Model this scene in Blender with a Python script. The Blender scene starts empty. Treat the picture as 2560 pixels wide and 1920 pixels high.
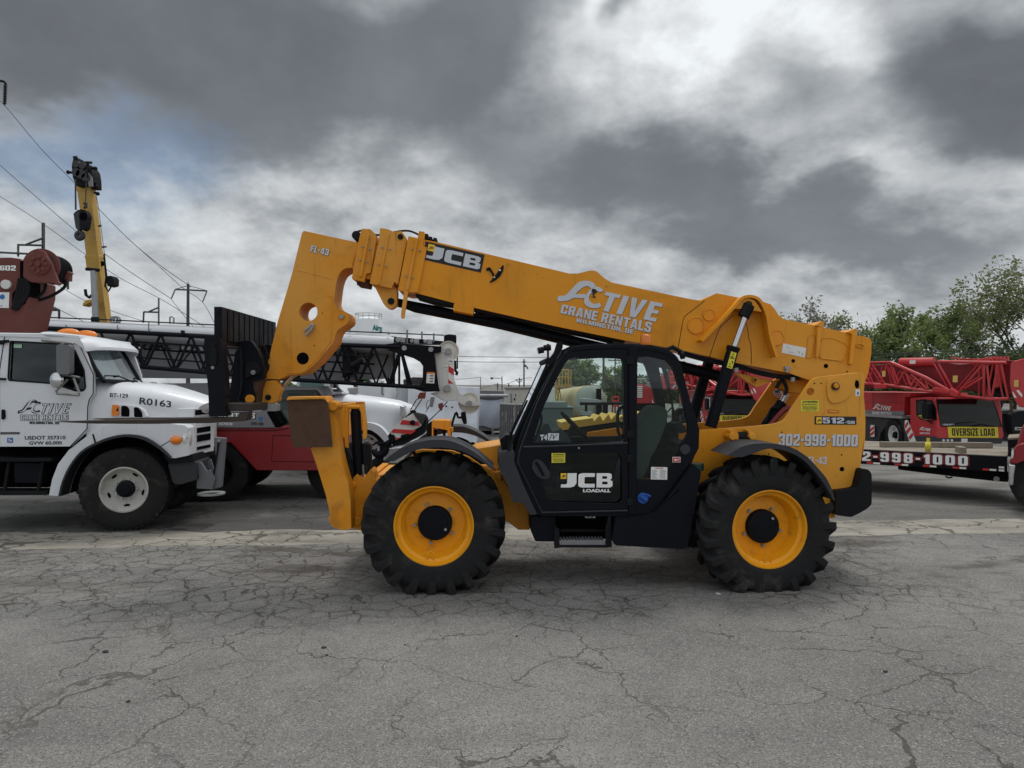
import bpy, bmesh, math, random
from mathutils import Vector, Matrix, noise
from mathutils.geometry import tessellate_polygon
V = Vector
R = math.radians
sc = bpy.context.scene
COL = sc.collection
# ------------------------------------------------------------------ camera
FPX, CH, CX, CY = 1775.0, 2.0, 1280.0, 960.0
cam = bpy.data.cameras.new('camera')
cam.lens = FPX / 2560 * 36
cam.sensor_width = 36
cam.sensor_fit = 'HORIZONTAL'
cam.clip_start, cam.clip_end = 0.05, 3000
camo = bpy.data.objects.new('camera', cam)
COL.objects.link(camo)
camo.location = (0, 0, CH)
camo.rotation_euler = (R(90), 0, 0)
sc.camera = camo
# ------------------------------------------------------------------ exposure
sc.view_settings.view_transform = 'Standard'
sc.view_settings.look = 'None'
sc.view_settings.exposure = 0
sc.view_settings.gamma = 1
# ------------------------------------------------------------------ sun and sky
SUN_EL, SUN_ROT = 64, 25
sun = bpy.data.lights.new('sun', 'SUN')
sun.energy = 1.5
sun.angle = R(18)
sun.color = (1, .96, .9)
suno = bpy.data.objects.new('sun', sun)
COL.objects.link(suno)
sd = V((math.sin(R(SUN_ROT)) * math.cos(R(SUN_EL)), math.cos(R(SUN_ROT)) * math.cos(R(SUN_EL)), math.sin(R(SUN_EL))))
suno.rotation_euler = sd.to_track_quat('Z', 'Y').to_euler()
suno.location = (0, 0, 30)


class NT:
    def __init__(s, t):
        s.t = t
        s.n = t.nodes
        s.l = t.links

    def new(s, ty, **kw):
        o = s.n.new(ty)
        for k, v in kw.items():
            setattr(o, k, v)
        return o

    def put(s, sock, val):
        if val is None:
            return
        if hasattr(val, 'is_output'):
            s.l.new(val, sock)
        else:
            sock.default_value = val

    def math(s, op, a, b=None, c=None, clamp=False):
        o = s.new('ShaderNodeMath', operation=op, use_clamp=clamp)
        for i, x in enumerate((a, b, c)):
            s.put(o.inputs[i], x)
        return o.outputs[0]

    def vec(s, op, a, b=None, sc_=None):
        o = s.new('ShaderNodeVectorMath', operation=op)
        s.put(o.inputs[0], a)
        s.put(o.inputs[1], b)
        if sc_ is not None:
            s.put(o.inputs['Scale'], sc_)
        return o.outputs[1] if op in ('LENGTH', 'DOT_PRODUCT', 'DISTANCE') else o.outputs[0]

    def noise(s, vec, scale, det=4, rough=.55, dist=0, col=False):
        o = s.new('ShaderNodeTexNoise')
        s.put(o.inputs['Vector'], vec)
        s.put(o.inputs['Scale'], scale)
        o.inputs['Detail'].default_value = det
        o.inputs['Roughness'].default_value = rough
        o.inputs['Distortion'].default_value = dist
        return o.outputs[1] if col else o.outputs[0]

    def ramp(s, x, a, b, c=0., d=1., smooth=True):
        o = s.new('ShaderNodeMapRange', interpolation_type='SMOOTHSTEP' if smooth else 'LINEAR')
        for i, q in enumerate((x, a, b, c, d)):
            s.put(o.inputs[i], q)
        return o.outputs[0]

    def mix(s, f, a, b, mode='MIX'):
        o = s.new('ShaderNodeMix', data_type='RGBA', blend_type=mode)
        s.put(o.inputs[0], f)
        s.put(o.inputs[6], a if hasattr(a, 'is_output') or len(a) == 4 else (*a, 1))
        s.put(o.inputs[7], b if hasattr(b, 'is_output') or len(b) == 4 else (*b, 1))
        return o.outputs[2]

    def voro(s, vec, scale, feat='DISTANCE_TO_EDGE', rnd=1.):
        o = s.new('ShaderNodeTexVoronoi', feature=feat)
        s.put(o.inputs['Vector'], vec)
        o.inputs['Scale'].default_value = scale
        o.inputs['Randomness'].default_value = rnd
        return o.outputs['Distance'] if feat != 'F1C' else o.outputs[1]

    def comb(s, x, y, z):
        o = s.new('ShaderNodeCombineXYZ')
        for i, q in enumerate((x, y, z)):
            s.put(o.inputs[i], q)
        return o.outputs[0]

    def sep(s, v):
        o = s.new('ShaderNodeSeparateXYZ')
        s.put(o.inputs[0], v)
        return o.outputs


w = bpy.data.worlds.new('World')
sc.world = w
w.use_nodes = True
w.node_tree.nodes.clear()
T = NT(w.node_tree)
d = T.new('ShaderNodeTexCoord').outputs['Generated']
dx, dy, dz = T.sep(d)
ay = T.math('ADD', T.math('ABSOLUTE', dy), .03)
ax, el = T.math('DIVIDE', dx, ay), T.math('DIVIDE', dz, ay)
pz = T.math('ADD', T.math('MAXIMUM', dz, 0), .42)
P = T.comb(T.math('DIVIDE', dx, pz), T.math('DIVIDE', dy, pz), 0.)      # flat cloud deck seen in perspective
n1 = T.noise(P, 1.5, 7, .58, .25)
Pw = T.vec('ADD', P, (7.3, 2.1, 4.))
n2 = T.noise(Pw, 5.0, 7, .6, .2)
warp = T.noise(T.vec('ADD', P, (3, 9, 1)), 2.4, 5, .58, 0, True)
AE = T.comb(ax, el, 0.)
AEw = T.vec('ADD', AE, T.vec('SCALE', T.vec('SUBTRACT', warp, (.5, .5, .5)), None, .34))
def mass(acc, fx, fy, rx, ry, amp):
    """add a soft mass at a direction (coordinates of a 2212-wide tangent chart of the front sky)"""
    c = T.vec('SUBTRACT', AEw, ((fx / .864 - CX) / FPX, (CY - fy / .864) / FPX, 0))
    ln = T.vec('LENGTH', T.vec('MULTIPLY', c, (FPX * .864 / rx, FPX * .864 / ry, 0)))
    v_ = T.ramp(ln, 0., 1., amp, 0.)
    return v_ if acc is None else T.math('ADD', acc, v_)


n3 = T.noise(T.vec('ADD', P, (1.2, 5., 2.)), 13., 6, .62, .15)
n3c = T.math('SUBTRACT', n3, .5)
n1c, n2c = T.math('SUBTRACT', n1, .5), T.math('SUBTRACT', n2, .5)
D = None
for q in [(300, 20, 900, 330, 1.0), (650, 200, 620, 280, .9), (950, 210, 380, 300, .95), (1080, 20, 230, 260, .8), (1180, 400, 220, 130, .6), (120, 200, 420, 150, .6), (420, 0, 520, 200, 1.1), (430, 340, 330, 120, .5),
          (1450, 470, 430, 170, .75), (1750, 500, 460, 150, .9), (2010, 560, 330, 120, .6), (1330, 400, 240, 120, .4), (2120, 170, 430, 300, 1.5), (2212, 60, 260, 200, .5), (1680, 260, 170, 160, .45), (2020, 330, 200, 120, .35), (1360, 60, 90, 60, .5)]:
    D = mass(D, *q)
D = T.math('ADD', D, T.math('ADD', T.math('MULTIPLY', n1c, 1.1), T.math('ADD', T.math('MULTIPLY', n2c, .62), T.math('MULTIPLY', n3c, .22))))
D = T.math('ADD', D, T.ramp(el, .16, .34, 0., .06))
D = T.ramp(D, .0, 1.02)
Lt = T.math('ADD', T.ramp(el, 0., .24, .775, .735), T.math('ADD', T.math('MULTIPLY', n1c, .55), T.math('ADD', T.math('MULTIPLY', n2c, .58), T.math('MULTIPLY', n3c, .30))))
for q in [(1550, 60, 380, 340, .24), (1420, 240, 240, 130, .14), (1800, 120, 140, 130, .16), (1900, 380, 220, 90, .08), (2150, 440, 160, 120, .10), (1330, 25, 120, 90, .2), (200, 470, 420, 130, .08), (640, 420, 260, 80, .10), (1950, 620, 420, 100, -.06), (950, 440, 320, 60, .04), (1280, 720, 900, 60, .04)]:
    Lt = mass(Lt, *q)
Dk = T.math('ADD', T.ramp(el, .1, .5, .505, .465), T.math('ADD', T.math('MULTIPLY', n1c, .26), T.math('MULTIPLY', n2c, .10)))
b = T.math('ADD', T.math('MULTIPLY', D, Dk), T.math('MULTIPLY', T.math('SUBTRACT', 1., D), Lt))
b = T.math('MINIMUM', T.math('MAXIMUM', b, .34), .97)
lum = T.math('POWER', b, 2.2)
cool = T.mix(T.ramp(b, .35, .9), (.89, .975, 1.10), (.96, 1.0, 1.02))
cloud = T.vec('SCALE', cool, None, lum)
# a hole in the cloud on the left where blue shows
hb = T.vec('SUBTRACT', AEw, ((220 - CX) / FPX, (CY - 450) / FPX, 0))
hole = T.ramp(T.vec('LENGTH', T.vec('MULTIPLY', hb, (FPX / 520, FPX / 175, 0))), .30, 1., .60, 0.)
hole = T.math('MULTIPLY', hole, T.ramp(n1, .44, .64, 1., .08))
sky = T.new('ShaderNodeTexSky', sky_type='NISHITA')
sky.sun_disc = False
sky.sun_elevation = R(SUN_EL)
sky.sun_rotation = R(SUN_ROT)
sky.air_density, sky.dust_density = 1.2, 1.5
skyc = T.vec('MULTIPLY', sky.outputs[0], (.50, .62, .74))
# cloud brightened out of view, overhead and behind the camera, to light the yard
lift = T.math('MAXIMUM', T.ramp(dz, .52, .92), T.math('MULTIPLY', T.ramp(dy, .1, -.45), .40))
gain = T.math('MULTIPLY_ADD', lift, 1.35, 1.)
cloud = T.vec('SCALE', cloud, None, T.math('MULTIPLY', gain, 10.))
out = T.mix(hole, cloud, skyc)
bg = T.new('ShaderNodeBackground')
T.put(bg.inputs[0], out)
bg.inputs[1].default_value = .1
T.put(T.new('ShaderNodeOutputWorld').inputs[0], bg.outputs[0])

# ------------------------------------------------------------------ picking helpers
ZR = {'0': (0, 0, 1.), '1': (0, 560, 3.456), '2': (0, 800, 2.9625), '3': (480, 540, 3.456), '4': (480, 900, 3.456), '5': (860, 1000, 3.19),
      '6': (1200, 820, 2.765), '7': (1640, 680, 3.457), '8': (1680, 1000, 3.191), '9': (2100, 600, 4.609), '10': (2100, 860, 3.95),
      '11': (0, 160, 2.44), '12': (1040, 540, 3.253), '13': (860, 780, 4.367), 'A': (1380, 880, 7.213), 'B': (1680, 920, 9.217),
      'C': (2380, 860, 3.95), 'D': (480, 860, 7.539), 'E': (900, 1000, 8.294), 'f': (0, 0, .864)}


def Z(k, s):
    x0, y0, f = ZR[k]
    o = []
    for q in s.split():
        a, c = q.split(',')
        o.append((x0 + float(a) / f, y0 + float(c) / f))
    return o


def Z1(k, x, y):
    x0, y0, f = ZR[k]
    return (x0 + x / f, y0 + y / f)


class Fr:
    """upright plane through pixel column px at distance Y, turned by deg; turns picks on it into points"""

    def __init__(s, px, Y, deg=0):
        a = R(deg)
        s.u, s.n = V((math.cos(a), math.sin(a), 0)), V((-math.sin(a), math.cos(a), 0))
        s.O = V(((px - CX) / FPX * Y, Y, 0))

    def p(s, q, v=0.):
        dd = V(((q[0] - CX) / FPX, 1, -(q[1] - CY) / FPX))
        C = V((0, 0, CH))
        return C + dd * (((s.O - C).dot(s.n) + v) / dd.dot(s.n))

    def pu(s, q, u):
        dd = V(((q[0] - CX) / FPX, 1, -(q[1] - CY) / FPX))
        C = V((0, 0, CH))
        return C + dd * (((s.O - C).dot(s.u) + u) / dd.dot(s.u))

    def ps(s, qs, v=0.):
        return [s.p(q, v) for q in qs]

    def at(s, u, v, z):
        return s.O + s.u * u + s.n * v + V((0, 0, z))

    def loc(s, p):
        r = p - s.O
        return r.dot(s.u), r.dot(s.n), r.z

    def m(s, px, v=0.):
        """metres per pixel at depth v near the anchor"""
        return px * (s.O.y + v) / FPX


UP = V((0, 0, 1))


def rnd(pts, r, seg=4):
    o = []
    n = len(pts)
    for i in range(n):
        a, c, e = V(pts[i - 1]), V(pts[i]), V(pts[(i + 1) % n])
        l1, l2 = (a - c).length, (e - c).length
        k = min(r, l1 * .45, l2 * .45)
        if k < 1e-6:
            o.append(tuple(c))
            continue
        p, q = c + (a - c) / l1 * k, c + (e - c) / l2 * k
        for j in range(seg + 1):
            t = j / seg
            o.append(tuple(p * (1 - t) ** 2 + c * 2 * t * (1 - t) + q * t * t))
    return o


def cr(pts, n=4, closed=False):
    P_ = [V(p) for p in pts]
    m = len(P_)
    o = []
    for i in range(m if closed else m - 1):
        if closed:
            a, c, e, f = P_[i - 1], P_[i], P_[(i + 1) % m], P_[(i + 2) % m]
        else:
            a, c, e, f = P_[max(i - 1, 0)], P_[i], P_[i + 1], P_[min(i + 2, m - 1)]
        for j in range(n):
            t = j / n
            o.append(tuple(.5 * ((2 * c) + (e - a) * t + (2 * a - 5 * c + 4 * e - f) * t * t + (-a + 3 * c - 3 * e + f) * t ** 3)))
    if not closed:
        o.append(tuple(P_[-1]))
    return o


def circ(c, r, n=24, ry=None):
    return [(c[0] + r * math.cos(2 * math.pi * i / n), c[1] + (ry or r) * math.sin(2 * math.pi * i / n)) for i in range(n)]


def perp(a):
    a = a.normalized()
    h = UP if abs(a.z) < .9 else V((1, 0, 0))
    x = a.cross(h).normalized()
    return x, a.cross(x).normalized()


WL = {}


def fill(rings):
    """triangles of a flat outline with holes"""
    if len(rings) == 1:
        return [tuple(t_) for t_ in tessellate_polygon([[V((*p, 0)) for p in rings[0]]])]
    bm = bmesh.new()
    ed = []
    for r_ in rings:
        vs = [bm.verts.new((p[0], p[1], 0)) for p in r_]
        ed += [bm.edges.new((vs[i], vs[(i + 1) % len(vs)])) for i in range(len(vs))]
    bm.verts.index_update()
    bmesh.ops.triangle_fill(bm, use_beauty=True, use_dissolve=False, edges=ed)
    o = [tuple(v.index for v in f.verts) for f in bm.faces]
    bm.free()
    return o


SPLIT = set('door_seam hydraulic_hose head_fitting pressed_boss pressed_edge hinge boom_port plate_port head_port mount_pin stiffener axle_lug collar_rib bolt hose_clip wheel_bolt wheel_nut hand_hole indicator_bolt guard_stay frame_pin sheave_pin guard_post headlight louvre eyelet boom_lug hazard_stripe vent_pipe paint_scuff boom_shackle boom_strap wiper work_light front_lamp insulator weld_seam paper grab_handle'.split())


class MB:
    def __init__(s):
        s.v, s.f = [], []

    def add(s, v, f):
        k = len(s.v)
        s.v += [V(q) for q in v]
        s.f += [tuple(i + k for i in q) for q in f]
        return s

    def prism(s, pts, ext, holes=()):
        rings = [list(pts)] + [list(h) for h in holes]
        flat = [V(p) for r_ in rings for p in r_]
        n = len(flat)
        if len(rings) == 1 and len(pts) <= 4:
            tr = [tuple(range(n))]
        else:
            nrm = V(ext).normalized()
            x = (flat[1] - flat[0]).normalized()
            x = (x - nrm * x.dot(nrm)).normalized()
            y = nrm.cross(x)
            tr = fill([[(p.dot(x), p.dot(y)) for p in map(V, r_)] for r_ in rings])
        f = [tuple(t) for t in tr] + [tuple(i + n for i in reversed(t)) for t in tr]
        k = 0
        for r_ in rings:
            m = len(r_)
            for i in range(m):
                j = (i + 1) % m
                f.append((k + i, k + j, n + k + j, n + k + i))
            k += m
        return s.add(flat + [p + V(ext) for p in flat], f)

    def sheet(s, pts, holes=()):
        rings = [list(pts)] + [list(h) for h in holes]
        flat = [V(p) for r_ in rings for p in r_]
        nrm = (flat[1] - flat[0]).cross(flat[2] - flat[0])
        if len(pts) <= 4 and not holes:
            return s.add(flat, [tuple(range(len(flat)))])
        x, y = perp(nrm) if nrm.length > 1e-12 else (V((1, 0, 0)), UP)
        tr = fill([[(V(p).dot(x), V(p).dot(y)) for p in r_] for r_ in rings])
        return s.add(flat, [tuple(t) for t in tr])

    def box(s, c, sx, sy, sz, x=V((1, 0, 0)), y=V((0, 1, 0)), z=UP):
        c = V(c)
        v = [c + x * (sx / 2 * i) + y * (sy / 2 * j) + z * (sz / 2 * k) for i in (-1, 1) for j in (-1, 1) for k in (-1, 1)]
        return s.add(v, [(0, 1, 3, 2), (4, 6, 7, 5), (0, 4, 5, 1), (2, 3, 7, 6), (0, 2, 6, 4), (1, 5, 7, 3)])

    def tube(s, pts, r, n=8):
        pts = [V(p) for p in pts]
        m = len(pts)
        rr = r if isinstance(r, (list, tuple)) else [r] * m
        v, f = [], []
        x = y = None
        for i in range(m):
            t = (pts[min(i + 1, m - 1)] - pts[max(i - 1, 0)])
            if t.length < 1e-9:
                t = V((0, 0, 1))
            t = t.normalized()
            if x is None:
                x, y = perp(t)
            else:
                x = (x - t * x.dot(t))
                x = x.normalized() if x.length > 1e-6 else perp(t)[0]
                y = t.cross(x)
            for j in range(n):
                a = 2 * math.pi * j / n
                v.append(pts[i] + (x * math.cos(a) + y * math.sin(a)) * rr[i])
        for i in range(m - 1):
            for j in range(n):
                k = (j + 1) % n
                f.append((i * n + j, i * n + k, i * n + n + k, i * n + n + j))
        f.append(tuple(reversed(range(n))))
        f.append(tuple(range((m - 1) * n, m * n)))
        return s.add(v, f)

    def cyl(s, a, b_, r, n=18, r2=None):
        return s.tube([a, b_], [r, r if r2 is None else r2], n)

    def lathe(s, c, axis, prof, n=40, closed=False, ph=0.):
        x, y = perp(V(axis))
        axis = V(axis).normalized()
        c = V(c)
        m = len(prof)
        v, f = [], []
        for r, h in prof:
            for j in range(n):
                a = 2 * math.pi * j / n + ph
                v.append(c + axis * h + (x * math.cos(a) + y * math.sin(a)) * r)
        for i in range(m if closed else m - 1):
            i2 = (i + 1) % m
            for j in range(n):
                k = (j + 1) % n
                f.append((i * n + j, i * n + k, i2 * n + k, i2 * n + j))
        return s.add(v, f)

    def band(s, pts, w_, ext):
        """a strip of width w_ along a polyline lying in a plane, thickened by ext"""
        pts = [V(p) for p in pts]
        nrm = V(ext).normalized()
        L, Rr = [], []
        for i, p in enumerate(pts):
            t = (pts[min(i + 1, len(pts) - 1)] - pts[max(i - 1, 0)]).normalized()
            q = nrm.cross(t).normalized()
            L.append(p + q * w_ / 2)
            Rr.append(p - q * w_ / 2)
        return s.prism(L + Rr[::-1], ext)

    def ball(s, c, r, n=10, sx=V((1, 0, 0)), k=(1, 1, 1)):
        prof = [(max(r * math.sin(math.pi * i / n), 1e-4), -r * math.cos(math.pi * i / n)) for i in range(n + 1)]
        k0 = len(s.v)
        s.lathe((0, 0, 0), UP, prof, n * 2)
        for i in range(k0, len(s.v)):
            q = s.v[i]
            s.v[i] = V(c) + V((q.x * k[0], q.y * k[1], q.z * k[2]))
        return s

    def loft(s, secs, caps=True):
        m = len(secs[0])
        v = [V(p) for q in secs for p in q]
        f = []
        for i in range(len(secs) - 1):
            for j in range(m):
                k = (j + 1) % m
                f.append((i * m + j, i * m + k, i * m + m + k, i * m + m + j))
        if caps:
            f += [tuple(reversed(range(m))), tuple(range((len(secs) - 1) * m, len(secs) * m))]
        return s.add(v, f)

    def build(s, name, mat, parent=None, bev=0., ang=35, seg=2, fix=True):
        if name in SPLIT:
            par = list(range(len(s.v)))

            def fd(i):
                while par[i] != i:
                    par[i] = par[par[i]]
                    i = par[i]
                return i
            for f in s.f:
                for j in f[1:]:
                    par[fd(j)] = fd(f[0])
            gr = {}
            for f in s.f:
                gr.setdefault(fd(f[0]), []).append(f)
            if len(gr) > 1:
                o = None
                for fs in gr.values():
                    ix = sorted({i for f in fs for i in f})
                    mp = {i: k_ for k_, i in enumerate(ix)}
                    m2 = MB()
                    m2.v, m2.f = [s.v[i] for i in ix], [tuple(mp[i] for i in f) for f in fs]
                    q = m2.build(name, mat, parent, bev, ang, seg, fix)
                    o = o or q
                return o
        me = bpy.data.meshes.new(name)
        L = WL.get(parent.name, V((0, 0, 0))) if parent else V((0, 0, 0))
        me.from_pydata([tuple(q - L) for q in s.v], [], s.f)
        if fix:
            bm = bmesh.new()
            bm.from_mesh(me)
            bmesh.ops.recalc_face_normals(bm, faces=bm.faces)
            bm.to_mesh(me)
            bm.free()
        me.update()
        me.shade_smooth()
        me.set_sharp_from_angle(angle=R(ang))
        me.materials.append(mat)
        o = bpy.data.objects.new(name, me)
        COL.objects.link(o)
        if parent:
            o.parent = parent
            WL[o.name] = L
        if bev:
            m = o.modifiers.new('bevel', 'BEVEL')
            m.width = bev
            m.segments = seg
            m.limit_method = 'ANGLE'
            m.angle_limit = R(38)
            m.harden_normals = True
        return o


def thing(name, label, cat, loc, group=None):
    o = bpy.data.objects.new(name, None)
    COL.objects.link(o)
    o.location = loc
    o.empty_display_size = .3
    o['label'] = label
    o['category'] = cat
    if group:
        o['group'] = group
    WL[o.name] = V(loc)
    return o


def tag(o, label, cat, group=None):
    o['label'] = label
    o['category'] = cat
    if group:
        o['group'] = group
    return o


def lab(o, text):
    o['label'] = text
    return o


def dup(root, off, label):
    def cp(o, par):
        c = o.copy()
        COL.objects.link(c)
        if par:
            c.parent = par
        for ch in list(o.children):
            cp(ch, c)
        return c
    c = cp(root, None)
    c.location = root.location + V(off)
    c['label'] = label
    return c


# ------------------------------------------------------------------ lettering
TC = {}


def text2d(s, bold=0., shear=0.):
    k = (s, bold, shear)
    if k in TC:
        return TC[k]
    cu = bpy.data.curves.new('lettering', 'FONT')
    cu.body = s
    cu.offset = bold
    cu.shear = shear
    cu.resolution_u = 3
    o = bpy.data.objects.new('lettering', cu)
    COL.objects.link(o)
    dg = bpy.context.evaluated_depsgraph_get()
    me = o.evaluated_get(dg).to_mesh()
    v = [(p.co.x, p.co.y) for p in me.vertices]
    f = [tuple(p.vertices) for p in me.polygons]
    o.to_mesh_clear()
    bpy.data.objects.remove(o)
    x0, x1 = min(q[0] for q in v), max(q[0] for q in v)
    y0, y1 = min(q[1] for q in v), max(q[1] for q in v)
    v = [((q[0] - x0) / (x1 - x0), (q[1] - y0) / (y1 - y0)) for q in v]
    TC[k] = (v, f)
    return TC[k]


BF = {'0': ('1,0 5,0 6,1 6,9 5,10 1,10 0,9 0,1', '2.3,1.9 3.7,1.9 3.7,8.1 2.3,8.1'), '1': ('1.5,0 4.2,0 4.2,10 2.4,10 .4,8.6 .4,6.6 1.5,7.1',), '2': ('0,0 6,0 6,1.9 2.5,1.9 2.5,2.3 6,5.3 6,9 5,10 1,10 0,9 0,6.5 2.3,6.5 2.3,8.2 3.7,8.2 3.7,6 0,2.8',),
      '3': ('1,0 5,0 6,1 6,4.4 5.3,5.1 6,5.8 6,9 5,10 1,10 0,9 0,6.9 2.3,6.9 2.3,8.2 3.7,8.2 3.7,6 2.4,6 2.4,4.2 3.7,4.2 3.7,1.8 2.3,1.8 2.3,3.1 0,3.1 0,1',), '4': ('3.2,0 5.4,0 5.4,2 6.2,2 6.2,3.8 5.4,3.8 5.4,10 2.6,10 0,3.8 0,2 3.2,2', '3.2,3.8 3.2,7.8 1.8,3.8'),
      '5': ('1,0 5,0 6,1 6,5.6 5,6.6 2.3,6.6 2.3,8.1 5.8,8.1 5.8,10 0,10 0,4.9 3.7,4.9 3.7,1.8 2.3,1.8 2.3,3.1 0,3.1 0,1',), '6': ('1,0 5,0 6,1 6,5 5,6 2.3,6 2.3,8.2 3.7,8.2 3.7,7.1 6,7.1 6,9 5,10 1,10 0,9 0,1', '2.3,1.8 3.7,1.8 3.7,4.3 2.3,4.3'),
      '7': ('.9,0 3.3,0 6,8.4 6,10 0,10 0,8 3.5,8',), '8': ('1,0 5,0 6,1 6,4.5 5.4,5.1 6,5.7 6,9 5,10 1,10 0,9 0,5.7 .6,5.1 0,4.5 0,1', '2.3,1.7 3.7,1.7 3.7,4.2 2.3,4.2', '2.3,6 3.7,6 3.7,8.3 2.3,8.3'),
      '9': ('5,10 1,10 0,9 0,5 1,4 3.7,4 3.7,1.8 2.3,1.8 2.3,2.9 0,2.9 0,1 1,0 5,0 6,1 6,9', '3.7,8.2 2.3,8.2 2.3,5.7 3.7,5.7'), '-': ('0,3.9 2.8,3.9 2.8,5.8 0,5.8',), ' ': (), ',': ('0,-1.6 1,-1.6 2,0 2,2 0,2 0,0 .7,0',), '.': ('0,0 2,0 2,2 0,2',),
      'A': ('0,0 2.1,0 2.4,1.9 4,1.9 4.3,0 6.4,0 4.7,10 1.7,10', '2.7,3.7 3.7,3.7 3.2,7.4'), 'B': ('0,0 5,0 6,1 6,4.5 5.3,5.1 6,5.7 6,9 5,10 0,10', '2.3,1.7 3.7,1.7 3.7,4.2 2.3,4.2', '2.3,6 3.7,6 3.7,8.3 2.3,8.3'), 'C': ('1,0 5,0 6,1 6,3.7 3.7,3.7 3.7,1.8 2.3,1.8 2.3,8.2 3.7,8.2 3.7,6.3 6,6.3 6,9 5,10 1,10 0,9 0,1',),
      'D': ('0,0 4.8,0 6,1.2 6,8.8 4.8,10 0,10', '2.3,1.9 3.7,1.9 3.7,8.1 2.3,8.1'), 'E': ('0,0 5,0 5,1.9 2.3,1.9 2.3,4.1 4.6,4.1 4.6,6 2.3,6 2.3,8.1 5,8.1 5,10 0,10',), 'F': ('0,0 2.3,0 2.3,4.1 4.6,4.1 4.6,6 2.3,6 2.3,8.1 5,8.1 5,10 0,10',), 'G': ('1,0 6,0 6,5.3 3.2,5.3 3.2,3.6 3.8,3.6 3.8,1.8 2.3,1.8 2.3,8.2 3.7,8.2 3.7,6.9 6,6.9 6,9 5,10 1,10 0,9 0,1',),
      'H': ('0,0 2.3,0 2.3,4.1 3.7,4.1 3.7,0 6,0 6,10 3.7,10 3.7,6 2.3,6 2.3,10 0,10',), 'I': ('0,0 2.3,0 2.3,10 0,10',), 'L': ('0,0 4.9,0 4.9,1.9 2.3,1.9 2.3,10 0,10',), 'M': ('0,0 2,0 2,6.4 3,0 4.6,0 5.6,6.4 5.6,0 7.6,0 7.6,10 4.9,10 3.8,4.4 2.7,10 0,10',), 'N': ('0,0 2,0 2,5.2 4,0 6,0 6,10 4,10 4,4.8 2,10 0,10',),
      'R': ('0,0 2.3,0 2.3,4 2.8,4 3.9,0 6.2,0 5.1,4.4 6,5.4 6,9 5,10 0,10', '2.3,5.8 3.7,5.8 3.7,8.2 2.3,8.2'), 'S': ('1,0 5,0 6,1 6,4.8 5.2,5.8 2.3,6.6 2.3,8.2 3.7,8.2 3.7,7 6,7 6,9 5,10 1,10 0,9 0,6 .8,5 3.7,3.9 3.7,1.8 2.3,1.8 2.3,3.2 0,3.2 0,1',), 'T': ('1.9,0 4.1,0 4.1,8.1 6,8.1 6,10 0,10 0,8.1 1.9,8.1',), 'U': ('1,0 5,0 6,1 6,10 3.7,10 3.7,1.8 2.3,1.8 2.3,10 0,10 0,1',),
      'V': ('2,0 4.4,0 6.4,10 4.2,10 3.2,3.4 2.2,10 0,10',), 'W': ('1.2,0 3.4,0 4.2,5.6 5,0 7.2,0 8.4,10 6.4,10 5.9,4.6 5.2,10 3.2,10 2.5,4.6 2,10 0,10',), 'Z': ('0,0 5.4,0 5.4,1.9 2.4,1.9 5.4,8.3 5.4,10 .2,10 .2,8.1 3,8.1 0,1.7',)}
BF['O'] = BF['0']


def _off(p, g):
    """push an outline out by g"""
    n = len(p)
    ar = sum(p[i][0] * p[(i + 1) % n][1] - p[(i + 1) % n][0] * p[i][1] for i in range(n))
    sg = 1 if ar > 0 else -1
    o = []
    for i in range(n):
        a, c, e = V(p[i - 1]), V(p[i]), V(p[(i + 1) % n])
        d1, d2 = (c - a).normalized(), (e - c).normalized()
        n1_, n2_ = V((d1.y, -d1.x)) * sg, V((d2.y, -d2.x)) * sg
        k_ = n1_ + n2_
        k_ = k_ / max(.35, k_.dot(n1_) if k_.length > 1e-6 else 1)
        o.append(tuple(c + k_ * g))
    return o


def blocks(mb, quad, s, grow=0., shear=0., off=V((0, 0, 0)), gap=.75, wide=1.):
    """heavy block capitals and figures filling a quad"""
    x, it = 0., []
    for ch in s:
        rs_ = [[tuple(float(k_) for k_ in q.split(',')) for q in r_.split()] for r_ in BF[ch]]
        if rs_:
            it.append([[(q[0] + x, q[1]) for q in r_] for r_ in rs_])
            x += max(q[0] for q in rs_[0]) + gap
        else:
            x += 3.
    x1 = x - gap
    f_ = lambda q: ((q[0] + shear * q[1]) / (x1 + shear * 10), q[1] / 10)
    for rs_ in it:
        gr = [_off(rs_[0], grow)] + [_off(h, -grow) for h in rs_[1:]]
        if grow > .6:
            gr = gr[:1]
        P_ = [[bil(quad, *f_(q)) + off for q in r_] for r_ in gr]
        mb.sheet(P_[0], P_[1:])
    return mb


def bil(q, u, v):
    """quad q = TL, TR, BR, BL"""
    return (q[3] * (1 - u) + q[2] * u) * (1 - v) + (q[0] * (1 - u) + q[1] * u) * v


def letters(mb, quad, s, bold=.03, shear=0., off=V((0, 0, 0))):
    v, f = text2d(s, bold, shear)
    return mb.add([bil(quad, *q) + off for q in v], f)


def poly2(mb, quad, polys, off=V((0, 0, 0))):
    """flat 2-D outlines in a unit square laid on a quad"""
    for p in polys:
        tr = tessellate_polygon([[V((q[0], q[1], 0)) for q in p]])
        mb.add([bil(quad, q[0], q[1]) + off for q in p], [tuple(t) for t in tr])
    return mb


def ribbon(pts, hw):
    """outline of a stroke following pts"""
    L, Rr = [], []
    for i, p in enumerate(pts):
        a, c = V(pts[max(i - 1, 0)]), V(pts[min(i + 1, len(pts) - 1)])
        t = (c - a).normalized()
        q = V((-t.y, t.x)) * hw
        L.append(tuple(V(p) + q))
        Rr.append(tuple(V(p) - q))
    return L + Rr[::-1]


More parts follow.
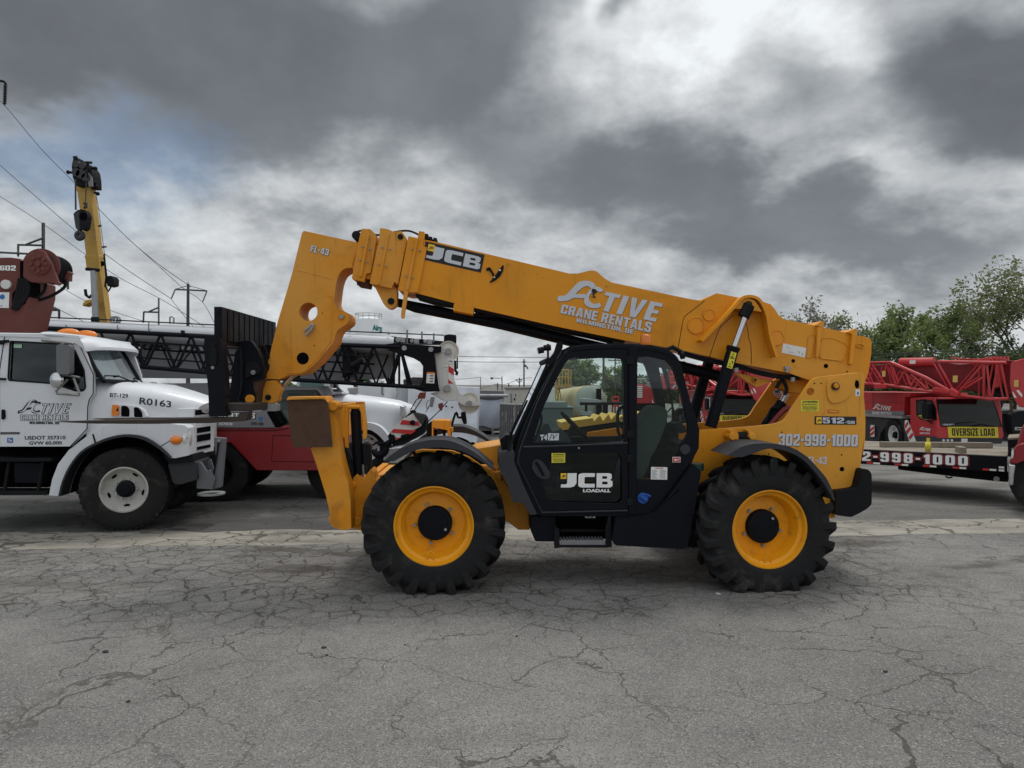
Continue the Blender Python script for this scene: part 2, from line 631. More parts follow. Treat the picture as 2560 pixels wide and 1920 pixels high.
# the A-C swoosh of the rental firm's logo, as traced from the boom and straightened
def _logo():
    A = [(1152, 692), (1158, 650), (1200, 648), (1230, 632), (1270, 586), (1310, 545), (1340, 529), (1378, 523), (1420, 529), (1448, 548), (1462, 572), (1428, 590), (1408, 572), (1385, 568), (1358, 578), (1335, 596), (1298, 634), (1376, 634), (1366, 668), (1282, 664), (1250, 683), (1210, 692)]
    C = cr([(1524, 602), (1490, 577), (1452, 574), (1412, 598), (1380, 645), (1364, 690), (1378, 724), (1415, 746), (1462, 751), (1504, 735), (1490, 706), (1455, 715), (1420, 702), (1404, 672), (1412, 640), (1440, 612), (1468, 602), (1492, 618)], 2, True)
    f = lambda p: (p[0], p[1] - .21 * (p[0] - 1152))
    P_ = [[f(q) for q in cr(A, 2, True)], [f(q) for q in C]]
    x0, x1 = 1152., 2008.
    ys = [q[1] for p in P_ for q in p]
    y0, y1 = min(ys), max(ys)
    return [[((q[0] - x0) / (x1 - x0), (y1 - q[1]) / (y1 - y0)) for q in p] for p in P_]


LOGO = _logo()


def logo(mb, quad, off=V((0, 0, 0)), bold=.035):
    poly2(mb, quad, LOGO, off)
    sub = [bil(quad, .385, .73), bil(quad, 1., .73), bil(quad, 1., -.01), bil(quad, .385, -.01)]
    blocks(mb, sub, 'TIVE', .0, .30, off, 1.0)
    return mb


def logo_hook(mb, quad, off):
    c = [(.345 + .026 * math.cos(a * .524), .66 + .085 * math.sin(a * .524)) for a in range(12)]
    h = ribbon(cr([(.345, .58), (.335, .50), (.352, .46), (.340, .41), (.322, .44)], 3), .008)
    return poly2(mb, quad, [c, h], off)


# ------------------------------------------------------------------ materials
def mat(name):
    m = bpy.data.materials.new(name)
    m.use_nodes = True
    t = NT(m.node_tree)
    b_ = m.node_tree.nodes['Principled BSDF']
    return m, t, b_


def M(name, col, rough=.5, metal=0., dirt=.25, dcol=(.10, .085, .065), scale=3., coat=0., bump=0., streak=0., spec=.4, fade=None):
    m, t, b_ = mat(name)
    b_.inputs['Specular IOR Level'].default_value = spec
    g = t.new('ShaderNodeTexCoord').outputs['Object']
    n_ = t.noise(g, scale, 6, .62, .4)
    n3 = t.noise(g, scale * 9, 4, .6)
    c = t.mix(t.ramp(n_, .50, .78, 0., dirt), col, dcol)
    if fade:
        c = t.mix(t.ramp(t.noise(g, scale * .35, 3, .5), .40, .66, 0., .75), c, fade)
        c = t.mix(t.ramp(t.noise(t.vec('ADD', g, (5, 3, 1)), scale * 5, 5, .7), .62, .72, 0., .5), c, dcol)
    c = t.mix(t.ramp(n3, .35, .7, 0., .10), c, [min(1, q * 1.25 + .01) for q in col])
    if streak:
        sv = t.vec('MULTIPLY', g, (14, 14, .7))
        c = t.mix(t.ramp(t.noise(sv, 1.5, 4, .6), .56, .8, 0., streak), c, dcol)
    t.put(b_.inputs['Base Color'], c)
    t.put(b_.inputs['Roughness'], t.ramp(n_, .3, .75, rough, min(1, rough + .22)))
    b_.inputs['Metallic'].default_value = metal
    b_.inputs['Coat Weight'].default_value = coat
    b_.inputs['Coat Roughness'].default_value = .12
    if bump:
        bn = t.new('ShaderNodeBump')
        bn.inputs['Strength'].default_value = bump
        bn.inputs['Distance'].default_value = .01
        t.put(bn.inputs['Height'], n3)
        t.put(b_.inputs['Normal'], bn.outputs[0])
    return m


def glass(name, tint, refl=.06, dirt=.10, dcol=(.5, .5, .48)):
    m, t, b_ = mat(name)
    t.n.remove(b_)
    o = m.node_tree.nodes['Material Output']
    tr = t.new('ShaderNodeBsdfTransparent')
    tr.inputs[0].default_value = (*tint, 1)
    gl = t.new('ShaderNodeBsdfGlossy')
    gl.inputs['Roughness'].default_value = .02
    gl.inputs[0].default_value = (.9, .95, 1, 1)
    df = t.new('ShaderNodeBsdfDiffuse')
    df.inputs[0].default_value = (*dcol, 1)
    fr = t.new('ShaderNodeFresnel')
    fr.inputs[0].default_value = 1.5
    g = t.new('ShaderNodeTexCoord').outputs['Object']
    mx = t.new('ShaderNodeMixShader')
    t.put(mx.inputs[0], t.ramp(t.noise(g, 3., 5), .45, .8, 0., dirt))
    t.put(mx.inputs[1], tr.outputs[0])
    t.put(mx.inputs[2], df.outputs[0])
    m2 = t.new('ShaderNodeMixShader')
    t.put(m2.inputs[0], t.math('MULTIPLY_ADD', fr.outputs[0], 1.2, refl - .04))
    t.put(m2.inputs[1], mx.outputs[0])
    t.put(m2.inputs[2], gl.outputs[0])
    t.put(o.inputs[0], m2.outputs[0])
    return m


YEL = M('yellow_paint', (.72, .275, .004), .40, 0, .42, (.26, .105, .012), 1.5, .08, 0, .45, .3, (.70, .335, .045))
YEL2 = M('worn_yellow_paint', (.67, .25, .006), .5, 0, .55, (.17, .075, .02), 4.0, 0, 0, .5, .3, (.66, .32, .06))
RIMY = M('rim_yellow_paint', (.80, .33, .005), .42, 0, .55, (.16, .085, .03), 7, .1, 0, 0, .3)
BLK = M('black_paint', (.0042, .0050, .0085), .42, 0, .3, (.012, .012, .013), 3, 0, 0, 0, .13)
BLKM = M('matt_black', (.007, .0075, .009), .6, 0, .4, (.026, .024, .022), 4, 0, 0, 0, .18)
PLAS = M('grey_black_plastic', (.030, .032, .037), .50, 0, .4, (.07, .066, .06), 5, 0, .2, 0, .3)
RUB = M('tyre_rubber', (.0155, .0153, .016), .78, 0, .85, (.072, .066, .058), 4, 0, .6, 0, .2)
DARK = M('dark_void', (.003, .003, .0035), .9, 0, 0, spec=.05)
CHR = M('chrome', (.62, .63, .65), .14, 1, .1)
STL = M('worn_steel', (.30, .29, .28), .42, .8, .5, (.10, .07, .05), 6)
GALV = M('galvanised_steel', (.34, .35, .36), .5, .5, .3)
RST = M('rusty_steel', (.085, .045, .028), .75, .2, .8, (.035, .024, .018), 7, 0, .5, .3)
FORK = M('bare_fork_steel', (.050, .040, .034), .5, .3, .6, (.030, .020, .015), 5, 0, .2, 0, .3)
WHT = M('white_paint', (.66, .68, .71), .35, 0, .22, (.42, .40, .36), 2.5, .25, 0, .22)
WHLW = M('dirty_wheel_white', (.43, .42, .39), .5, 0, .7, (.17, .15, .125), 6, 0, .2)
WHT2 = M('dull_white_paint', (.62, .62, .60), .5, 0, .35, (.30, .28, .25), 4)
SIL = M('silver_paint', (.42, .43, .45), .32, .45, .22, (.2, .2, .2), 2)
GRY = M('grey_paint', (.20, .20, .215), .45, .1, .25)
DGRY = M('dark_grey_paint', (.040, .041, .046), .5, 0, .3, spec=.3)
BGRY = M('bumper_grey_paint', (.13, .135, .15), .5, 0, .3)
REDD = M('dark_red_paint', (.235, .010, .014), .38, 0, .3, (.13, .03, .03), 2, .3)
RED = M('crane_red_paint', (.47, .016, .022), .40, 0, .45, (.20, .035, .035), 2.2, .2, 0, .3, .4, (.52, .06, .06))
REDP = M('faded_red_paint', (.135, .036, .028), .55, 0, .5, (.075, .035, .03), 3)
DYEL = M('ochre_crane_paint', (.46, .27, .04), .5, 0, .4, (.24, .15, .05), 2)
AMB = M('amber_lens', (.78, .21, .012), .18, 0, .1, coat=.5)
LENS = M('clear_lens', (.72, .74, .74), .1, .3, .1, coat=.6)
LET = M('silver_lettering', (.56, .58, .62), .5, 0, .15)
LETW = M('white_lettering', (.80, .80, .79), .5, 0, .1)
LETB = M('black_lettering', (.012, .012, .014), .5, 0, 0)
STY = M('yellow_sticker', (.72, .62, .05), .5, 0, .1)
STW = M('white_sticker', (.74, .74, .72), .5, 0, .1)
STR = M('red_sticker', (.52, .03, .03), .5, 0, .1)
STB = M('blue_sticker', (.03, .14, .42), .5, 0, .1)
LOGOY = M('logo_yellow', (.86, .52, .04), .5, 0, .05)
BLUEC = M('blue_cap_plastic', (.010, .075, .33), .4, 0, .2)
SEAT = M('grey_green_fabric', (.050, .058, .052), .85, 0, .2)
WOOD = M('weathered_timber', (.235, .20, .155), .75, 0, .6, (.11, .095, .075), 6, 0, .4)
TAN = M('stained_tan_paint', (.50, .40, .235), .6, 0, .6, (.28, .18, .08), 1.5, 0, 0, .55)
GREEN = M('green_paint', (.10, .42, .10), .5)
TARP = M('white_tarp', (.66, .69, .74), .6, 0, .15, (.45, .45, .45), 1, 0, .5)
GTARP = M('grey_tarp', (.33, .36, .42), .55, 0, .3, (.22, .23, .26), 2, 0, .5)
CONT = M('grey_container_paint', (.13, .125, .13), .6, 0, .4, (.22, .2, .19), 4)
BEI = M('beige_wall', (.46, .44, .40), .7, 0, .3)
POLE = M('pole_timber', (.060, .050, .044), .8, 0, .3)
TEAL = M('teal_lettering', (.0, .19, .20), .5, 0, .05)
TANKW = M('white_tank_paint', (.70, .71, .72), .5, 0, .2, (.5, .5, .48), .8, 0, 0, .2)
GLC = glass('cab_glass', (.72, .87, .81), .03, .03, (.2, .22, .2))
GLD = glass('smoked_glass', (.10, .12, .12), .03, .08, (.08, .085, .085))
GLT = glass('truck_glass', (.10, .125, .13), .02, .06, (.12, .14, .14))
GLW = glass('windscreen_glass', (.62, .70, .68), .10, .10)
GLG = glass('green_glass', (.45, .62, .58), .12, .1)
# ------------------------------------------------------------------ ground
def gmat(name):
    m, t, b_ = mat(name)
    b_.inputs['Specular IOR Level'].default_value = .3
    return m, t, b_, t.new('ShaderNodeTexCoord').outputs['Object']


def cracks(t, g, scale, width, wob, seed):
    gd = t.vec('ADD', g, (seed, seed * .7, 0))
    wv = t.vec('SCALE', t.vec('SUBTRACT', t.noise(gd, scale * 1.6, 4, .62, 0, True), (.5, .5, .5)), None, wob / scale)
    wv2 = t.vec('SCALE', t.vec('SUBTRACT', t.noise(gd, scale * 9, 3, .6, 0, True), (.5, .5, .5)), None, wob * .12 / scale)
    p = t.vec('MULTIPLY', t.vec('ADD', gd, t.vec('ADD', wv, wv2)), (1, 1, 0))
    dd = t.voro(p, scale)
    wn = t.ramp(t.noise(gd, scale * 1.1, 3, .6), .36, .68, width * .25, width * 1.5)
    dd = t.math('DIVIDE', dd, t.math('MAXIMUM', wn, .001))
    return t.ramp(dd, .35, 1., 1., 0.)


m, t, b_, g = gmat('asphalt')
gx, gy, gz = t.sep(g)
big = t.noise(g, .35, 5, .6, .3)
mid = t.noise(g, 2.3, 5, .62)
fine = t.noise(g, 95, 2, .7)
agg = t.voro(g, 150, 'F1')
aggc = t.new('ShaderNodeTexVoronoi', feature='F1')
t.put(aggc.inputs['Vector'], g)
aggc.inputs['Scale'].default_value = 120
sp = t.sep(aggc.outputs['Color'])[0]
c = t.mix(t.ramp(big, .33, .68), (.158, .152, .142), (.240, .232, .218))
c = t.mix(t.ramp(mid, .42, .75, 0., .45), c, (.14, .136, .130))
c = t.mix(t.ramp(sp, .78, .97, 0., .75), c, (.33, .322, .305))
c = t.mix(t.ramp(sp, .30, .06, 0., .65), c, (.055, .053, .052))
c = t.mix(t.ramp(fine, .5, .8, 0., .45), c, (.07, .069, .068))
# dense crazing towards the concrete strip, long single cracks in front
zone = t.math('ADD', t.ramp(gy, 5.0, 6.6), t.math('MULTIPLY', t.math('SUBTRACT', t.noise(g, .45, 3), .5), 1.7))
zone = t.ramp(t.math('SUBTRACT', zone, t.math('MULTIPLY', t.ramp(gx, -.5, 3.5), .30)), .42, .95)
k1 = t.math('MULTIPLY', cracks(t, g, 4.0, .030, .55, 3.), zone)
k2 = t.math('MULTIPLY', cracks(t, g, 1.35, .012, .65, 11.), t.ramp(t.noise(g, .5, 3), .38, .58))
k3 = t.math('MULTIPLY', cracks(t, g, .50, .0055, .80, 23.), t.ramp(t.noise(g, .6, 3), .40, .58, .15, .9))
k4 = t.math('MULTIPLY', cracks(t, g, 6.2, .05, .5, 5.), t.math('MULTIPLY', zone, t.ramp(t.noise(t.vec('ADD', g, (4, 0, 0)), .9, 3), .5, .66)))
kk = t.math('MAXIMUM', t.math('MAXIMUM', k1, t.math('MULTIPLY', k2, .85)), t.math('MAXIMUM', t.math('MULTIPLY', k3, .95), t.math('MULTIPLY', k4, .6)))
c = t.mix(t.math('MULTIPLY', kk, .82), c, (.042, .035, .027))
halo = t.math('MULTIPLY', cracks(t, g, 4.0, .26, .55, 3.), zone)
c = t.mix(t.math('MULTIPLY', halo, .18), c, (.085, .074, .06))
# mud and oil
mud = t.math('MULTIPLY', t.ramp(t.noise(t.vec('MULTIPLY', g, (.55, 1.6, 1)), 1., 5, .62), .52, .66), t.ramp(gy, 6.4, 7.6))
c = t.mix(t.math('MULTIPLY', mud, .75), c, (.062, .050, .038))
oil = t.ramp(t.noise(t.vec('ADD', g, (31, 4, 0)), 1.1, 4, .6), .64, .76)
c = t.mix(t.math('MULTIPLY', oil, .35), c, (.06, .057, .053))
dr = t.voro(t.vec('ADD', g, t.vec('SCALE', t.noise(g, 9., 3, .6, 0, True), None, .10)), 2.6, 'F1')
drm = t.math('MULTIPLY', t.ramp(dr, .045, .12, 1., 0.), t.ramp(t.math('ADD', gx, t.math('MULTIPLY', mid, 1.6)), 2.2, 3.6))
c = t.mix(t.math('MULTIPLY', drm, .55), c, (.048, .045, .042))
tm = t.vec('MULTIPLY', t.vec('ADD', g, t.vec('SCALE', t.noise(g, .25, 2, .5, 0, True), None, 1.2)), (.12, 2.6, 1))
c = t.mix(t.ramp(t.noise(tm, 1., 4, .65), .55, .72, 0., .14), c, (.085, .082, .078))
c = t.mix(t.ramp(t.noise(t.vec('ADD', g, (9, 2, 0)), .75, 6, .68), .56, .74, 0., .40), c, (.27, .262, .245))
t.put(b_.inputs['Base Color'], c)
t.put(b_.inputs['Roughness'], t.ramp(mid, .3, .7, .68, .92))
hgt = t.math('SUBTRACT', t.math('ADD', t.math('MULTIPLY', fine, .30), t.math('MULTIPLY', agg, .5)), t.math('MULTIPLY', kk, 1.6))
bn = t.new('ShaderNodeBump')
bn.inputs['Strength'].default_value = .75
bn.inputs['Distance'].default_value = .012
t.put(bn.inputs['Height'], hgt)
t.put(b_.inputs['Normal'], bn.outputs[0])
ASPH = m

m, t, b_, g = gmat('concrete')
big = t.noise(g, .8, 5, .62, .3)
fine = t.noise(g, 60, 3, .7)
c = t.mix(t.ramp(big, .3, .7), (.20, .185, .155), (.335, .31, .262))
c = t.mix(t.ramp(fine, .5, .8, 0., .4), c, (.18, .17, .15))
c = t.mix(t.ramp(t.noise(t.vec('MULTIPLY', g, (.5, 2, 1)), 1.6, 6, .68), .47, .64, 0., .75), c, (.14, .132, .118))
kk = t.math('MAXIMUM', cracks(t, g, 1.3, .030, .8, 2.), t.math('MULTIPLY', cracks(t, g, 3.4, .03, .6, 8.), t.ramp(t.noise(g, .7, 3), .48, .6)))
c = t.mix(t.math('MULTIPLY', kk, .85), c, (.06, .05, .04))
t.put(b_.inputs['Base Color'], c)
b_.inputs['Roughness'].default_value = .85
bn = t.new('ShaderNodeBump')
bn.inputs['Strength'].default_value = .6
bn.inputs['Distance'].default_value = .012
t.put(bn.inputs['Height'], t.math('SUBTRACT', t.math('MULTIPLY', fine, .5), kk))
t.put(b_.inputs['Normal'], bn.outputs[0])
CONC = m

m, t, b_, g = gmat('gravel_yard')
gx, gy, gz = t.sep(g)
big = t.noise(g, .16, 5, .6, .3)
mid = t.noise(t.vec('MULTIPLY', g, (.5, 1.5, 1)), 1.2, 5, .65)
fine = t.noise(g, 30, 5, .8)
c = t.mix(t.ramp(big, .35, .65), (.135, .129, .118), (.21, .202, .186))
c = t.mix(t.ramp(mid, .42, .62, 0., .8), c, (.095, .089, .08))
c = t.mix(t.ramp(t.noise(t.vec('MULTIPLY', t.vec('ADD', g, (7, 3, 0)), (.35, 2.2, 1)), 1.1, 6, .7), .54, .68, 0., .6), c, (.30, .29, .27))
c = t.mix(t.ramp(fine, .50, .70, 0., .75), c, (.36, .348, .325))
c = t.mix(t.ramp(fine, .46, .32, 0., .8), c, (.05, .046, .042))
old = t.ramp(t.math('ADD', gx, t.math('MULTIPLY', mid, 3.)), 2.2, .6)
c = t.mix(t.math('MULTIPLY', old, t.ramp(gy, 26., 14., 0., .78)), c, t.mix(t.ramp(mid, .4, .7), (.055, .053, .052), (.115, .112, .107)))
t.put(b_.inputs['Base Color'], c)
kg = t.math('MULTIPLY', cracks(t, g, 1.6, .035, .8, 4.), t.ramp(gx, 3., 0.))
c = t.mix(t.math('MULTIPLY', kg, .7), c, (.03, .027, .022))
c = t.mix(t.ramp(t.noise(t.vec('ADD', g, (2, 8, 0)), 1.3, 6, .7), .56, .70, 0., .5), c, (.20, .192, .178))
t.put(b_.inputs['Base Color'], c)
b_.inputs['Roughness'].default_value = .9
bn = t.new('ShaderNodeBump')
bn.inputs['Strength'].default_value = .8
bn.inputs['Distance'].default_value = .03
t.put(bn.inputs['Height'], fine)
t.put(b_.inputs['Normal'], bn.outputs[0])
GRAV = m


def struct(name, mb, m_):
    o = mb.build(name, m_)
    o['kind'] = 'structure'
    return o


struct('ground', MB().add([(-900, -300, 0), (900, -300, 0), (900, 1500, 0), (-900, 1500, 0)], [(0, 1, 2, 3)]), GRAV)
rs = random.Random(4)


def edge(y0, k, amp, seed, step=.12, x0=-40, x1=40):
    o, x = [], x0
    while x <= x1:
        o.append(V((x, y0 + k * x + amp * (noise.noise(V((x * 1.1, seed, 0))) + .5 * noise.noise(V((x * 4, seed, 2)))), 0)))
        x += step
    return o


E0 = edge(9.02, .075, .10, 1.3)
E1 = edge(9.98, .075, .16, 5.7)


def strip(lo, hi, z):
    mb = MB()
    n = len(lo)
    mb.add([(p.x, p.y, z) for p in lo] + [(p.x, p.y, z) for p in hi], [(i, i + 1, n + i + 1, n + i) for i in range(n - 1)])
    return mb


struct('asphalt_yard', strip([V((p.x, -30, 0)) for p in E0], E0, .008), ASPH)
struct('concrete_strip', strip([p - V((0, .35, 0)) for p in E0], E1, .004), CONC)

CRUMB = M('asphalt_crumb', (.035, .034, .033), .9, 0, .3)
PALE = M('pale_stone', (.40, .38, .35), .9, 0, .3)


def stone(q, s, m_, nm, label, cat, grp=None, seed=0):
    G = V(((q[0] - CX) / FPX, 1, -(q[1] - CY) / FPX))
    p = V((0, 0, CH)) + G * (CH / -G.z)
    mb = MB()
    mb.ball((0, 0, 0), s, 5, k=(1.3, .9, .55))
    mb.v = [p + V((0, 0, .008 + s * .40)) + v * (1 + .5 * noise.noise(v * (40 / (s * 40)) + V((seed, 0, 0)))) for v in mb.v]
    o = mb.build(nm, m_, None, 0, 30)
    return tag(o, label, cat, grp)


LB, GB = 'small dark crumb of broken asphalt lying loose on the open grey asphalt', 'crumbs of asphalt lying on the yard'
for i, (q, s) in enumerate([((264, 1634), .026), ((809, 1623), .024), ((320, 1758), .016), ((817, 1641), .014), ((2213, 1683), .020), ((1292, 1594), .012), ((1800, 1566), .011), ((68, 1543), .013), ((2180, 1597), .012), ((1012, 1615), .010)]):
    stone(q, s * .7, CRUMB, 'asphalt_crumb', LB, 'stone', GB, i)
stone((1795, 1489), .022, PALE, 'pale_stone', 'small pale stone on the asphalt just left of the telehandler\'s rear tyre contact', 'stone', None, 3)
# ------------------------------------------------------------------ telehandler
J = Fr(1083, 6.70, 2.)
N_ = J.n
TH = thing('telehandler', 'big yellow telehandler with black cab, long boom and pallet forks, parked side-on on asphalt', 'telehandler', J.at(0, 0, 0))


def plate(k, s, v0, v1, rad=0, holes=(), smooth=False):
    pts = Z(k, s) if isinstance(s, str) else s
    if smooth:
        pts = cr(pts, 3, True)
    elif rad:
        pts = rnd(pts, rad)
    return MB().prism(J.ps(pts, v0), N_ * (v1 - v0), [J.ps(h, v0) for h in holes])


def JT(mb, k, a, r, v0, v1, n=20):
    """pin along the machine's width at a picked centre"""
    c = J.p(Z1(k, *a), v0)
    return mb.cyl(c, c + N_ * (v1 - v0), r, n)


# --- boom: outer section
boom_o = Z('12', '25,185 170,212 1250,468') + cr(Z('12', '1310,468 1362,457 1420,443 1470,452 1525,500 1590,540'), 3) + Z('12', '2212,672') + Z('7', '385,247 525,183 720,222 870,240 990,278 1025,318 1060,372 1108,408 1395,468 1730,543 1845,570 1862,598 1862,700 1835,870 1800,965 1760,975 1340,940 1150,873 700,786 190,668') + Z('12', '1700,1012 1150,900 600,775 300,705 -5,625')
vb0, vb1 = .93, 1.42
BO = plate('0', boom_o, vb0, vb1).build('boom', YEL, TH, .022, seg=3)
mb = MB()
mb.band(J.ps(cr(Z('7', '362,603 520,440 640,310 700,245 740,226 790,226 835,242 868,275 890,318 920,400 945,560 1000,738'), 3), vb0), .030, N_ * -.15)
mb.build('bracket_rib', YEL, BO, .004)
plate('7', '655,318 720,228 790,222 850,244 885,290 915,345 770,318', .80, .93, 3).build('pin_bracket', YEL, BO, .008)
mb = MB()
for k, a, r in (('7', (345, 462), 19), ('7', (458, 370), 13.5), ('7', (1040, 568), 18)):
    mb.prism(J.ps(circ(Z1(k, *a), r, 28), vb0 - .008), N_ * .02)
mb.prism(J.ps(rnd(Z('7', '1320,545 1375,540 1340,735 1300,745'), 8), vb0 - .006), N_ * .02)
mb.prism(J.ps(rnd(Z('7', '1440,570 1520,568 1640,620 1650,660 1620,770 1410,745 1420,620'), 14), vb0 - .006), N_ * .02)
mb.build('pressed_boss', YEL, BO, .006)
mb = MB()
for s in ('1400,475 1440,480 1405,740 1385,740', '1700,530 1735,545 1700,800 1672,795'):
    mb.prism(J.ps(Z('7', s), vb0 - .05), N_ * .05)
for s in ('1378,462 1432,420 1455,440 1448,478', '1648,520 1725,487 1742,510 1725,545'):
    mb.prism(J.ps(rnd(Z('7', s), 3), vb0 - .03), N_ * .4)
mb.build('stiffener', YEL, BO, .005)
mb = MB()
JT(mb, '7', (1187, 768), .020, vb0 - .004, vb0 + .05)
JT(mb, '7', (1470, 812), .024, vb0 - .004, vb0 + .05)
JT(mb, '7', (1652, 860), .008, vb0 - .004, vb0 + .05)
mb.build('boom_port', DARK, BO)
mb = MB()
for s in ('460,740 530,530 560,470 640,400 670,370', '825,800 820,620 805,590 790,480 770,420', '190,660 235,410 250,380 420,250'):
    mb.tube(J.ps(Z('7', s), vb0 - .0005), .0035, 6)
mb.build('weld_seam', BLKM, BO)
# hoses and tray under the boom
mb = MB()
for o_ in (0, 14, 26):
    mb.tube(J.ps(cr([(x, y + o_ / 3.4) for x, y in Z('7', '190,680 460,752 700,800 860,850 1060,890 1180,895 1280,870 1330,880 1350,915')], 3), vb0 + .03), .013, 6)
mb.tube(J.ps(Z('12', '560,795 640,810 720,800 1150,905 1600,1020'), vb0 + .10), .018, 6)
mb.tube(J.ps(Z('12', '470,800 560,815 720,815 1150,925 1600,1035'), vb0 + .14), .016, 6)
mb.build('hydraulic_hose', BLKM, TH)
plate('12', '310,708 470,742 465,800 300,768', vb0 - .02, vb0 + .3, 2).build('hose_guard', YEL, TH, .006)
mb = MB().prism(J.ps(Z('12', '0,632 300,706 310,725 150,700 0,655'), vb0 + .02), N_ * .4)
mb.prism(J.ps(Z('12', '470,745 1150,905 1700,1018 1700,1030 1130,915 480,770'), vb0 + .03), N_ * .4)
mb.build('underside_rail', BLKM, TH)
mb = MB()
for s in ('683,830 712,826 708,868 682,866', '1172,912 1200,910 1198,948 1170,948'):
    mb.prism(J.ps(Z('7', s), vb0 - .03), N_ * .03)
mb.prism(J.ps(Z('7', '1115,815 1165,818 1162,840 1148,842 1145,868 1165,872 1122,866 1128,838 1113,834'), vb0 - .03), N_ * .03)
mb.build('hose_clip', GALV, TH)
# boom collars and inner sections
plate('3', '1380,400 1440,228 1960,330 1800,600 1400,520', 1.0, 1.35).build('inner_boom', YEL2, TH, .01)
ca = plate('3', '1465,110 1540,113 1580,150 1588,215 1552,450 1545,490 1505,498 1485,568 1380,543 1405,400 1440,215', .955, 1.395, 2)
ca.build('boom_collar', YEL2, TH, .01)
cb_ = plate('3', '1625,103 1690,113 1740,135 1810,130 1852,190 1850,235 1780,590 1747,568 1725,624 1535,583 1565,440 1612,225', .94, 1.41, 2)
cb_.build('boom_collar', YEL2, TH, .01)
cc = plate('3', '1870,175 1950,190 1960,130 2008,136 1995,260 2030,270 1950,660 1860,660 1780,640', .90, 1.45, 1)
cc.build('boom_collar', YEL, TH, .008)
plate('3', '1850,560 1893,570 1868,650 1862,690 1845,800 1832,880 1808,886 1806,840 1826,700 1838,620', .885, .93, 2).build('guide_hook', YEL2, TH, .006)
mb = MB()
for s in ('1510,165 1530,165 1465,525 1443,522', '1692,150 1706,150 1622,592 1600,590', '1935,192 1955,196 1868,640 1848,636'):
    mb.prism(J.ps(Z('3', s), .925 if s[0] != '1' or s[1] != '9' else .875), N_ * .06)
mb.build('collar_rib', YEL2, TH, .003)
mb = MB()
for a in ((1472, 265), (1538, 282), (1448, 380), (1512, 396)):
    JT(mb, '3', a, .010, .94, .97, 8)
for a in ((1643, 268), (1708, 283), (1613, 415), (1678, 432)):
    JT(mb, '3', a, .010, .925, .95, 8)
for a in ((1902, 283), (1968, 298), (1845, 515), (1908, 532)):
    JT(mb, '3', a, .010, .885, .92, 8)
mb.build('bolt', STL, TH)
plate('3', '1420,565 1490,575 1530,520 1535,545 1520,612 1425,595', 1.05, 1.3).build('wear_pad', RST, TH, .004)
plate('3', '1573,600 1740,598 1772,640 1768,770 1722,803 1682,793 1655,760', 1.0, 1.14, 4).build('cylinder_lug', YEL2, TH, .01)
mb = MB()
JT(mb, '3', (1718, 735), .036, .98, 1.16)
mb.build('lug_pin', BLKM, TH, .004)
mb = MB()
JT(mb, '3', (1418, 165), .048, 1.0, 1.34)
JT(mb, '3', (1800, 178), .030, .925, 1.42)
for k_ in range(5):
    mb.tube([J.p(q, 1.05 + .07 * k_) for q in cr(Z('3', '1400,150 1480,125 1600,165 1800,130 1900,135 2010,190 2100,215'), 3)], .012, 6)
for s in ('2010,150 2040,155 2030,205 2005,200', '2050,175 2075,180 2070,212 2045,208', '2085,185 2115,190 2112,222 2082,218'):
    mb.prism(J.ps(Z('3', s), 1.0), N_ * .3)
mb.build('boom_chain', BLKM, TH, .003)
# --- boom head (gooseneck)
gh = Z('3', '965,127 1440,230 1405,400 1392,446') + cr(Z('3', '1335,450 1290,476 1258,535 1240,620 1226,740'), 3) + Z('3', '1238,770 1262,805') + cr(Z('3', '1300,815 1342,840 1356,888 1340,930 1262,985 1235,1040'), 3) + Z('3', '1225,1092 1080,1262 990,1340 955,1362 835,1378 750,1412 640,1406 630,1380 648,1300 690,1120 738,920 832,605 868,480 948,150')
HD = plate('0', gh, 1.0, 1.40, 0, [circ(Z1('3', 1005, 828), 22.8, 32)]).build('boom_head', YEL2, TH, .014, seg=3)
mb = MB()
JT(mb, '3', (957, 1230), .064, .996, 1.02, 28)
JT(mb, '3', (1127, 838), .006, .996, 1.02, 8)
JT(mb, '3', (1058, 1119), .006, .996, 1.02, 8)
mb.build('head_port', DARK, HD)
mb = MB()
JT(mb, '3', (1290, 870), .026, .975, 1.43)
mb.build('head_pin', STL, HD, .004)
mb = MB()
mb.tube(J.ps(Z('3', '1180,690 1215,700 1210,1070 1070,1245 960,1345 820,1362'), 1.0), .007, 6)
mb.tube(J.ps(Z('3', '890,462 1060,505 1215,545'), 1.0), .004, 6)
mb.build('weld_seam', YEL2, HD)
mb = MB()
mb.tube(J.ps(Z('3', '1040,935 1015,960 965,995'), .97), [.012, .014, .008], 8)
mb.tube(J.ps(Z('3', '1050,940 1030,980 985,1035'), .96), [.014, .017, .012], 8)
mb.ball(J.p(Z1('3', 1042, 942), .965), .022, 6)
mb.tube(J.ps(Z('3', '1042,942 1042,942'), 1.0)[:1] + [J.p(Z1('3', 1042, 942), .96)], .012, 8)
mb.build('hose_coupling', GALV, HD)
# --- extension cylinder under the boom, tilt ram
mb = MB()
mb.tube(J.ps(Z('3', '1718,735 1850,765') + Z('12', '0,743 700,880 1400,1050') + Z('7', '260,830 540,900'), 1.18), [.045, .05, .06, .062, .063, .064, .064], 16)
mb.build('extension_cylinder', BLK, TH)
mb = MB()
mb.tube(J.ps(Z('3', '725,1535 905,1340'), 1.2), .030, 14)
mb.build('tilt_ram', CHR, TH)
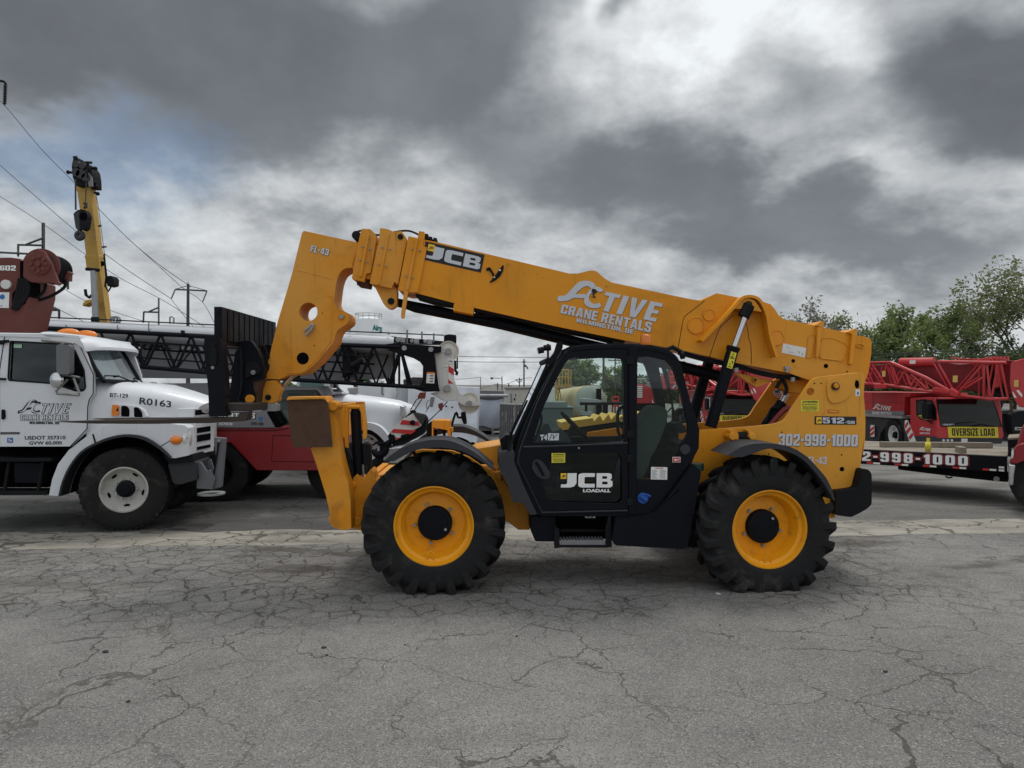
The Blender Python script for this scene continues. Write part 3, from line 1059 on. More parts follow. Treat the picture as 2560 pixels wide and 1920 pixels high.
# --- lift rams either side of the boom
for v0, nm in ((.80, 'near'), (1.52, 'far')):
    sh = V((0, 0, 0))
    a, c, e, f = (J.p(Z1('7', *q), .80) + N_ * (v0 - .80) for q in ((805, 285), (748, 400), (668, 655), (470, 1340)))
    lr = MB().cyl(c, f, .061, 22)
    k0 = e + (f - e) * .0
    mb = MB()
    mb.cyl(e, e + (f - e) * 1.0, .064, 22)
    mb.cyl(e + (e - f) * .012, e + (f - e) * .03, .072, 22)
    B = mb.build('lift_ram', BLK, TH, .004)
    MB().cyl(a, e + (f - e) * .1, .034, 18).build('ram_rod', CHR, B)
    mb = MB().cyl(a, a + (c - a) * .9, .062, 14)
    mb.build('ram_eye', BLKM, B, .004)
    if v0 < 1:
        lo = e + (f - e) * .06
        hi = e + (f - e) * .26
        ax_ = (f - e).normalized()
        si = ax_.cross(N_).normalized() * -.030
        of = N_ * -.0665
        q4 = [lo - si + of, lo + si + of, hi + si + of, hi - si + of]
        if (q4[1] - q4[0]).dot(J.u) < 0:
            q4 = [q4[1], q4[0], q4[3], q4[2]]
        MB().prism(q4, N_ * .01).build('warning_sticker', STY, B)
        mb = MB()
        o2 = N_ * -.002
        poly2(mb, q4, [ribbon([(.12, .62), (.5, .93), (.88, .62), (.12, .62)], .03), [(.35, .68), (.65, .68), (.65, .74), (.35, .74)], ribbon([(.2, .1), (.8, .1)], .02), ribbon([(.55, .45), (.8, .38), (.7, .28)], .05), [(.3, .2), (.45, .2), (.45, .3), (.3, .3)]], o2)
        mb.build('lettering', LETB, B)
mb = MB()
JT(mb, '7', (805, 278), .036, .765, .93)
mb.build('ram_pin', BLKM, TH, .005)
mb = MB()
JT(mb, '7', (805, 278), .020, .755, .93)
mb.build('grease_nipple', RST, TH, .005)
# --- compensating ram, lugs, red links behind the side plate
plate('7', '680,870 740,880 1010,935 905,985 870,992 830,975', 1.02, 1.10, 3).build('ram_lug', YEL, TH, .006)
mb = MB()
JT(mb, '7', (862, 932), .032, .985, 1.13)
mb.build('lug_boss', YEL, TH, .006)
mb = MB()
JT(mb, '7', (862, 932), .018, .97, 1.13)
mb.build('lug_pin', RST, TH, .004)
mb = MB().cyl(J.p(Z1('7', 945, 1330), 1.12), J.p(Z1('7', 1090, 1125), 1.12), .058, 18)
RM = mb.build('levelling_ram', BLK, TH, .004)
MB().cyl(J.p(Z1('7', 1075, 1150), 1.12), J.p(Z1('7', 1130, 1050), 1.12), .033, 16).build('ram_rod', CHR, RM)
plate('7', '1030,940 1290,930 1350,960 1240,1050 1150,1040 1060,1000', 1.05, 1.2).build('boom_foot', YEL2, TH, .01)
mb = MB().tube(J.ps(Z('7', '985,1330 1060,1240 1110,1190 1160,1175'), .95), .030, 8)
mb.build('red_link', M('oxide_red', (.22, .03, .03), .5), TH)
mb = MB()
for o_ in (0, .05, .1):
    mb.tube(J.ps(cr(Z('7', '950,1300 985,1200 1010,1170 1060,1180'), 3), 1.0 + o_), .012, 6)
mb.tube(J.ps(cr(Z('7', '1040,1000 1090,930 1130,1010 1110,1060'), 3), .98), .02, 6)
mb.build('hydraulic_hose', BLKM, TH)

# --- rear side plates
sp_o = Z('7', '370,1368 850,1332 1020,1312') + cr(Z('7', '1075,1296 1120,1265 1160,1200'), 3) + Z('7', '1340,940') + cr(Z('7', '1365,922 1400,908 1560,890'), 2) + Z('7', '1740,870 1795,884 1802,960 1797,1060 1808,1200 1812,1300 1808,1450 1790,1580') + Z('8', '1530,330 1500,550 1475,700 1310,722 1300,940 900,980 190,960 150,520')
vp0 = .62
hol = [circ(Z1('7', 1335, 1035), 9.5, 24)]
SP = plate('0', sp_o, vp0, vp0 + .045, 0, hol).build('side_plate', YEL, TH, .006)
mb = MB()
lc = [J.loc(p) for p in J.ps(sp_o, vp0)]
mb.prism([J.at(u_, 1.62, z_) for u_, v_, z_ in lc], N_ * .045)
FP = mb.build('side_plate', YEL, TH, .006)
# chassis between the plates
u0 = J.loc(J.p(Z1('7', 400, 1500), vp0))[0]
u1 = J.loc(J.p(Z1('7', 1780, 1500), vp0))[0]
mb = MB().box(J.at((u0 + u1) / 2, 1.15, .86), u1 - u0 - .15, .92, .42, J.u, N_)
mb.box(J.at(u1 - .30, 1.15, 1.2), .5, .92, .35, J.u, N_)
mb.build('rear_chassis', BLKM, TH, .01)
cam_o = cr(Z('7', '1485,940 1520,915 1580,918 1640,960 1685,1020 1680,1060 1640,1100 1570,1130 1520,1128 1490,1090 1478,1010'), 3, True)
MB().prism(J.ps(cam_o, vp0 - .018), N_ * .03).build('pivot_boss', YEL, SP, .006)
mb = MB()
JT(mb, '7', (1557, 988), .042, vp0 - .04, vp0)
mb.build('pivot_pin', RST, SP, .006)
mb = MB()
JT(mb, '7', (1563, 984), .026, vp0 - .06, vp0)
mb.build('pin_cap', YEL2, SP, .005)
mb = MB()
JT(mb, '8', (1357, 551), .024, vp0 - .003, vp0 + .02)
mb.prism(J.ps(rnd(Z('7', '1725,935 1748,935 1758,975 1750,1005 1728,1005 1718,975'), 6), vp0 - .003), N_ * .02)
for a in ((1370, 962), (1428, 962), (1088, 1385), (975, 1573), (1605, 1580)):
    JT(mb, '7', a, .008, vp0 - .003, vp0 + .02, 8)
mb.build('plate_port', DARK, SP)
# steering / slew lugs above the rear wheel
mb = MB()
for s in ('640,1370 680,1355 710,1390 716,1430 690,1560 690,1640 635,1640', '790,1360 830,1368 862,1400 860,1460 838,1470 820,1440'):
    mb.prism(J.ps(rnd(Z('7', s), 5), .48), N_ * .15)
for a in ((665, 1425), (840, 1425)):
    JT(mb, '7', a, .035, .44, .62)
mb.build('axle_lug', YEL, TH, .008)
mb = MB().cyl(J.p(Z1('7', 690, 1430), .56), J.p(Z1('7', 840, 1420), .56), .055, 14)
mb.cyl(J.p(Z1('7', 765, 1420), .54), J.p(Z1('7', 755, 1650), .54), .06, 14)
mb.build('sway_ram', BLKM, TH, .005)
# rear counterweight bumper
bo_ = rnd(Z('8', '1312,728 1440,712 1478,700 1512,560 1530,548 1570,556 1594,590 1594,835 1540,880 1430,935 1302,918'), 6)
MB().prism(J.ps(bo_, .50), N_ * 1.42).build('counterweight', BLKM, TH, .035, seg=3)

# --- wheels
def ag_wheel(q, vn, W, rim_ph, name='wheel', far=False, steer=0.):
    c = J.p(q, vn) if not far else q
    ax_ = -N_
    if steer:
        ax_ = (Matrix.Rotation(R(steer), 3, 'Z') @ ax_)
    c = c - ax_ * (W / 2)          # tyre mid plane
    RO, RR = .685, .372
    h = W / 2
    rim = MB().lathe(c, ax_, [(RR + .010, h * .80), (RR + .012, h * .86), (RR - .004, h * .87), (RR - .014, h * .80), (RR - .022, h * .66), (RR - .052, h * .58), (RR - .060, h * .40), (RR - .085, h * .10), (.285, h * .02), (.16, h * .02), (.15, h * .05), (.001, h * .05)], 56)
    rim.lathe(c, ax_, [(RR - .01, -h * .85), (RR + .012, -h * .85), (RR + .012, h * .80)], 56)
    WH = rim.build(name, RIMY, TH, 0, 40)
    ty = MB()
    pf = [(RR + .004, h * .84), (RR + .022, h * .93), (.43, h * .985), (.50, h * 1.0), (.56, h * .985), (.598, h * .92), (.620, h * .80), (.628, h * .4), (.630, 0)]
    pf = pf + [(r, -hh) for r, hh in reversed(pf[:-1])]
    ty.lathe(c, ax_, pf, 96)
    ty.lathe(c, ax_, [(.452, h * .985), (.455, h * 1.004), (.459, h * .988)], 96)
    x, y = perp(ax_)
    nl = 21

    def cp(r, th, hh):
        return c + ax_ * hh + (x * math.cos(th) + y * math.sin(th)) * r
    for sgn in (1, -1):
        for i in range(nl):
            t0 = 2 * math.pi * (i + (.5 if sgn < 0 else 0)) / nl + rim_ph
            jit = .004 * math.sin(i * 7.3)
            secs = []
            for hh, dt, rb, rt, wb, wt in ((-.02, .27, .62, .676, .050, .036), (.35, .15, .62, .688 + jit, .056, .042), (.80, .035, .61, .688 + jit, .066, .048), (.985, .0, .58, .668, .074, .054)):
                th = t0 - dt
                secs.append([cp(rb, th - wb, hh * h * sgn), cp(rt, th - wt, hh * h * sgn), cp(rt, th + wt, hh * h * sgn), cp(rb, th + wb, hh * h * sgn)])
            th = t0 + .01
            secs.append([cp(.515, th - .066, .985 * h * sgn), cp(.560, th - .052, 1.065 * h * sgn), cp(.560, th + .052, 1.065 * h * sgn), cp(.515, th + .066, .985 * h * sgn)])
            ty.loft(secs)
    ty.build('tyre', RUB, WH, .007, 40)
    hub = MB().lathe(c, ax_, [(.168, h * .04), (.166, h * .22), (.158, h * .27), (.09, h * .285), (.001, h * .29)], 40)
    hub.build('hub_cap', BLK, WH)
    MB().lathe(c, ax_, [(.118, h * .27), (.121, h * .292), (.124, h * .27)], 36).build('hub_ring', BLKM, WH)
    hp_ = cp(.118, rim_ph * 9 + 2.2, h * .27)
    MB().cyl(hp_, hp_ + ax_ * .022, .013, 10).build('hub_plug', GALV, WH)
    bm_ = MB()
    for k_ in range(10):
        a = 2 * math.pi * k_ / 10 + rim_ph * 2
        if k_ % 2 == 0:
            bm_.cyl(cp(.196, a, h * .02), cp(.196, a, h * .14), .017, 8)
    bm_.build('wheel_bolt', STL, WH)
    bm_ = MB()
    a0 = math.radians(80) + rim_ph
    bm_.tube([cp(.330, a0 - .09, h * .62), cp(.27, a0 - .10, h * .64), cp(.245, a0, h * .64), cp(.27, a0 + .10, h * .64), cp(.330, a0 + .09, h * .62)], .008, 6)
    bm_.build('valve_guard', RIMY, WH)
    return WH


FWC = Z1('5', 714, 1012)
RWC = Z1('8', 795, 1038)
ag_wheel(FWC, .0, .44, .05)
ag_wheel(RWC, -.02, .44, .19, steer=5)
for q, rp in ((FWC, .2), (RWC, .33)):
    u_, v_, z_ = J.loc(J.p(q, 0))
    ag_wheel(J.at(u_ + .02, 1.86, z_), 0, .44, rp, far=True)
# axles
mb = MB()
for q in (FWC, RWC):
    u_, v_, z_ = J.loc(J.p(q, 0))
    mb.cyl(J.at(u_, .25, z_), J.at(u_, 2.05, z_), .11, 16)
    mb.ball(J.at(u_, 1.15, z_), .24, 8)
mb.build('axle', BLKM, TH)

# --- front chassis
vf0 = .60
fc = Z('5', '540,440 575,402 620,393 860,402 1000,455 1095,520') + Z('5', '1225,585 1330,720 1440,830 1482,900 1482,1036 1390,1036 1330,990 1250,930 1100,1100 330,1050 300,700')
plate('0', fc, vf0, vf0 + .06).build('front_chassis', YEL, TH, .008)
u0 = J.loc(J.p(Z1('5', 250, 900), vf0))[0]
u1 = J.loc(J.p(Z1('5', 1480, 900), vf0))[0]
mb = MB().box(J.at((u0 + u1) / 2, 1.13, .86), u1 - u0, .94, .40, J.u, N_)
mb.box(J.at((u1 + 3.0) / 2, 1.15, .80), 3.0 - u1 + 1.0, .80, .36, J.u, N_)
mb.build('main_frame', YEL, TH, .01)
plate('5', '1000,420 1045,392 1270,357 1285,365 1285,408 1238,420 1225,560 1205,545', .72, 1.5, 1).build('front_deck', YEL, TH, .008)
plate('5', '1195,580 1250,572 1255,640 1215,620', .58, 1.5).build('deck_edge', YEL2, TH, .004)
# far side bonnet seen through the cab
en = Z('A', '160,1272 240,1255 410,1235 735,1190 765,1255 790,1215 865,1140 920,1245 1020,1122 1068,1220 1165,1110 1215,1190 1255,1150 1290,1190 1540,1140 1690,1090 1780,1120 1740,1160 1530,1195 1180,1255 530,1350 200,1410')
plate('0', en, 1.60, 2.15).build('engine_bonnet', M('lemon_bonnet_paint', (.74, .50, .10), .45, 0, .2), TH, .01)
plate('A', '640,1455 1200,1370 1270,1380 1270,1480 1200,1560 900,1570 660,1560', 1.50, 1.6, 6).build('engine_guard', YEL, TH, .01)
mb = MB().prism(J.ps(Z('A', '100,1400 1300,1260 1300,1700 100,1700'), 1.72), N_ * .38)
mb.build('engine_block', BLKM, TH, .01)
# front work hood, far stabiliser bits seen over the wheel
fh = plate('13', '960,1190 970,1184 1140,1186 1152,1196 1152,1400 1130,1400 1130,1290 975,1260 975,1390 958,1390', 1.35, 1.75, 1)
fh.build('lamp_bracket', YEL, TH, .006)
mb = MB()
for s in ('985,1290 1010,1290 1010,1400 985,1400', '1075,1215 1105,1215 1105,1400 1080,1400'):
    mb.prism(J.ps(Z('13', s), 1.42), N_ * .1)
mb.prism(J.ps(rnd(Z('13', '905,1230 955,1190 965,1300 945,1360 900,1360'), 4), 1.5), N_ * .2)
mb.build('front_lamp', BLK, TH, .008)
mb = MB().tube(J.ps(cr(Z('13', '1165,1390 1170,1270 1215,1110 1235,1110 1245,1150 1290,1150'), 2), 1.9), .014, 8)
MI = mb.build('mirror_arm', BLKM, TH)
plate('13', '1275,1095 1325,1090 1340,1225 1305,1225 1280,1160', 1.85, 2.0, 3).build('mirror', BLK, MI, .015)
mb = MB().prism(J.ps(Z('13', '1155,1262 1190,1262 1190,1310 1155,1310'), 1.5), N_ * .1)
mb.build('bracket_plate', YEL, TH, .006)
# --- mudguards
fa = cr(Z('5', '312,492 400,420 520,356 640,326 740,316 850,326 960,370 1060,430 1140,500 1196,545'), 3)
fb = cr(Z('5', '1190,560 1100,492 980,425 860,389 740,378 640,388 540,412 440,466 400,488'), 3)
FM = MB().prism(J.ps(fa + fb, -.06), N_ * .52).build('mudguard', PLAS, TH, .012)
mb = MB()
for s in ('540,420 565,415 590,450 575,470', '900,440 945,420 960,430 905,465', '1080,520 1100,530 1080,560'):
    mb.prism(J.ps(Z('5', s), .08), N_ * .04)
mb.build('guard_stay', BLKM, FM)
lc = [J.loc(p) for p in J.ps(fa + fb, -.06)]
MB().prism([J.at(u_ + .08, 1.86, z_ + .01) for u_, v_, z_ in lc], N_ * .52).build('mudguard', PLAS, TH, .012)
ra = cr(Z('8', '440,442 500,405 560,372 650,350 760,346 880,358 980,390 1080,455 1160,538 1230,622 1275,710 1302,803'), 3)
rb = cr(Z('8', '1285,798 1255,735 1200,650 1130,560 1050,480 960,425 860,395 760,390 650,425 560,455 500,452'), 3)
MB().prism(J.ps(ra + rb, -.06), N_ * .52).build('mudguard', PLAS, TH, .012)
mb = MB().prism(J.ps(Z('8', '860,500 1040,490 1200,640 1215,735 1190,730 1040,520 900,520'), .25), N_ * .12)
mb.build('guard_stay', BLKM, TH)
# ------------------------------------------------------------------ telehandler: cab
vc0, vc1 = .16, .96
cab_o = Z('6', '575,148 625,124 780,108 960,104 1180,117') + cr(Z('6', '1280,140 1350,186 1392,262 1450,490 1500,640 1516,705'), 3) + Z('6', '1513,830 1490,872 1440,950 1350,1072 1270,1182') + cr(Z('6', '1205,1265 1120,1298 1000,1302'), 3) + Z('6', '440,1300 395,1290 300,1085 235,930 245,850 300,690 400,470 500,280')
h_up = rnd(Z('6', '625,206 760,197 900,203 988,216 996,770 985,788 620,800 362,790 385,700 440,545 520,375 588,245'), 6)
h_lo = rnd(Z('6', '500,868 945,860 980,895 985,1185 955,1215 500,1205 462,1180 432,1090 430,1060 482,985 490,890'), 6)
h_q = rnd(Z('6', '1088,200 1160,195 1292,226 1338,286 1390,450 1440,660 1440,735 1405,790 1362,900 1250,1050 1085,1050'), 7)
CB = plate('0', cab_o, vc0, vc0 + .07, 0, [h_up, h_lo, h_q]).build('cab', BLK, TH, .010)
lab(CB, 'black operator cab with large windows')
P_ = lambda u_, v_, z_: J.at(u_, v_, z_)
lcab = [J.loc(p) for p in J.ps(cab_o, vc0)]


def back(k, s, v, rad=0):
    """outline taken on the near side, carried across the cab"""
    pts = Z(k, s) if isinstance(s, str) else s
    if rad:
        pts = rnd(pts, rad)
    return [J.at(*(lambda q: (q[0], v, q[2]))(J.loc(p))) for p in J.ps(pts, vc0)]


vw = vc1 - .06
far1 = back('6', '370,800 440,545 520,375 625,206', vw) + J.ps(rnd(Z('A', '1230,75 1600,115 1690,260 1800,600 1890,960 1880,1300 1500,1520'), 4)[2:-2], vw)
far2 = J.ps(rnd(Z('A', '1925,270 2050,235 2115,500 2175,900 2185,1230 2085,1320 2035,900 1985,560'), 4), vw)
MB().prism(back('0', cab_o, vw), N_ * .06, [far1, far2]).build('cab_wall', BLKM, CB, .006)
# roof, rear wall, sill, floor
def across(k, s, w_, name, m_, v0=vc0 + .06, v1=vc1 - .05, bev=.008):
    p = back(k, s, v0)
    lo = back('0', [(a[0], a[1] + w_) for a in Z(k, s)], v0)
    return MB().prism(p + lo[::-1], N_ * (v1 - v0)).build(name, m_, CB, bev)


across('6', '560,170 630,128 780,112 960,108 1180,121 1290,148 1350,192', 14, 'cab_roof', BLK, vc0 - .005, vc1, .012)
across('6', '1380,800 1500,800 1440,948 1350,1070 1270,1180', 30, 'cab_rear_wall', BLKM)
across('6', '300,1100 440,1180 1200,1190', 30, 'cab_floor', BLKM)
# windscreen in its own frame
ws = back('6', '470,225 360,470 215,790 190,880', vc0 + .01)
we = back('6', '470,225 360,470 215,790 190,880', vc1 - .02)
mb = MB()
for a, c in ((ws, we),):
    mb.add(a + c, [(0, 1, 5, 4), (1, 2, 6, 5), (2, 3, 7, 6)])
mb.build('windscreen', GLC, CB, fix=False)
mb = MB()
for v_ in (vc0, vc1 - .05):
    mb.tube([p + N_ * 0 for p in back('6', '480,215 365,470 220,790 185,890', v_)], .013, 8)
mb.tube([back('6', '470,225', vc0)[0], back('6', '470,225', vc1)[0]], .03, 8)
mb.tube([back('6', '190,880', vc0)[0], back('6', '190,880', vc1)[0]], .03, 8)
mb.build('windscreen_frame', BLKM, CB)
mb = MB()
mb.tube(back('6', '330,500 225,720 185,870', vc0 + .06), .012, 6)
mb.tube(back('6', '270,600 200,760', vc0 + .04), .008, 6)
mb.build('wiper', BLKM, CB)
GB_ = [('cab_window', h_up, vc0 + .03, GLC), ('cab_window', h_lo, vc0 + .03, GLD), ('cab_window', h_q, vc0 + .03, GLC)]
for nm, hh, v_, m_ in GB_:
    MB().sheet(J.ps(hh, v_)).build(nm, m_, CB, fix=False)
mb = MB().prism(back('6', '1245,240 1320,260 1425,700 1400,745', vc0 + .2), N_ * .02)
# door and its trim
door_o = rnd(Z('6', '590,165 1015,150 1022,1250 430,1268 265,930 275,855 400,510 520,270'), 8)
DR = plate('0', door_o, vc0 - .022, vc0, 0, [rnd(Z('6', '625,202 990,212 998,790 360,795 440,545 520,372 588,242'), 5), h_lo]).build('door', BLK, CB, .006)
mb = MB()
mb.tube(J.ps(Z('6', '300,822 480,818 1020,795'), vc0 - .02), .011, 6)
mb.tube(J.ps(Z('6', '600,160 520,265 400,505 275,850 262,925 430,1275 1020,1262'), vc0 - .012), .010, 6)
mb.build('door_seal', PLAS, DR)
mb = MB().prism(J.ps(rnd(Z('6', '365,920 400,905 440,930 485,1000 480,1040 430,1045 390,1020 360,970'), 6), vc0 - .030), N_ * .01)
HP = mb.build('handle_recess', PLAS, DR, .004)
mb = MB().tube(J.ps(Z('6', '385,925 410,960 440,1020'), vc0 - .045), .012, 8)
mb.build('door_handle', BLK, DR)
mb = MB()
JT(mb, '6', (684, 830), .010, vc0 - .04, vc0)
mb.build('door_lock', STL, DR)
mb = MB()
for y in (225, 735, 905, 1205):
    mb.prism(J.ps(Z('6', f'1015,{y-25} 1062,{y-25} 1062,{y+25} 1015,{y+25}'), vc0 - .032), N_ * .03)
mb.build('hinge', BLKM, DR, .005)
mb = MB()
mb.prism(J.ps(Z('6', '1028,140 1085,140 1085,1290 1028,1290'), vc0 - .012), N_ * .02)
mb.build('cab_pillar', BLK, CB, .006)
# bodywork round the lower cab
plate('6', '130,862 185,850 240,858 236,925 300,1085 395,1290 345,1292 300,1210 230,1205 180,1060 125,955', .14, .95, 3).build('cab_front_cowl', PLAS, TH, .015)
plate('6', '135,775 185,735 210,745 185,850 150,840', .3, .8, 3).build('front_lamp', BLK, TH, .012)
plate('6', '350,1290 375,1300 525,1300 520,1478 382,1476 350,1400', .22, .8).build('battery_box', BLK, TH, .012)
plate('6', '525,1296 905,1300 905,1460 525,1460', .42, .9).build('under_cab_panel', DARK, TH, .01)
ST = plate('6', '525,1380 548,1390 552,1500 870,1500 868,1390 890,1300 905,1300 912,1525 905,1515 875,1520 560,1518 515,1525 512,1490 520,1300', .16, .19).build('step_bracket', BLKM, TH, .004)
mb = MB()
a, c = J.p(Z1('6', 556, 1470), .17), J.p(Z1('6', 866, 1468), .17)
mb.prism([a, c, c - V((0, 0, .045)), a - V((0, 0, .045))], N_ * .015)
for k_ in range(14):
    q = a.lerp(c, (k_ + .5) / 14)
    mb.box(q + N_ * .09 + V((0, 0, -.012)), .016, .17, .03, J.u, N_)
mb.build('step_tread', GRY, ST, .002)
mb = MB()
a, c = J.p(Z1('6', 556, 1390), .34), J.p(Z1('6', 866, 1390), .34)
mb.prism([a, c, c - V((0, 0, .03)), a - V((0, 0, .03))], N_ * .12)
mb.build('step_tread', BLKM, ST, .003)
tank_o = rnd(Z('6', '938,1312 1000,1310 1120,1303 1215,1268 1290,1185 1455,960 1475,950 1530,988 1512,1100 1440,1490 1425,1527 1380,1527 935,1503 912,1465'), 5)
TK = plate('0', tank_o, .10, .62).build('fuel_tank', BLK, TH, .03, seg=3)
mb = MB().cyl(J.p(Z1('6', 1495, 985), .28), J.p(Z1('6', 1493, 935), .28), .075, 20)
mb.build('filler_cap', M('dark_green_cap', (.01, .035, .022), .4), TK, .006)
mb = MB()
JT(mb, '6', (1128, 1178), .054, vc0 - .012, vc0 + .03, 24)
BC = mb.build('adblue_filler', BLUEC, CB, .008)
mb = MB().tube(J.ps(Z('6', '1105,1160 1150,1195'), vc0 - .02), .018, 8)
mb.tube(J.ps(Z('6', '1150,1150 1178,1165'), vc0 - .01), .012, 8)
mb.build('filler_cap', BLUEC, BC)
mb = MB()
JT(mb, '6', (1420, 840), .050, vc0 - .004, vc0 + .02, 20)
mb.build('rear_speaker', PLAS, CB, .006)
# inside the cab
sv = .36
SEv = [(1088, 700), (1120, 640), (1190, 560), (1240, 540), (1285, 560), (1298, 610), (1265, 720), (1215, 840), (1180, 900), (1150, 1000), (1080, 1060), (1000, 1040), (1010, 960), (1080, 900)]
mb = MB().prism(J.ps(cr([Z1('6', *q) for q in SEv], 2, True), sv), N_ * .42)
S_ = mb.build('seat', SEAT, CB, .05, seg=3)
mb = MB().prism(J.ps(rnd(Z('6', '1345,660 1395,655 1425,690 1430,720 1380,730 1350,705'), 5), .5), N_ * .3)
mb.build('armrest', BLKM, CB, .02)
ctr, n1_ = J.p(Z1('6', 648, 672), .52), None
t_ax = (J.p(Z1('6', 555, 575), .52) - J.p(Z1('6', 742, 768), .52)).normalized()
ring = [ctr + t_ax * (.175 * 1.0 * math.cos(a * math.pi / 16)) + N_ * (.175 * math.sin(a * math.pi / 16)) for a in range(33)]
mb = MB().tube(ring, .016, 8)
for a in (4, 14, 24):
    mb.tube([ctr, ring[a]], .010, 6)
mb.tube([ctr, J.p(Z1('6', 600, 760), .52), J.p(Z1('6', 540, 840), .52)], .03, 10)
mb.build('steering_wheel', BLKM, CB)
mb = MB().prism(J.ps(rnd(Z('6', '410,720 450,660 470,660 500,720 560,700 610,740 640,800 400,800'), 4), .35), N_ * .4)
mb.prism(J.ps(Z('6', '380,1290 640,1290 640,1050 520,1050 430,1000'), .5), N_ * .35)
mb.prism(J.ps(Z('6', '640,1290 1060,1290 1060,1110 900,1080 640,1100'), .62), N_ * .25)
mb.build('dashboard', DGRY, CB, .02)
mb = MB()
mb.tube(J.ps(cr(Z('6', '988,545 965,560 952,600 955,720 985,755'), 3), vc0 + .06), .016, 8)
mb.tube(J.ps(cr(Z('6', '410,585 425,610 420,660 395,740 380,770'), 3), vc0 + .06), .012, 8)
mb.build('grab_handle', BLK, CB)
mb = MB().prism(J.ps(Z('6', '525,1020 625,1020 622,1130 528,1128'), .40), N_ * .01)
mb.prism(J.ps(Z('6', '950,930 985,870 985,1000 915,1120 905,1140 925,1060'), .45), N_ * .01)
mb.prism(J.ps(Z('6', '440,1100 490,1090 560,1140 470,1150'), .42), N_ * .01)
mb.build('paper', STW, CB)
# roof fittings
mb = MB().lathe(J.p(Z1('6', 1147, 118), .5), UP, [(.058, 0), (.062, .03), (.055, .10), (.048, .105), (.001, .108)], 24)
mb.build('beacon', AMB, CB)
mb = MB()
mb.cyl(J.p(Z1('6', 440, 150), .25), J.p(Z1('6', 400, 158), .25), .032, 14)
mb.cyl(J.p(Z1('6', 490, 135), .25), J.p(Z1('6', 440, 138), .25), .030, 14)
mb.tube(J.ps(Z('6', '470,110 470,220 520,170'), .25), .014, 6)
mb.cyl(J.p(Z1('6', 1385, 190), .3), J.p(Z1('6', 1410, 185), .3), .040, 12)
mb.tube(J.ps(Z('6', '1290,150 1330,130 1390,165'), .3), .022, 6)
WLmp = mb.build('work_light', BLKM, CB)
mb = MB().cyl(J.p(Z1('6', 399, 158), .25), J.p(Z1('6', 396, 159), .25), .028, 14)
mb.build('lamp_lens', LENS, WLmp)
MB().prism(J.ps(rnd(Z('6', '535,100 560,88 574,98 572,140 520,225 485,255 468,245 480,215 515,165'), 4), .12), N_ * .09).build('mirror', BLK, CB, .012)

# ------------------------------------------------------------------ fork carriage, forks
cf = .30
CG = MB()
a = J.p(Z1('3', 185, 782), cf)
c = J.p(Z1('3', 255, 784), cf)
e = J.p(Z1('3', 255, 1075), cf)
thk = (c - a).length
ht = a.z - e.z
mb = MB()
nb, wid = 11, 1.80
for k_ in range(nb):
    p = a + N_ * (wid * (k_ + .5) / nb) + J.u * thk / 2 - UP * ht / 2
    mb.box(p, thk, wid / nb - .028, ht, J.u, N_)
mb.box(a + N_ * wid / 2 + J.u * thk / 2 - UP * (ht - .03), thk * .6, wid, .06, J.u, N_)
mb.box(a + N_ * wid / 2 + J.u * thk * .5 - UP * .05, thk * .3, wid - .01, .05, J.u, N_)
mb.build('load_backrest', BLK, TH, .004)
plate('3', '108,1042 235,1035 246,1062 262,1250 275,1430 285,1545 278,1570 285,1659 290,1730 148,1735 140,1500 112,1240 100,1150', cf - .02, cf + .13, 1.5).build('fork_shank', BLK, TH, .008)
mb = MB().prism(J.ps(rnd(Z('3', '150,1140 210,1140 215,1260 205,1290 155,1290 145,1260'), 4), cf - .035), N_ * .02)
JT(mb, '3', (178, 1118), .028, cf - .03, cf)
mb.build('fork_latch', BLKM, TH, .006)
mb = MB()
JT(mb, '3', (177, 1310), .016, cf - .035, cf, 10)
mb.build('latch_pin', STL, TH)
q0, q1 = J.p(Z1('3', 240, 1085), cf + .1), J.p(Z1('3', 240, 1085), cf + .1) + N_ * 1.5
MB().cyl(q0, q1, .030, 14).build('fork_shaft', FORK, TH)
plate('3', '410,1085 495,1076 515,1085 560,1150 600,1235 618,1300 620,1395 600,1415 520,1420 528,1500 550,1560 545,1620 310,1620 330,1500 370,1180 400,1140', .78, .88, 2).build('carriage_plate', BLK, TH, .008)
lc = [J.loc(p) for p in J.ps(Z('3', '410,1085 495,1076 515,1085 560,1150 600,1235 618,1300 620,1395 600,1415 520,1420 528,1500 550,1560 545,1620 310,1620 330,1500 370,1180 400,1140'), .78)]
MB().prism([J.at(u_, 1.50, z_) for u_, v_, z_ in lc], N_ * .1).build('carriage_plate', BLK, TH, .008)
mb = MB().prism(J.ps(cr(Z('3', '465,1275 520,1260 565,1275 590,1320 585,1360 555,1370 460,1400'), 2), .75), N_ * .03)
mb.build('coupler_hook', BLKM, TH, .006)
mb = MB()
JT(mb, '3', (525, 1352), .024, .72, .78)
mb.build('coupler_pin', STL, TH, .004)
plate('3', '515,1400 600,1410 570,1500 560,1600 540,1660 525,1500', .80, 1.5).build('coupler_rust', RST, TH, .01)
plate('3', '640,1425 720,1418 770,1500 745,1562 735,1598 700,1618 556,1622 545,1540 560,1505 610,1510 625,1450', .98, 1.10, 3).build('tilt_bracket', YEL2, TH, .01)
plate('3', '680,1425 720,1500 750,1550 745,1600 700,1615 690,1500', 1.30, 1.42, 3).build('tilt_bracket', YEL2, TH, .01)
mb = MB()
JT(mb, '3', (655, 1567), .030, .96, 1.1)
mb.build('bracket_pin', BLKM, TH, .004)
mb = MB()
JT(mb, '3', (495, 1582), .045, .74, .80)
mb.build('carriage_pin', YEL2, TH, .006)
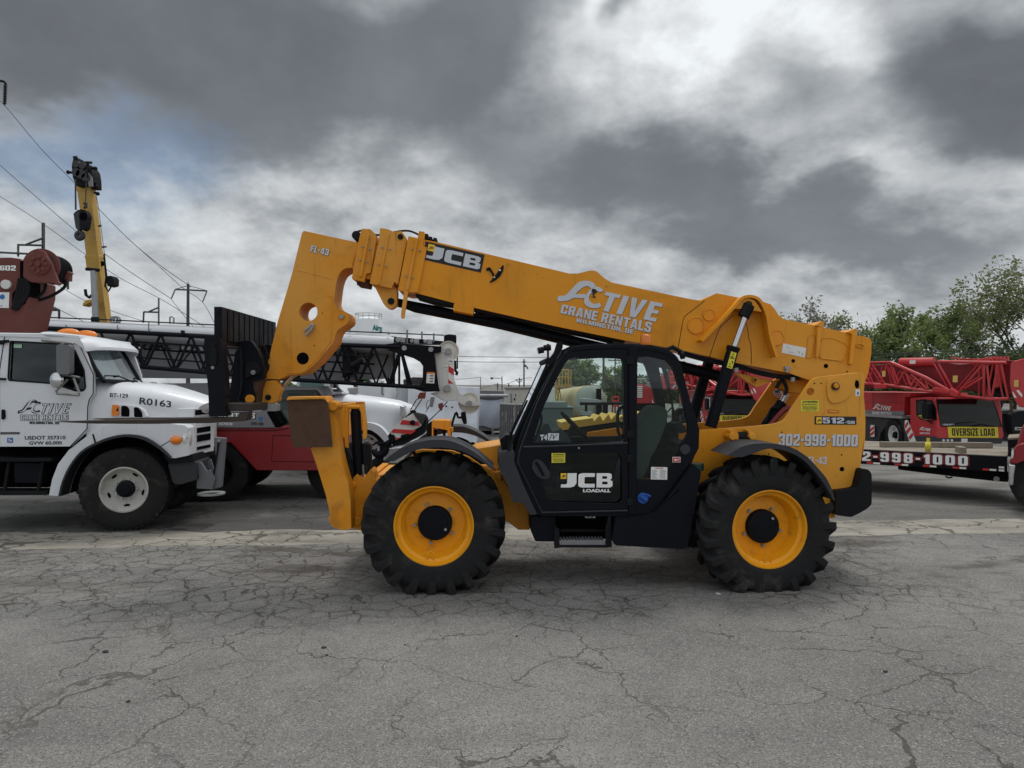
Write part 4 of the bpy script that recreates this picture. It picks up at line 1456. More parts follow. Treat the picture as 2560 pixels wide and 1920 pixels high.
# carriage bottom bars
mb = MB().prism(J.ps(Z('D', '600,1115 1140,1120 1130,1262 600,1265'), cf + .06), N_ * .5)
mb.build('carriage_bar', FORK, TH, .01)
plate('D', '1340,1130 1590,1130 1600,1150 1600,1265 1310,1265', .85, .97, 2).build('carriage_bar', GALV, TH, .008)
mb = MB()
for i_, s_ in enumerate(('660,1180 640,1230 655,1290 630,1340', '640,1200 620,1260 640,1310', '670,1210 650,1260 665,1300 640,1360', '600,1100 640,1160 650,1220', '420,1140 430,1300 425,1500 400,1580 430,1620')):
    mb.tube(J.ps(cr(Z('3', s_), 3), .90 + .02 * i_ if i_ < 4 else .76), .009 if i_ < 4 else .012, 6)
mb.build('hydraulic_hose', BLKM, TH)
# forks: blade with taper and heel
for v0, k, s in ((cf, '2', '1540,722 1760,720 1768,712 1772,681 1836,678 1832,728 1822,740 1800,749 1540,764 1100,770 700,768 440,757 380,754 700,744 1200,736'), (1.45, '2', '1540,722 1840,716 1830,742 1540,752 900,742 700,736 668,731 900,727')):
    MB().prism(J.ps(Z(k, s), v0), N_ * .14).build('fork', FORK, TH, .004)

# ------------------------------------------------------------------ front stabilisers
PAD = plate('4', '820,330 1150,326 1168,368 1190,560 1208,752 880,755 860,692 838,540', .02, .06, 1).build('stabiliser_pad', RST, TH, .006)
mb = MB().prism(J.ps(Z('4', '830,318 1145,315 1158,330 1170,372 1150,345 1120,338 850,345 818,352 820,330'), .0), N_ * .32)
mb.build('pad_edge', YEL2, PAD, .008)
leg_o = Z('4', '1025,760 1170,740 1165,400 1200,352 1238,366 1250,440 1245,520 1262,700 1300,900 1345,1060 1368,1200 1376,1460 1290,1468 1215,1442 1190,1405 1175,1360 1195,1345 1155,1160 1080,920')
LG = plate('0', rnd(leg_o, 3), .12, .34).build('stabiliser_leg', YEL2, TH, .02, seg=3)
mb = MB()
JT(mb, '4', (1215, 400), .045, .08, .36)
mb.build('leg_pin', YEL2, LG, .008)
MB().tube(J.ps(Z('4', '1240,530 1275,730 1330,800'), .33), .012, 6).build('hose', BLKM, LG)
plate('4', '1268,735 1335,765 1395,960 1390,1030 1350,1020 1330,1060 1290,900', .34, .50, 2).build('guard_panel', BLKM, TH, .006)
plate('4', '1352,1030 1400,1012 1425,985 1480,1030 1545,940 1570,975 1580,1030 1610,1055 1520,1180 1475,1300 1470,1475 1380,1452 1360,1300 1372,1230 1358,1130', .36, .60, 2).build('stabiliser_mount', YEL2, TH, .012)
mb = MB()
JT(mb, '4', (1388, 1080), .030, .33, .4)
JT(mb, '4', (1428, 1395), .040, .33, .4)
mb.build('mount_pin', YEL2, TH, .006)
ra_ = MB().cyl(J.p(Z1('4', 1412, 440), .44), J.p(Z1('4', 1442, 990), .44), .052, 18)
ra_.cyl(J.p(Z1('4', 1410, 400), .44), J.p(Z1('4', 1412, 470), .44), .042, 16)
SR = ra_.build('stabiliser_ram', BLK, TH, .006)
plate('4', '1470,720 1540,730 1550,930 1480,905', .40, .48).build('valve_block', BLKM, SR, .006)
MB().tube(J.ps(Z('4', '1478,900 1480,980 1470,1010'), .42), .014, 8).build('hose', STL, SR)
mb = MB()
for s in ('1310,390 1340,378 1352,400 1345,560 1350,760 1325,755 1308,560', '1450,385 1480,385 1490,420 1508,560 1505,680 1475,680 1480,520 1455,440'):
    mb.prism(J.ps(rnd(Z('4', s), 2), .38), N_ * .05)
mb.cyl(J.p(Z1('4', 1325, 405), .40), J.p(Z1('4', 1490, 405), .40), .022, 10)
mb.build('ram_clevis', YEL, TH, .006)
plate('4', '1240,362 1485,360 1490,400 1500,560 1490,600 1300,680 1270,680 1250,520', 1.72, 1.8).build('stabiliser_leg', YEL2, TH, .01)
plate('4', '1250,380 1300,380 1310,670 1270,670', .9, 1.7).build('stabiliser_beam', YEL2, TH, .01)
plate('4', '1500,1000 1560,1000 1600,1300 1480,1470 1360,1300', .7, 1.9).build('front_axle_beam', YEL2, TH, .01)

# ------------------------------------------------------------------ lettering and stickers
def quad(k, tl, tr, br, bl, v):
    return [J.p(Z1(k, *q), v) for q in (tl, tr, br, bl)]


O1 = N_ * -.003


def jcb(par, q, m_, off):
    B_ = []
    # J, C, B as wide strokes in a unit strip; y up
    J_ = [(.12, 1.), (.30, 1.), (.30, .28), (.25, .06), (.17, 0), (.0, 0), (.0, .22), (.09, .22), (.12, .30)]
    C_ = [(.655, 1), (.655, .74), (.48, .74), (.455, .70), (.455, .30), (.48, .26), (.655, .26), (.655, 0), (.42, 0), (.36, .04), (.335, .14), (.335, .86), (.36, .96), (.42, 1)]
    Bo = [(.69, 1), (.93, 1), (.985, .93), (.985, .62), (.95, .52), (1, .44), (1, .10), (.95, 0), (.69, 0)]
    b1 = [(.80, .79), (.88, .79), (.895, .76), (.895, .64), (.88, .61), (.80, .61)]
    b2 = [(.80, .41), (.89, .41), (.905, .38), (.905, .25), (.89, .22), (.80, .22)]
    mb = MB()
    poly2(mb, q, [J_, C_], off)
    mb.sheet([bil(q, *p) + off for p in Bo], [[bil(q, *p) + off for p in h] for h in (b1, b2)])
    return mb.build('lettering', m_, par)


def plaque(par, q, m_, nm='sticker', off=O1):
    return MB().add([p + off for p in q], [(3, 2, 1, 0)]).build(nm, m_, par, fix=False)


def fit(q, u0, u1, v0, v1):
    return [bil(q, u0, v1), bil(q, u1, v1), bil(q, u1, v0), bil(q, u0, v0)]


def cube_mark(par, q, off):
    plaque(par, q, LOGOY, 'emblem', off)
    mb = MB()
    poly2(mb, q, [ribbon([(.2, .45), (.3, .3), (.42, .42), (.42, .7)], .05), ribbon([(.62, .68), (.5, .6), (.52, .42), (.64, .4)], .05), ribbon([(.72, .4), (.72, .68), (.84, .6), (.74, .52), (.84, .44)], .045)], off * 1.6)
    mb.build('lettering', LETB, par)


q = quad('12', (80, 206), (558, 316), (528, 461), (48, 352), vb0)
PB = plaque(BO, q, LETB)
jcb(PB, fit(q, .055, .965, .13, .83), LET, O1 * 2)
cube_mark(PB, fit(q, .055, .165, .53, .90), O1 * 2.6)
# firm's logo on the boom
lq = quad('12', (1152, 475.5), (2008, 655), (2008, 872), (1152, 692), vb0)


def lettering(par, q, s, m_, bold=.03, shear=0., off=O1, sh=None, shm=None):
    if sh is not None:
        mb = MB()
        letters(mb, q, s, bold, shear, off + sh)
        mb.build('lettering_shadow', shm or LETB, par)
    mb = MB()
    letters(mb, q, s, bold, shear, off * 2 if sh is not None else off)
    return mb.build('lettering', m_, par)


def blk(par, q, s, m_, grow=0., shear=0., off=O1, sh=None, shm=None, gap=.75):
    if sh is not None:
        blocks(MB(), q, s, grow + .12, shear, off + sh, gap).build('lettering_shadow', shm or LETB, par, fix=False)
    return blocks(MB(), q, s, grow, shear, off * 2 if sh is not None else off, gap).build('lettering', m_, par, fix=False)


SHD = J.u * .004 - UP * .004
mb = logo(MB(), lq, O1 + SHD * .8)
mb.build('lettering_shadow', LETB, BO)
mb = logo(MB(), lq, O1 * 2)
mb.build('lettering', LET, BO)
mb = logo_hook(MB(), lq, O1 * 3)
mb.build('lettering', LETB, BO)
blk(BO, quad('12', (1188, 718), (1922, 868), (1905, 948), (1172, 790), vb0), 'CRANE RENTALS', LET, 0, 0, O1, SHD * .6)
blk(BO, quad('12', (1305, 830), (1770, 925), (1765, 962), (1298, 862), vb0), 'WILMINGTON, DE', LET, 0, 0, O1, SHD * .5)
blk(HD, quad('3', (1032, 252), (1190, 290), (1180, 345), (1020, 308), 1.0), 'FL-43', LET, 0, .05, O1, SHD * .7)
mb = MB()
for a, r in (((345, 462), 20), ((458, 370), 14), ((1040, 568), 18.5)):
    c_ = circ(Z1('7', *a), r, 28)
    mb.tube(J.ps(c_ + c_[:2], vb0 - .010), .005, 6)
for s in ('1320,545 1375,540 1340,735 1300,745', '1440,570 1520,568 1640,620 1650,660 1620,770 1410,745 1420,620', '1720,640 1760,615 1800,640 1790,660'):
    c_ = rnd(Z('7', s), 9)
    mb.tube(J.ps(c_ + c_[:2], vb0 - .008), .005, 6)
mb.build('pressed_edge', YEL, BO)
# crane-hook shaped angle indicator
mb = MB().prism(J.ps(cr(Z('12', '708,396 712,430 690,480 650,520 605,541 600,535 640,490 660,460'), 2, True), vb0 - .012), N_ * .01)
mb.prism(J.ps(Z('12', '568,430 590,415 606,420 640,480 628,490 598,440 578,446'), vb0 - .02), N_ * .012)
mb.build('angle_indicator', BLK, BO, .002)
mb = MB()
JT(mb, '12', (683, 440), .010, vb0 - .016, vb0, 10)
JT(mb, '12', (638, 498), .008, vb0 - .016, vb0, 10)
mb.build('indicator_bolt', STW, BO)
q = quad('7', (1098, 616), (1300, 657), (1285, 740), (1084, 697), vb0)
PB = plaque(BO, q, STW, 'load_chart')
mb = MB()
poly2(mb, q, [ribbon([(.2, .7), (.3, .6)], .012), ribbon([(.3, .3), (.35, .2), (.42, .28), (.5, .25)], .012), ribbon([(.62, .55), (.75, .45), (.72, .3)], .012), ribbon([(.85, .4), (.88, .2)], .014)], O1 * 2)
mb.build('lettering', M('grey_print', (.2, .2, .22), .5), PB)
# rear plate
PA = plaque(SP, quad('7', (1250, 1108), (1408, 1106), (1405, 1205), (1250, 1203), vp0), STY)
q = quad('7', (1250, 1108), (1408, 1106), (1405, 1205), (1250, 1203), vp0)


def notice(par, q):
    letters_ = MB()
    letters(letters_, fit(q, .08, .92, .77, .93), 'ATTENTION', .05, 0, O1 * 2)
    letters(letters_, fit(q, .06, .94, .58, .68), 'RENTERS RESPONSIBILITY', .02, 0, O1 * 2)
    for i_, tx in enumerate(('MAINTAIN FUEL, WATER & OIL LEVEL', 'BEFORE EACH WORKING SHIFT', 'ANY ABUSE OF EQUIPMENT', 'IS CHARGEABLE BACK TO RENTER')):
        letters(letters_, fit(q, .06 + .06 * (i_ % 2), .94 - .06 * (i_ % 2), .42 - .11 * i_, .50 - .11 * i_), tx, .02, 0, O1 * 2)
    letters_.build('lettering', LETB, par)


notice(PA, q)
q = quad('7', (1370, 1246), (1731, 1250), (1731, 1320), (1370, 1317), vp0)
PB = plaque(SP, q, LETB)
cube_mark(PB, fit(q, .035, .165, .12, .88), O1 * 2)
blk(PB, fit(q, .19, .70, .14, .86), '512', LET, 0, 0, O1 * 2)
blk(PB, fit(q, .725, .96, .12, .48), '-56', LET, 0, 0, O1 * 2)
blk(SP, quad('7', (1058, 1398), (1745, 1406), (1740, 1508), (1054, 1500), vp0), '302-998-1000', LET, 0, 0, O1, SHD)
blk(SP, quad('8', (1085, 452), (1236, 454), (1233, 512), (1080, 508), vp0), 'FL-43', LET, 0, .05, O1)
q = quad('7', (1484, 1190), (1580, 1193), (1580, 1220), (1484, 1217), vp0)
PB = plaque(SP, q, STR)
MB().add([p + O1 * 2 for p in fit(q, .06, .94, .2, .8)], [(3, 2, 1, 0)]).build('sticker_face', YEL, PB, fix=False)
plaque(SP, quad('7', (1722, 1015), (1762, 1015), (1760, 1074), (1722, 1072), vp0), STW)
q = quad('7', (1736, 1035), (1750, 1035), (1748, 1062), (1736, 1062), vp0)
plaque(SP, q, STB, 'sticker', O1 * 2)
# flag sticker inside the far plate
fc_ = J.p(Z1('7', 1057, 1048), 1.60)
mb = MB().cyl(fc_, fc_ + N_ * .015, .055, 20)
FS = mb.build('flag_sticker', STW, TH)
mb = MB()
for i_ in range(3):
    mb.box(fc_ + N_ * -.002 + UP * (-.012 - .022 * i_ + .02 * 0), .095 - .02 * i_, .003, .010, J.u, N_)
mb.build('flag_stripe', STR, FS)
mb = MB().box(fc_ + N_ * -.002 + UP * .022 - J.u * .012, .06, .003, .036, J.u, N_)
mb.build('flag_canton', STB, FS)
# cab stickers
vg = vc0 - .024
q = quad('6', (495, 865), (589, 865), (588, 930), (495, 932), vg)
notice(plaque(DR, q, STY), q)
q = quad('6', (562, 1003), (915, 1003), (915, 1102), (558, 1102), vg)
jcb(DR, q, LETW, O1 * 2)
cube_mark(DR, quad('6', (557, 1003), (597, 1003), (597, 1042), (557, 1042), vg), O1 * 3)
lettering(DR, quad('6', (712, 1112), (903, 1112), (901, 1135), (712, 1135), vg), 'LOADALL', LETW, .04, 0, O1 * 2)
q = quad('6', (470, 727), (546, 728), (544, 776), (470, 777), vg)
plaque(DR, q, LET, 'sticker', O1)
lettering(DR, fit(q, .12, .88, .12, .88), 'IV', LETB, .0, .35, O1 * 2)
lettering(DR, quad('6', (415, 737), (466, 736), (464, 775), (414, 776), vg), 'T4', LET, .045, 0, O1)
q = quad('6', (1182, 960), (1295, 962), (1293, 1048), (1180, 1046), vc0)
PB = plaque(CB, q, STW)
mb = MB()
letters(mb, fit(q, .25, .75, .86, .95), 'WARNING', .03, 0, O1 * 2)
mb.build('lettering', STR, PB)
mb = MB()
for i_ in range(8):
    poly2(mb, q, [[(.06, .10 + .09 * i_), (.40 - .06 * (i_ % 3), .10 + .09 * i_), (.40 - .06 * (i_ % 3), .13 + .09 * i_), (.06, .13 + .09 * i_)], [(.54, .10 + .09 * i_), (.93 - .07 * (i_ % 2), .10 + .09 * i_), (.93 - .07 * (i_ % 2), .13 + .09 * i_), (.54, .13 + .09 * i_)]], O1 * 2)
mb.build('printed_lines', M('grey_lines', (.25, .25, .26), .5), PB)
q = quad('6', (1329, 891), (1385, 891), (1384, 929), (1330, 928), vc0)
PB = plaque(CB, q, STW)
plaque(PB, fit(q, .06, .94, .1, .9), STR, 'sticker_face', O1 * 2)
mb = MB()
poly2(mb, q, [[(.2, .35), (.55, .35), (.55, .62), (.2, .62)], ribbon([(.6, .4), (.8, .6), (.7, .66)], .05)], O1 * 3)
mb.build('lettering', STW, PB)
q = quad('6', (726, 1296), (798, 1296), (797, 1313), (727, 1313), .41)
PB = plaque(TH, q, STW, 'sticker')
lettering(PB, fit(q, .1, .9, .1, 1.1), '97', LETB, .02, 0, O1 * 2)
# ------------------------------------------------------------------ white boom truck on the left
W = Fr(307, 9.67, 7.)
WN = W.n
BT = thing('boom_truck', 'white boom truck with chrome mirror on its door, nose pointing right, at the left edge', 'truck', W.at(0, 0, 0))


def wp(k, s, v0, v1, name, m_, par=None, bev=.01, rad=0, holes=(), seg=2, sm=False):
    pts = Z(k, s) if isinstance(s, str) else s
    pts = cr(pts, 3, True) if sm else rnd(pts, rad) if rad else pts
    return MB().prism(W.ps(pts, v0), WN * (v1 - v0), [W.ps(h, v0) for h in holes]).build(name, m_, par or BT, bev, seg=seg)


def wback(pts, v0, v):
    return [W.at(*(lambda q: (q[0], v, q[2]))(W.loc(p))) for p in W.ps(pts, v0)]


win = rnd(Z('2', '78,158 490,178 555,225 622,372 634,500 618,524 560,524 400,470 66,446 62,420'), 4)
side_o = Z('2', '-140,118 35,122 565,135 600,152 645,265 692,400 690,545 660,592 650,640 645,805 630,835 520,936 -140,938')
CBT = MB().prism(W.ps(side_o, .0), WN * .07, [W.ps(win, .0)]).build('cab', WHT, BT, .02, seg=3)
MB().prism(wback(side_o, 0., 1.62), WN * .06, [wback(win, 0., 1.62)]).build('cab_side', WHT, CBT, .02)
MB().sheet(W.ps(win, .03)).build('cab_window', GLT, CBT, fix=False)
MB().sheet(wback(win, .03, 1.65)).build('cab_window', GLT, CBT, fix=False)
wp('2', '-140,92 450,99 585,112 600,146 -140,122', -.01, 1.69, 'cab_roof', WHT, CBT, .03, seg=3)
un_, _, zn_ = W.loc(W.p(Z1('2', 590, 112), -.01))
vis = [(520, 104, 0), (700, 124, 0), (820, 148, 0), (905, 176, 0), (960, 212, 1), (964, 236, 1), (900, 212, 1), (760, 178, 1), (600, 150, 1)]
secs = []
for i in range(15):
    vv = -1 + 2 * i / 14
    k_ = 1 - abs(vv) ** 2.4
    sec = []
    for x, y, _ in vis:
        uc, _, zc = W.loc(W.p(Z1('2', x, y), .84))
        uu = un_ + (uc - un_) * (.20 + .80 * k_) if uc > un_ else uc
        sec.append(W.at(uu, .84 + .85 * vv, zc - .035 * abs(vv) ** 4 - (0 if k_ > .3 else .01)))
    secs.append(sec)
MB().loft(secs).build('sun_visor', WHT, CBT, .008, 50)
wp('2', '-140,122 -110,122 -110,935 -140,935', .07, 1.62, 'cab_rear_wall', WHT, CBT)
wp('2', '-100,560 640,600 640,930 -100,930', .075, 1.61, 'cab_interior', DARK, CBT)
wp('2', '150,250 330,240 340,440 150,440', .8, 1.4, 'seat', DGRY, CBT, .04)
# windscreen with a rubber surround
nl = W.ps(Z('2', '612,160 640,225 700,350 768,452'), .06)
fl = W.ps(Z('2', '880,202 925,262 985,365 1045,470'), 1.55)
mid_ = [a.lerp(c, .5) + W.u * .16 for a, c in zip(nl, fl)]
mb = MB()
for A_, B_ in ((nl, mid_), (mid_, fl)):
    mb.add(A_ + B_, [(i, i + 1, 5 + i, 4 + i) for i in range(3)])
mb.build('windscreen', GLW, CBT, fix=False)
mb = MB()
mb.tube(nl, .028, 8)
mb.tube(fl, .028, 8)
mb.tube([nl[0], mid_[0], fl[0]], .03, 8)
mb.tube([nl[3], mid_[3], fl[3]], .03, 8)
mb.build('windscreen_seal', BLKM, CBT)
mb = MB()
cu_ = [[a.lerp(c, f) - W.u * (.06 + .015 * math.sin(f * 60)) for a, c in zip(nl, mid_)] for f in [i_ / 24 for i_ in range(2, 21)]]
for A_, B_ in zip(cu_, cu_[1:]):
    mb.add(A_ + B_, [(i, i + 1, 5 + i, 4 + i) for i in range(3)])
mb.build('sun_curtain', TARP, CBT, 0, 60)
mb = MB()
mb.tube(W.ps(Z('2', '770,412 880,415 990,462'), .18), .010, 6)
mb.tube(W.ps(Z('2', '880,415 840,420'), .2), .014, 6)
mb.tube(W.ps(Z('2', '985,428 1035,445 1070,475'), 1.0), .010, 6)
mb.build('wiper', BLKM, CBT)
# bonnet: lofted from cowl to grille
vc = .92
st = [(640, 425, .06, .0), (700, 436, .06, .02), (850, 464, .09, .05), (1050, 480, .16, .09), (1230, 530, .25, .14), (1360, 572, .34, .20), (1440, 602, .42, .25), (1490, 650, .48, .27)]
secs = []
for x, yt, vn_, bu in st:
    ub, _, zt = W.loc(W.p(Z1('2', x, yt), vc))
    un = W.loc(W.p(Z1('2', min(x, 1440), 700), vn_))[0]
    zb = W.loc(W.p(Z1('2', x, 860), .2))[2]
    u_ = un if x < 1400 else un + .0
    hw = vc - vn_
    sec = []
    for i in range(25):
        th = math.pi * i / 24
        cs, sn = math.cos(th), math.sin(th)
        vv = -math.copysign(abs(cs) ** .42, cs)
        sec.append(W.at(u_ + bu * (1 - vv * vv), vc + hw * vv, zb + (zt - zb) * abs(sn) ** .40))
    secs.append(sec)
HO = MB().loft(secs).build('bonnet', WHT, BT, 0, 50)
arch = Z('2', '440,1305 362,1300 385,1180 430,1065 510,962 640,862 720,802 790,772 1000,757 1250,765 1370,780 1392,800') + Z('2', '1398,1003 1300,1024 1262,1022') + cr(Z('2', '1262,1022 1180,950 1070,884 950,858 830,872 700,922 600,985 520,1085 465,1200 440,1305'), 3)[1:-1]
uw_ = W.loc(W.p(Z1('2', 1290, 800), .02))[0]
FD = MB().prism(W.ps(arch, .02), WN * .30).build('front_wing', WHT, BT, .055, seg=4)
MB().prism([W.at(min(p_[0], uw_), 1.45, p_[2]) for p_ in (W.loc(p) for p in W.ps(arch, .02))], WN * .58).build('front_wing', WHT, BT, .05)
ai = cr(Z('2', '445,1306 470,1200 522,1090 602,988 702,928 832,880 950,866 1070,892 1180,958 1255,1024'), 3)
ao = cr(Z('2', '1262,1020 1190,948 1075,872 950,848 826,862 696,912 594,975 512,1080 458,1195 430,1304'), 3)
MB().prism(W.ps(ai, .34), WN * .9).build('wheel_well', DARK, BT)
MB().prism(W.ps(ai + ao, -.05), WN * .25).build('wing_flare', PLAS, BT, .012)
MB().prism(W.ps(Z('2', '1262,1022 1425,994 1432,1050 1250,1066 1200,1000'), .06), WN * 1.7).build('valance', BLKM, BT, .01)
# grille face, bent round the nose
gx_ = lambda y, x0, x1: (Z1('2', x0, y), Z1('2', x1, y))


def face(y0, y1, x0, x1, v0, v1, name, m_, par, th=.05):
    a, c = W.p(Z1('2', x0, y0), v0), W.p(Z1('2', x1, y0), v1)
    d_, e = W.p(Z1('2', x0, y1), v0), W.p(Z1('2', x1, y1), v1)
    c.z, e.z = a.z, d_.z
    n_ = (c - a).cross(UP).normalized()
    a, c, e, d_ = (p + n_ * .05 for p in (a, c, e, d_))
    return MB().prism([a, c, e, d_], n_ * -th).build(name, m_, par, .008)


def gslot(y0, y1, Y0, Y1, x0, x1, v0, v1, par, f0, f1):
    a, c = W.p(Z1('2', x0, Y0), v0), W.p(Z1('2', x1, Y0), v1)
    d_ = W.p(Z1('2', x0, Y1), v0)
    n_ = (c - a).cross(UP).normalized()
    zt, zb = a.z + (d_.z - a.z) * (y0 - Y0) / (Y1 - Y0), a.z + (d_.z - a.z) * (y1 - Y0) / (Y1 - Y0)
    a, c = a + n_ * .052, c + n_ * .052
    p, q_ = a.lerp(c, f0), a.lerp(c, f1)
    MB().prism([V((p.x, p.y, zt)), V((q_.x, q_.y, zt)), V((q_.x, q_.y, zb)), V((p.x, p.y, zb))], n_ * .006).build('grille_slot', DARK, par)


GR = face(760, 1000, 1422, 1560, .30, .92, 'grille', WHT, BT, .3)
for y0, y1 in ((800, 840), (855, 905), (942, 965)):
    gslot(y0, y1, 760, 1000, 1422, 1560, .30, .92, GR, .06, .78)
G2 = face(655, 725, 1410, 1536, .30, .90, 'grille', WHT, BT, .25)
gslot(668, 706, 655, 725, 1410, 1536, .30, .90, G2, .06, .86)
mb = MB().ball(W.p(Z1('2', 1487, 655), .80), .055, 8, k=(.6, 1, 1))
mb.build('badge', CHR, G2)
mb = MB().ball(W.p(Z1('2', 1386, 880), .10), .095, 10, k=(.62, 1, 1.55))
mb.build('headlight', LENS, FD)
mb = MB().ball(W.p(Z1('2', 1305, 890), .03), .085, 10, k=(1.0, .7, .75))
mb.build('turn_signal', AMB, FD)
hv = .10
PD = wp('2', '835,620 1020,640 1060,665 1090,720 830,715 822,690', hv - .02, hv + .2, 'vent_pod', WHT, HO, .015, 5)
wp('2', '830,628 872,630 878,640 875,708 828,710 824,700', hv - .05, hv, 'side_marker', AMB, PD, .01, 3)
wp('2', '898,635 935,636 955,660 955,716 896,714', hv - .035, hv, 'vent', DARK, PD, .004, 4)
wp('2', '991,645 1020,648 1048,680 1054,721 993,719', hv - .035, hv, 'vent', DARK, PD, .004, 4)
# bumper and front stabiliser bracket
wp('2', '1242,1066 1450,1046 1458,1182 1330,1221 1280,1207', .10, .75, 'bumper', PLAS, BT, .035, 6, seg=3)
FS_ = wp('2', '1582,868 1672,874 1640,1240 1560,1258 1600,1050', .26, .34, 'front_stabiliser', BGRY, BT, .012)
wp('2', '1455,1055 1485,1052 1530,1118 1560,1108 1592,1180 1570,1255 1455,1248', .20, .26, 'bracket_plate', BGRY, FS_, .008)
wp('2', '1540,1040 1560,1030 1585,1120 1640,1150 1640,1240 1560,1240', .40, .45, 'bracket_plate', BGRY, FS_, .008)
mb = MB().cyl(W.p(Z1('2', 1565, 1278), .40), W.p(Z1('2', 1565, 1293), .40), .19, 24)
mb.build('stabiliser_foot', GALV, FS_, .006)
mb = MB().tube(W.ps(cr(Z('2', '1620,890 1612,960 1590,1100 1570,1200 1545,1240'), 3), .24), .012, 6)
mb.build('hose', BLKM, FS_)
mb = MB().cyl(W.p(Z1('2', 1621, 893), .23), W.p(Z1('2', 1621, 893), .28), .025, 12)
mb.build('bolt', STL, FS_)


def truck_wheel(par, c, ax_, RO, RR, Wd, rimm, name='wheel', nhole=5, nlug=10, ph=0.):
    h = Wd / 2
    rim = MB().lathe(c, ax_, [(RR + .012, h * .90), (RR + .012, h * .97), (RR - .008, h * .98), (RR - .02, h * .90), (RR - .035, h * .72), (RR - .06, h * .52), (RR - .12, h * .42), (RR * .52, h * .45), (RR * .40, h * .46), (RR * .36, h * .30)], 48)
    rim.lathe(c, ax_, [(RR, -h * .9), (RR + .01, -h * .9), (RR + .01, h * .9)], 48)
    WH = rim.build(name, rimm, par, 0, 40)
    ty = MB()
    pf = [(RR, h * .93), (RR + .02, h * .99), (RR + (RO - RR) * .5, h * 1.03), (RR + (RO - RR) * .8, h * 1.0), (RO - .016, h * .94), (RO, h * .86)]
    for k_ in (.55, .5, .2, .15):
        pf += [(RO if k_ in (.55, .15) else RO - .012, h * k_)]
    pf += [(r_, -hh) for r_, hh in reversed(pf)]
    ty.lathe(c, ax_, pf, 72)
    x, y = perp(ax_)
    for i in range(44):
        a = 2 * math.pi * i / 44
        rd, tg = x * math.cos(a) + y * math.sin(a), y * math.cos(a) - x * math.sin(a)
        ty.box(c + rd * (RO - .008) + V(ax_) * (h * .84), .022, .050, Wd * .12, rd, tg, V(ax_).normalized())
    ty.build('tyre', RUB, WH, 0, 35)
    hb = MB().lathe(c, ax_, [(RR * .38, h * .40), (RR * .36, h * .78), (RR * .26, h * .84), (RR * .24, h * .92), (.001, h * .94)], 32)
    hb.build('hub', BLK, WH)
    lg, hl = MB(), MB()
    for i in range(nlug):
        a = 2 * math.pi * i / nlug + ph
        rd = x * math.cos(a) + y * math.sin(a)
        lg.cyl(c + rd * RR * .48 + V(ax_) * h * .42, c + rd * RR * .48 + V(ax_) * h * .58, RR * .052, 10, RR * .035)
    lg.build('wheel_nut', CHR, WH)
    for i in range(nhole):
        a = 2 * math.pi * (i + .3) / nhole + ph
        rd, tg = x * math.cos(a) + y * math.sin(a), y * math.cos(a) - x * math.sin(a)
        k0 = c + rd * RR * .755 + V(ax_).normalized() * (h * .535)
        pts = [k0 + tg * (RR * .135 * math.cos(t_ * math.pi / 8)) + rd * (RR * .062 * math.sin(t_ * math.pi / 8)) for t_ in range(16)]
        hl.prism(pts, V(ax_).normalized() * -.02)
    hl.build('hand_hole', DARK, WH)
    return WH


ax_ = Matrix.Rotation(R(5), 3, 'Z') @ (-WN)
q = W.loc(W.p(Z1('2', 907, 1287), 0.))
truck_wheel(BT, W.at(q[0], .19, .560), ax_, .560, .300, .40, WHLW)
truck_wheel(BT, W.at(q[0] - .05, 1.80, .560), ax_ * -1, .560, .300, .40, WHLW)
MB().cyl(W.at(q[0], .25, .5), W.at(q[0], 1.8, .5), .09, 12).build('front_axle', BLKM, BT)
# steps, tank and frame below the door
wp('2', '-300,942 520,940 560,960 420,1120 360,1240 -300,1240', .45, 1.7, 'frame_shade_block', DARK, BT)  # near-black block paints the underside shadow in around the frame rails
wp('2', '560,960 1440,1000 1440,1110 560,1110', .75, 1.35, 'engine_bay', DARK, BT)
wp('2', '-300,1022 382,1024 378,1050 -300,1052', .02, .35, 'cab_step', BLKM, BT)
wp('2', '100,1052 318,1056 312,1212 105,1208', .12, .5, 'battery_box', BLK, BT, .015)
wp('2', '-300,1270 350,1270 342,1298 -300,1300', .05, .4, 'cab_step', BLKM, BT)
for x in (-60, 50, 300):
    wp('2', f'{x},1050 {x+25},1050 {x-10},1272 {x-35},1272', .1, .14, 'step_bracket', BLKM, BT)
# mirror cluster on the near door
mb = MB()
mb.tube(W.ps(Z('2', '310,148 530,172 545,178'), -.06), .020, 8)
mb.tube(W.ps(cr(Z('2', '470,172 452,200 450,380 462,405 500,410 590,425'), 2), -.16), .014, 8)
mb.tube(W.ps(Z('2', '545,430 588,545 585,558 420,545 415,528 500,440'), -.14), .016, 8)
MA = mb.build('mirror_arm', STL, BT)
wp('2', '415,188 440,178 512,185 518,200 516,390 505,404 440,402 418,385', -.24, -.12, 'mirror', M('mirror_shell', (.16, .165, .17), .4, .5, .2), MA, .03, 5, seg=3)
mb = MB().lathe(W.p(Z1('2', 425, 446), -.15), (W.u * -.45 - WN).normalized(), [(.001, .05), (.06, .045), (.10, .03), (.108, .0), (.10, -.01), (.001, -.02)], 28)
mb.build('convex_mirror', CHR, MA)
# roof marker lamps
for x0, y0, vv in ((450, 100, .45), (582, 112, 1.15)):
    a = W.p(Z1('2', x0 + 57, y0), vv)
    mb = MB()
    mb.ball(a, .105, 8, k=(1.6, .7, .70))
    mb.build('marker_lamp', AMB, BT)
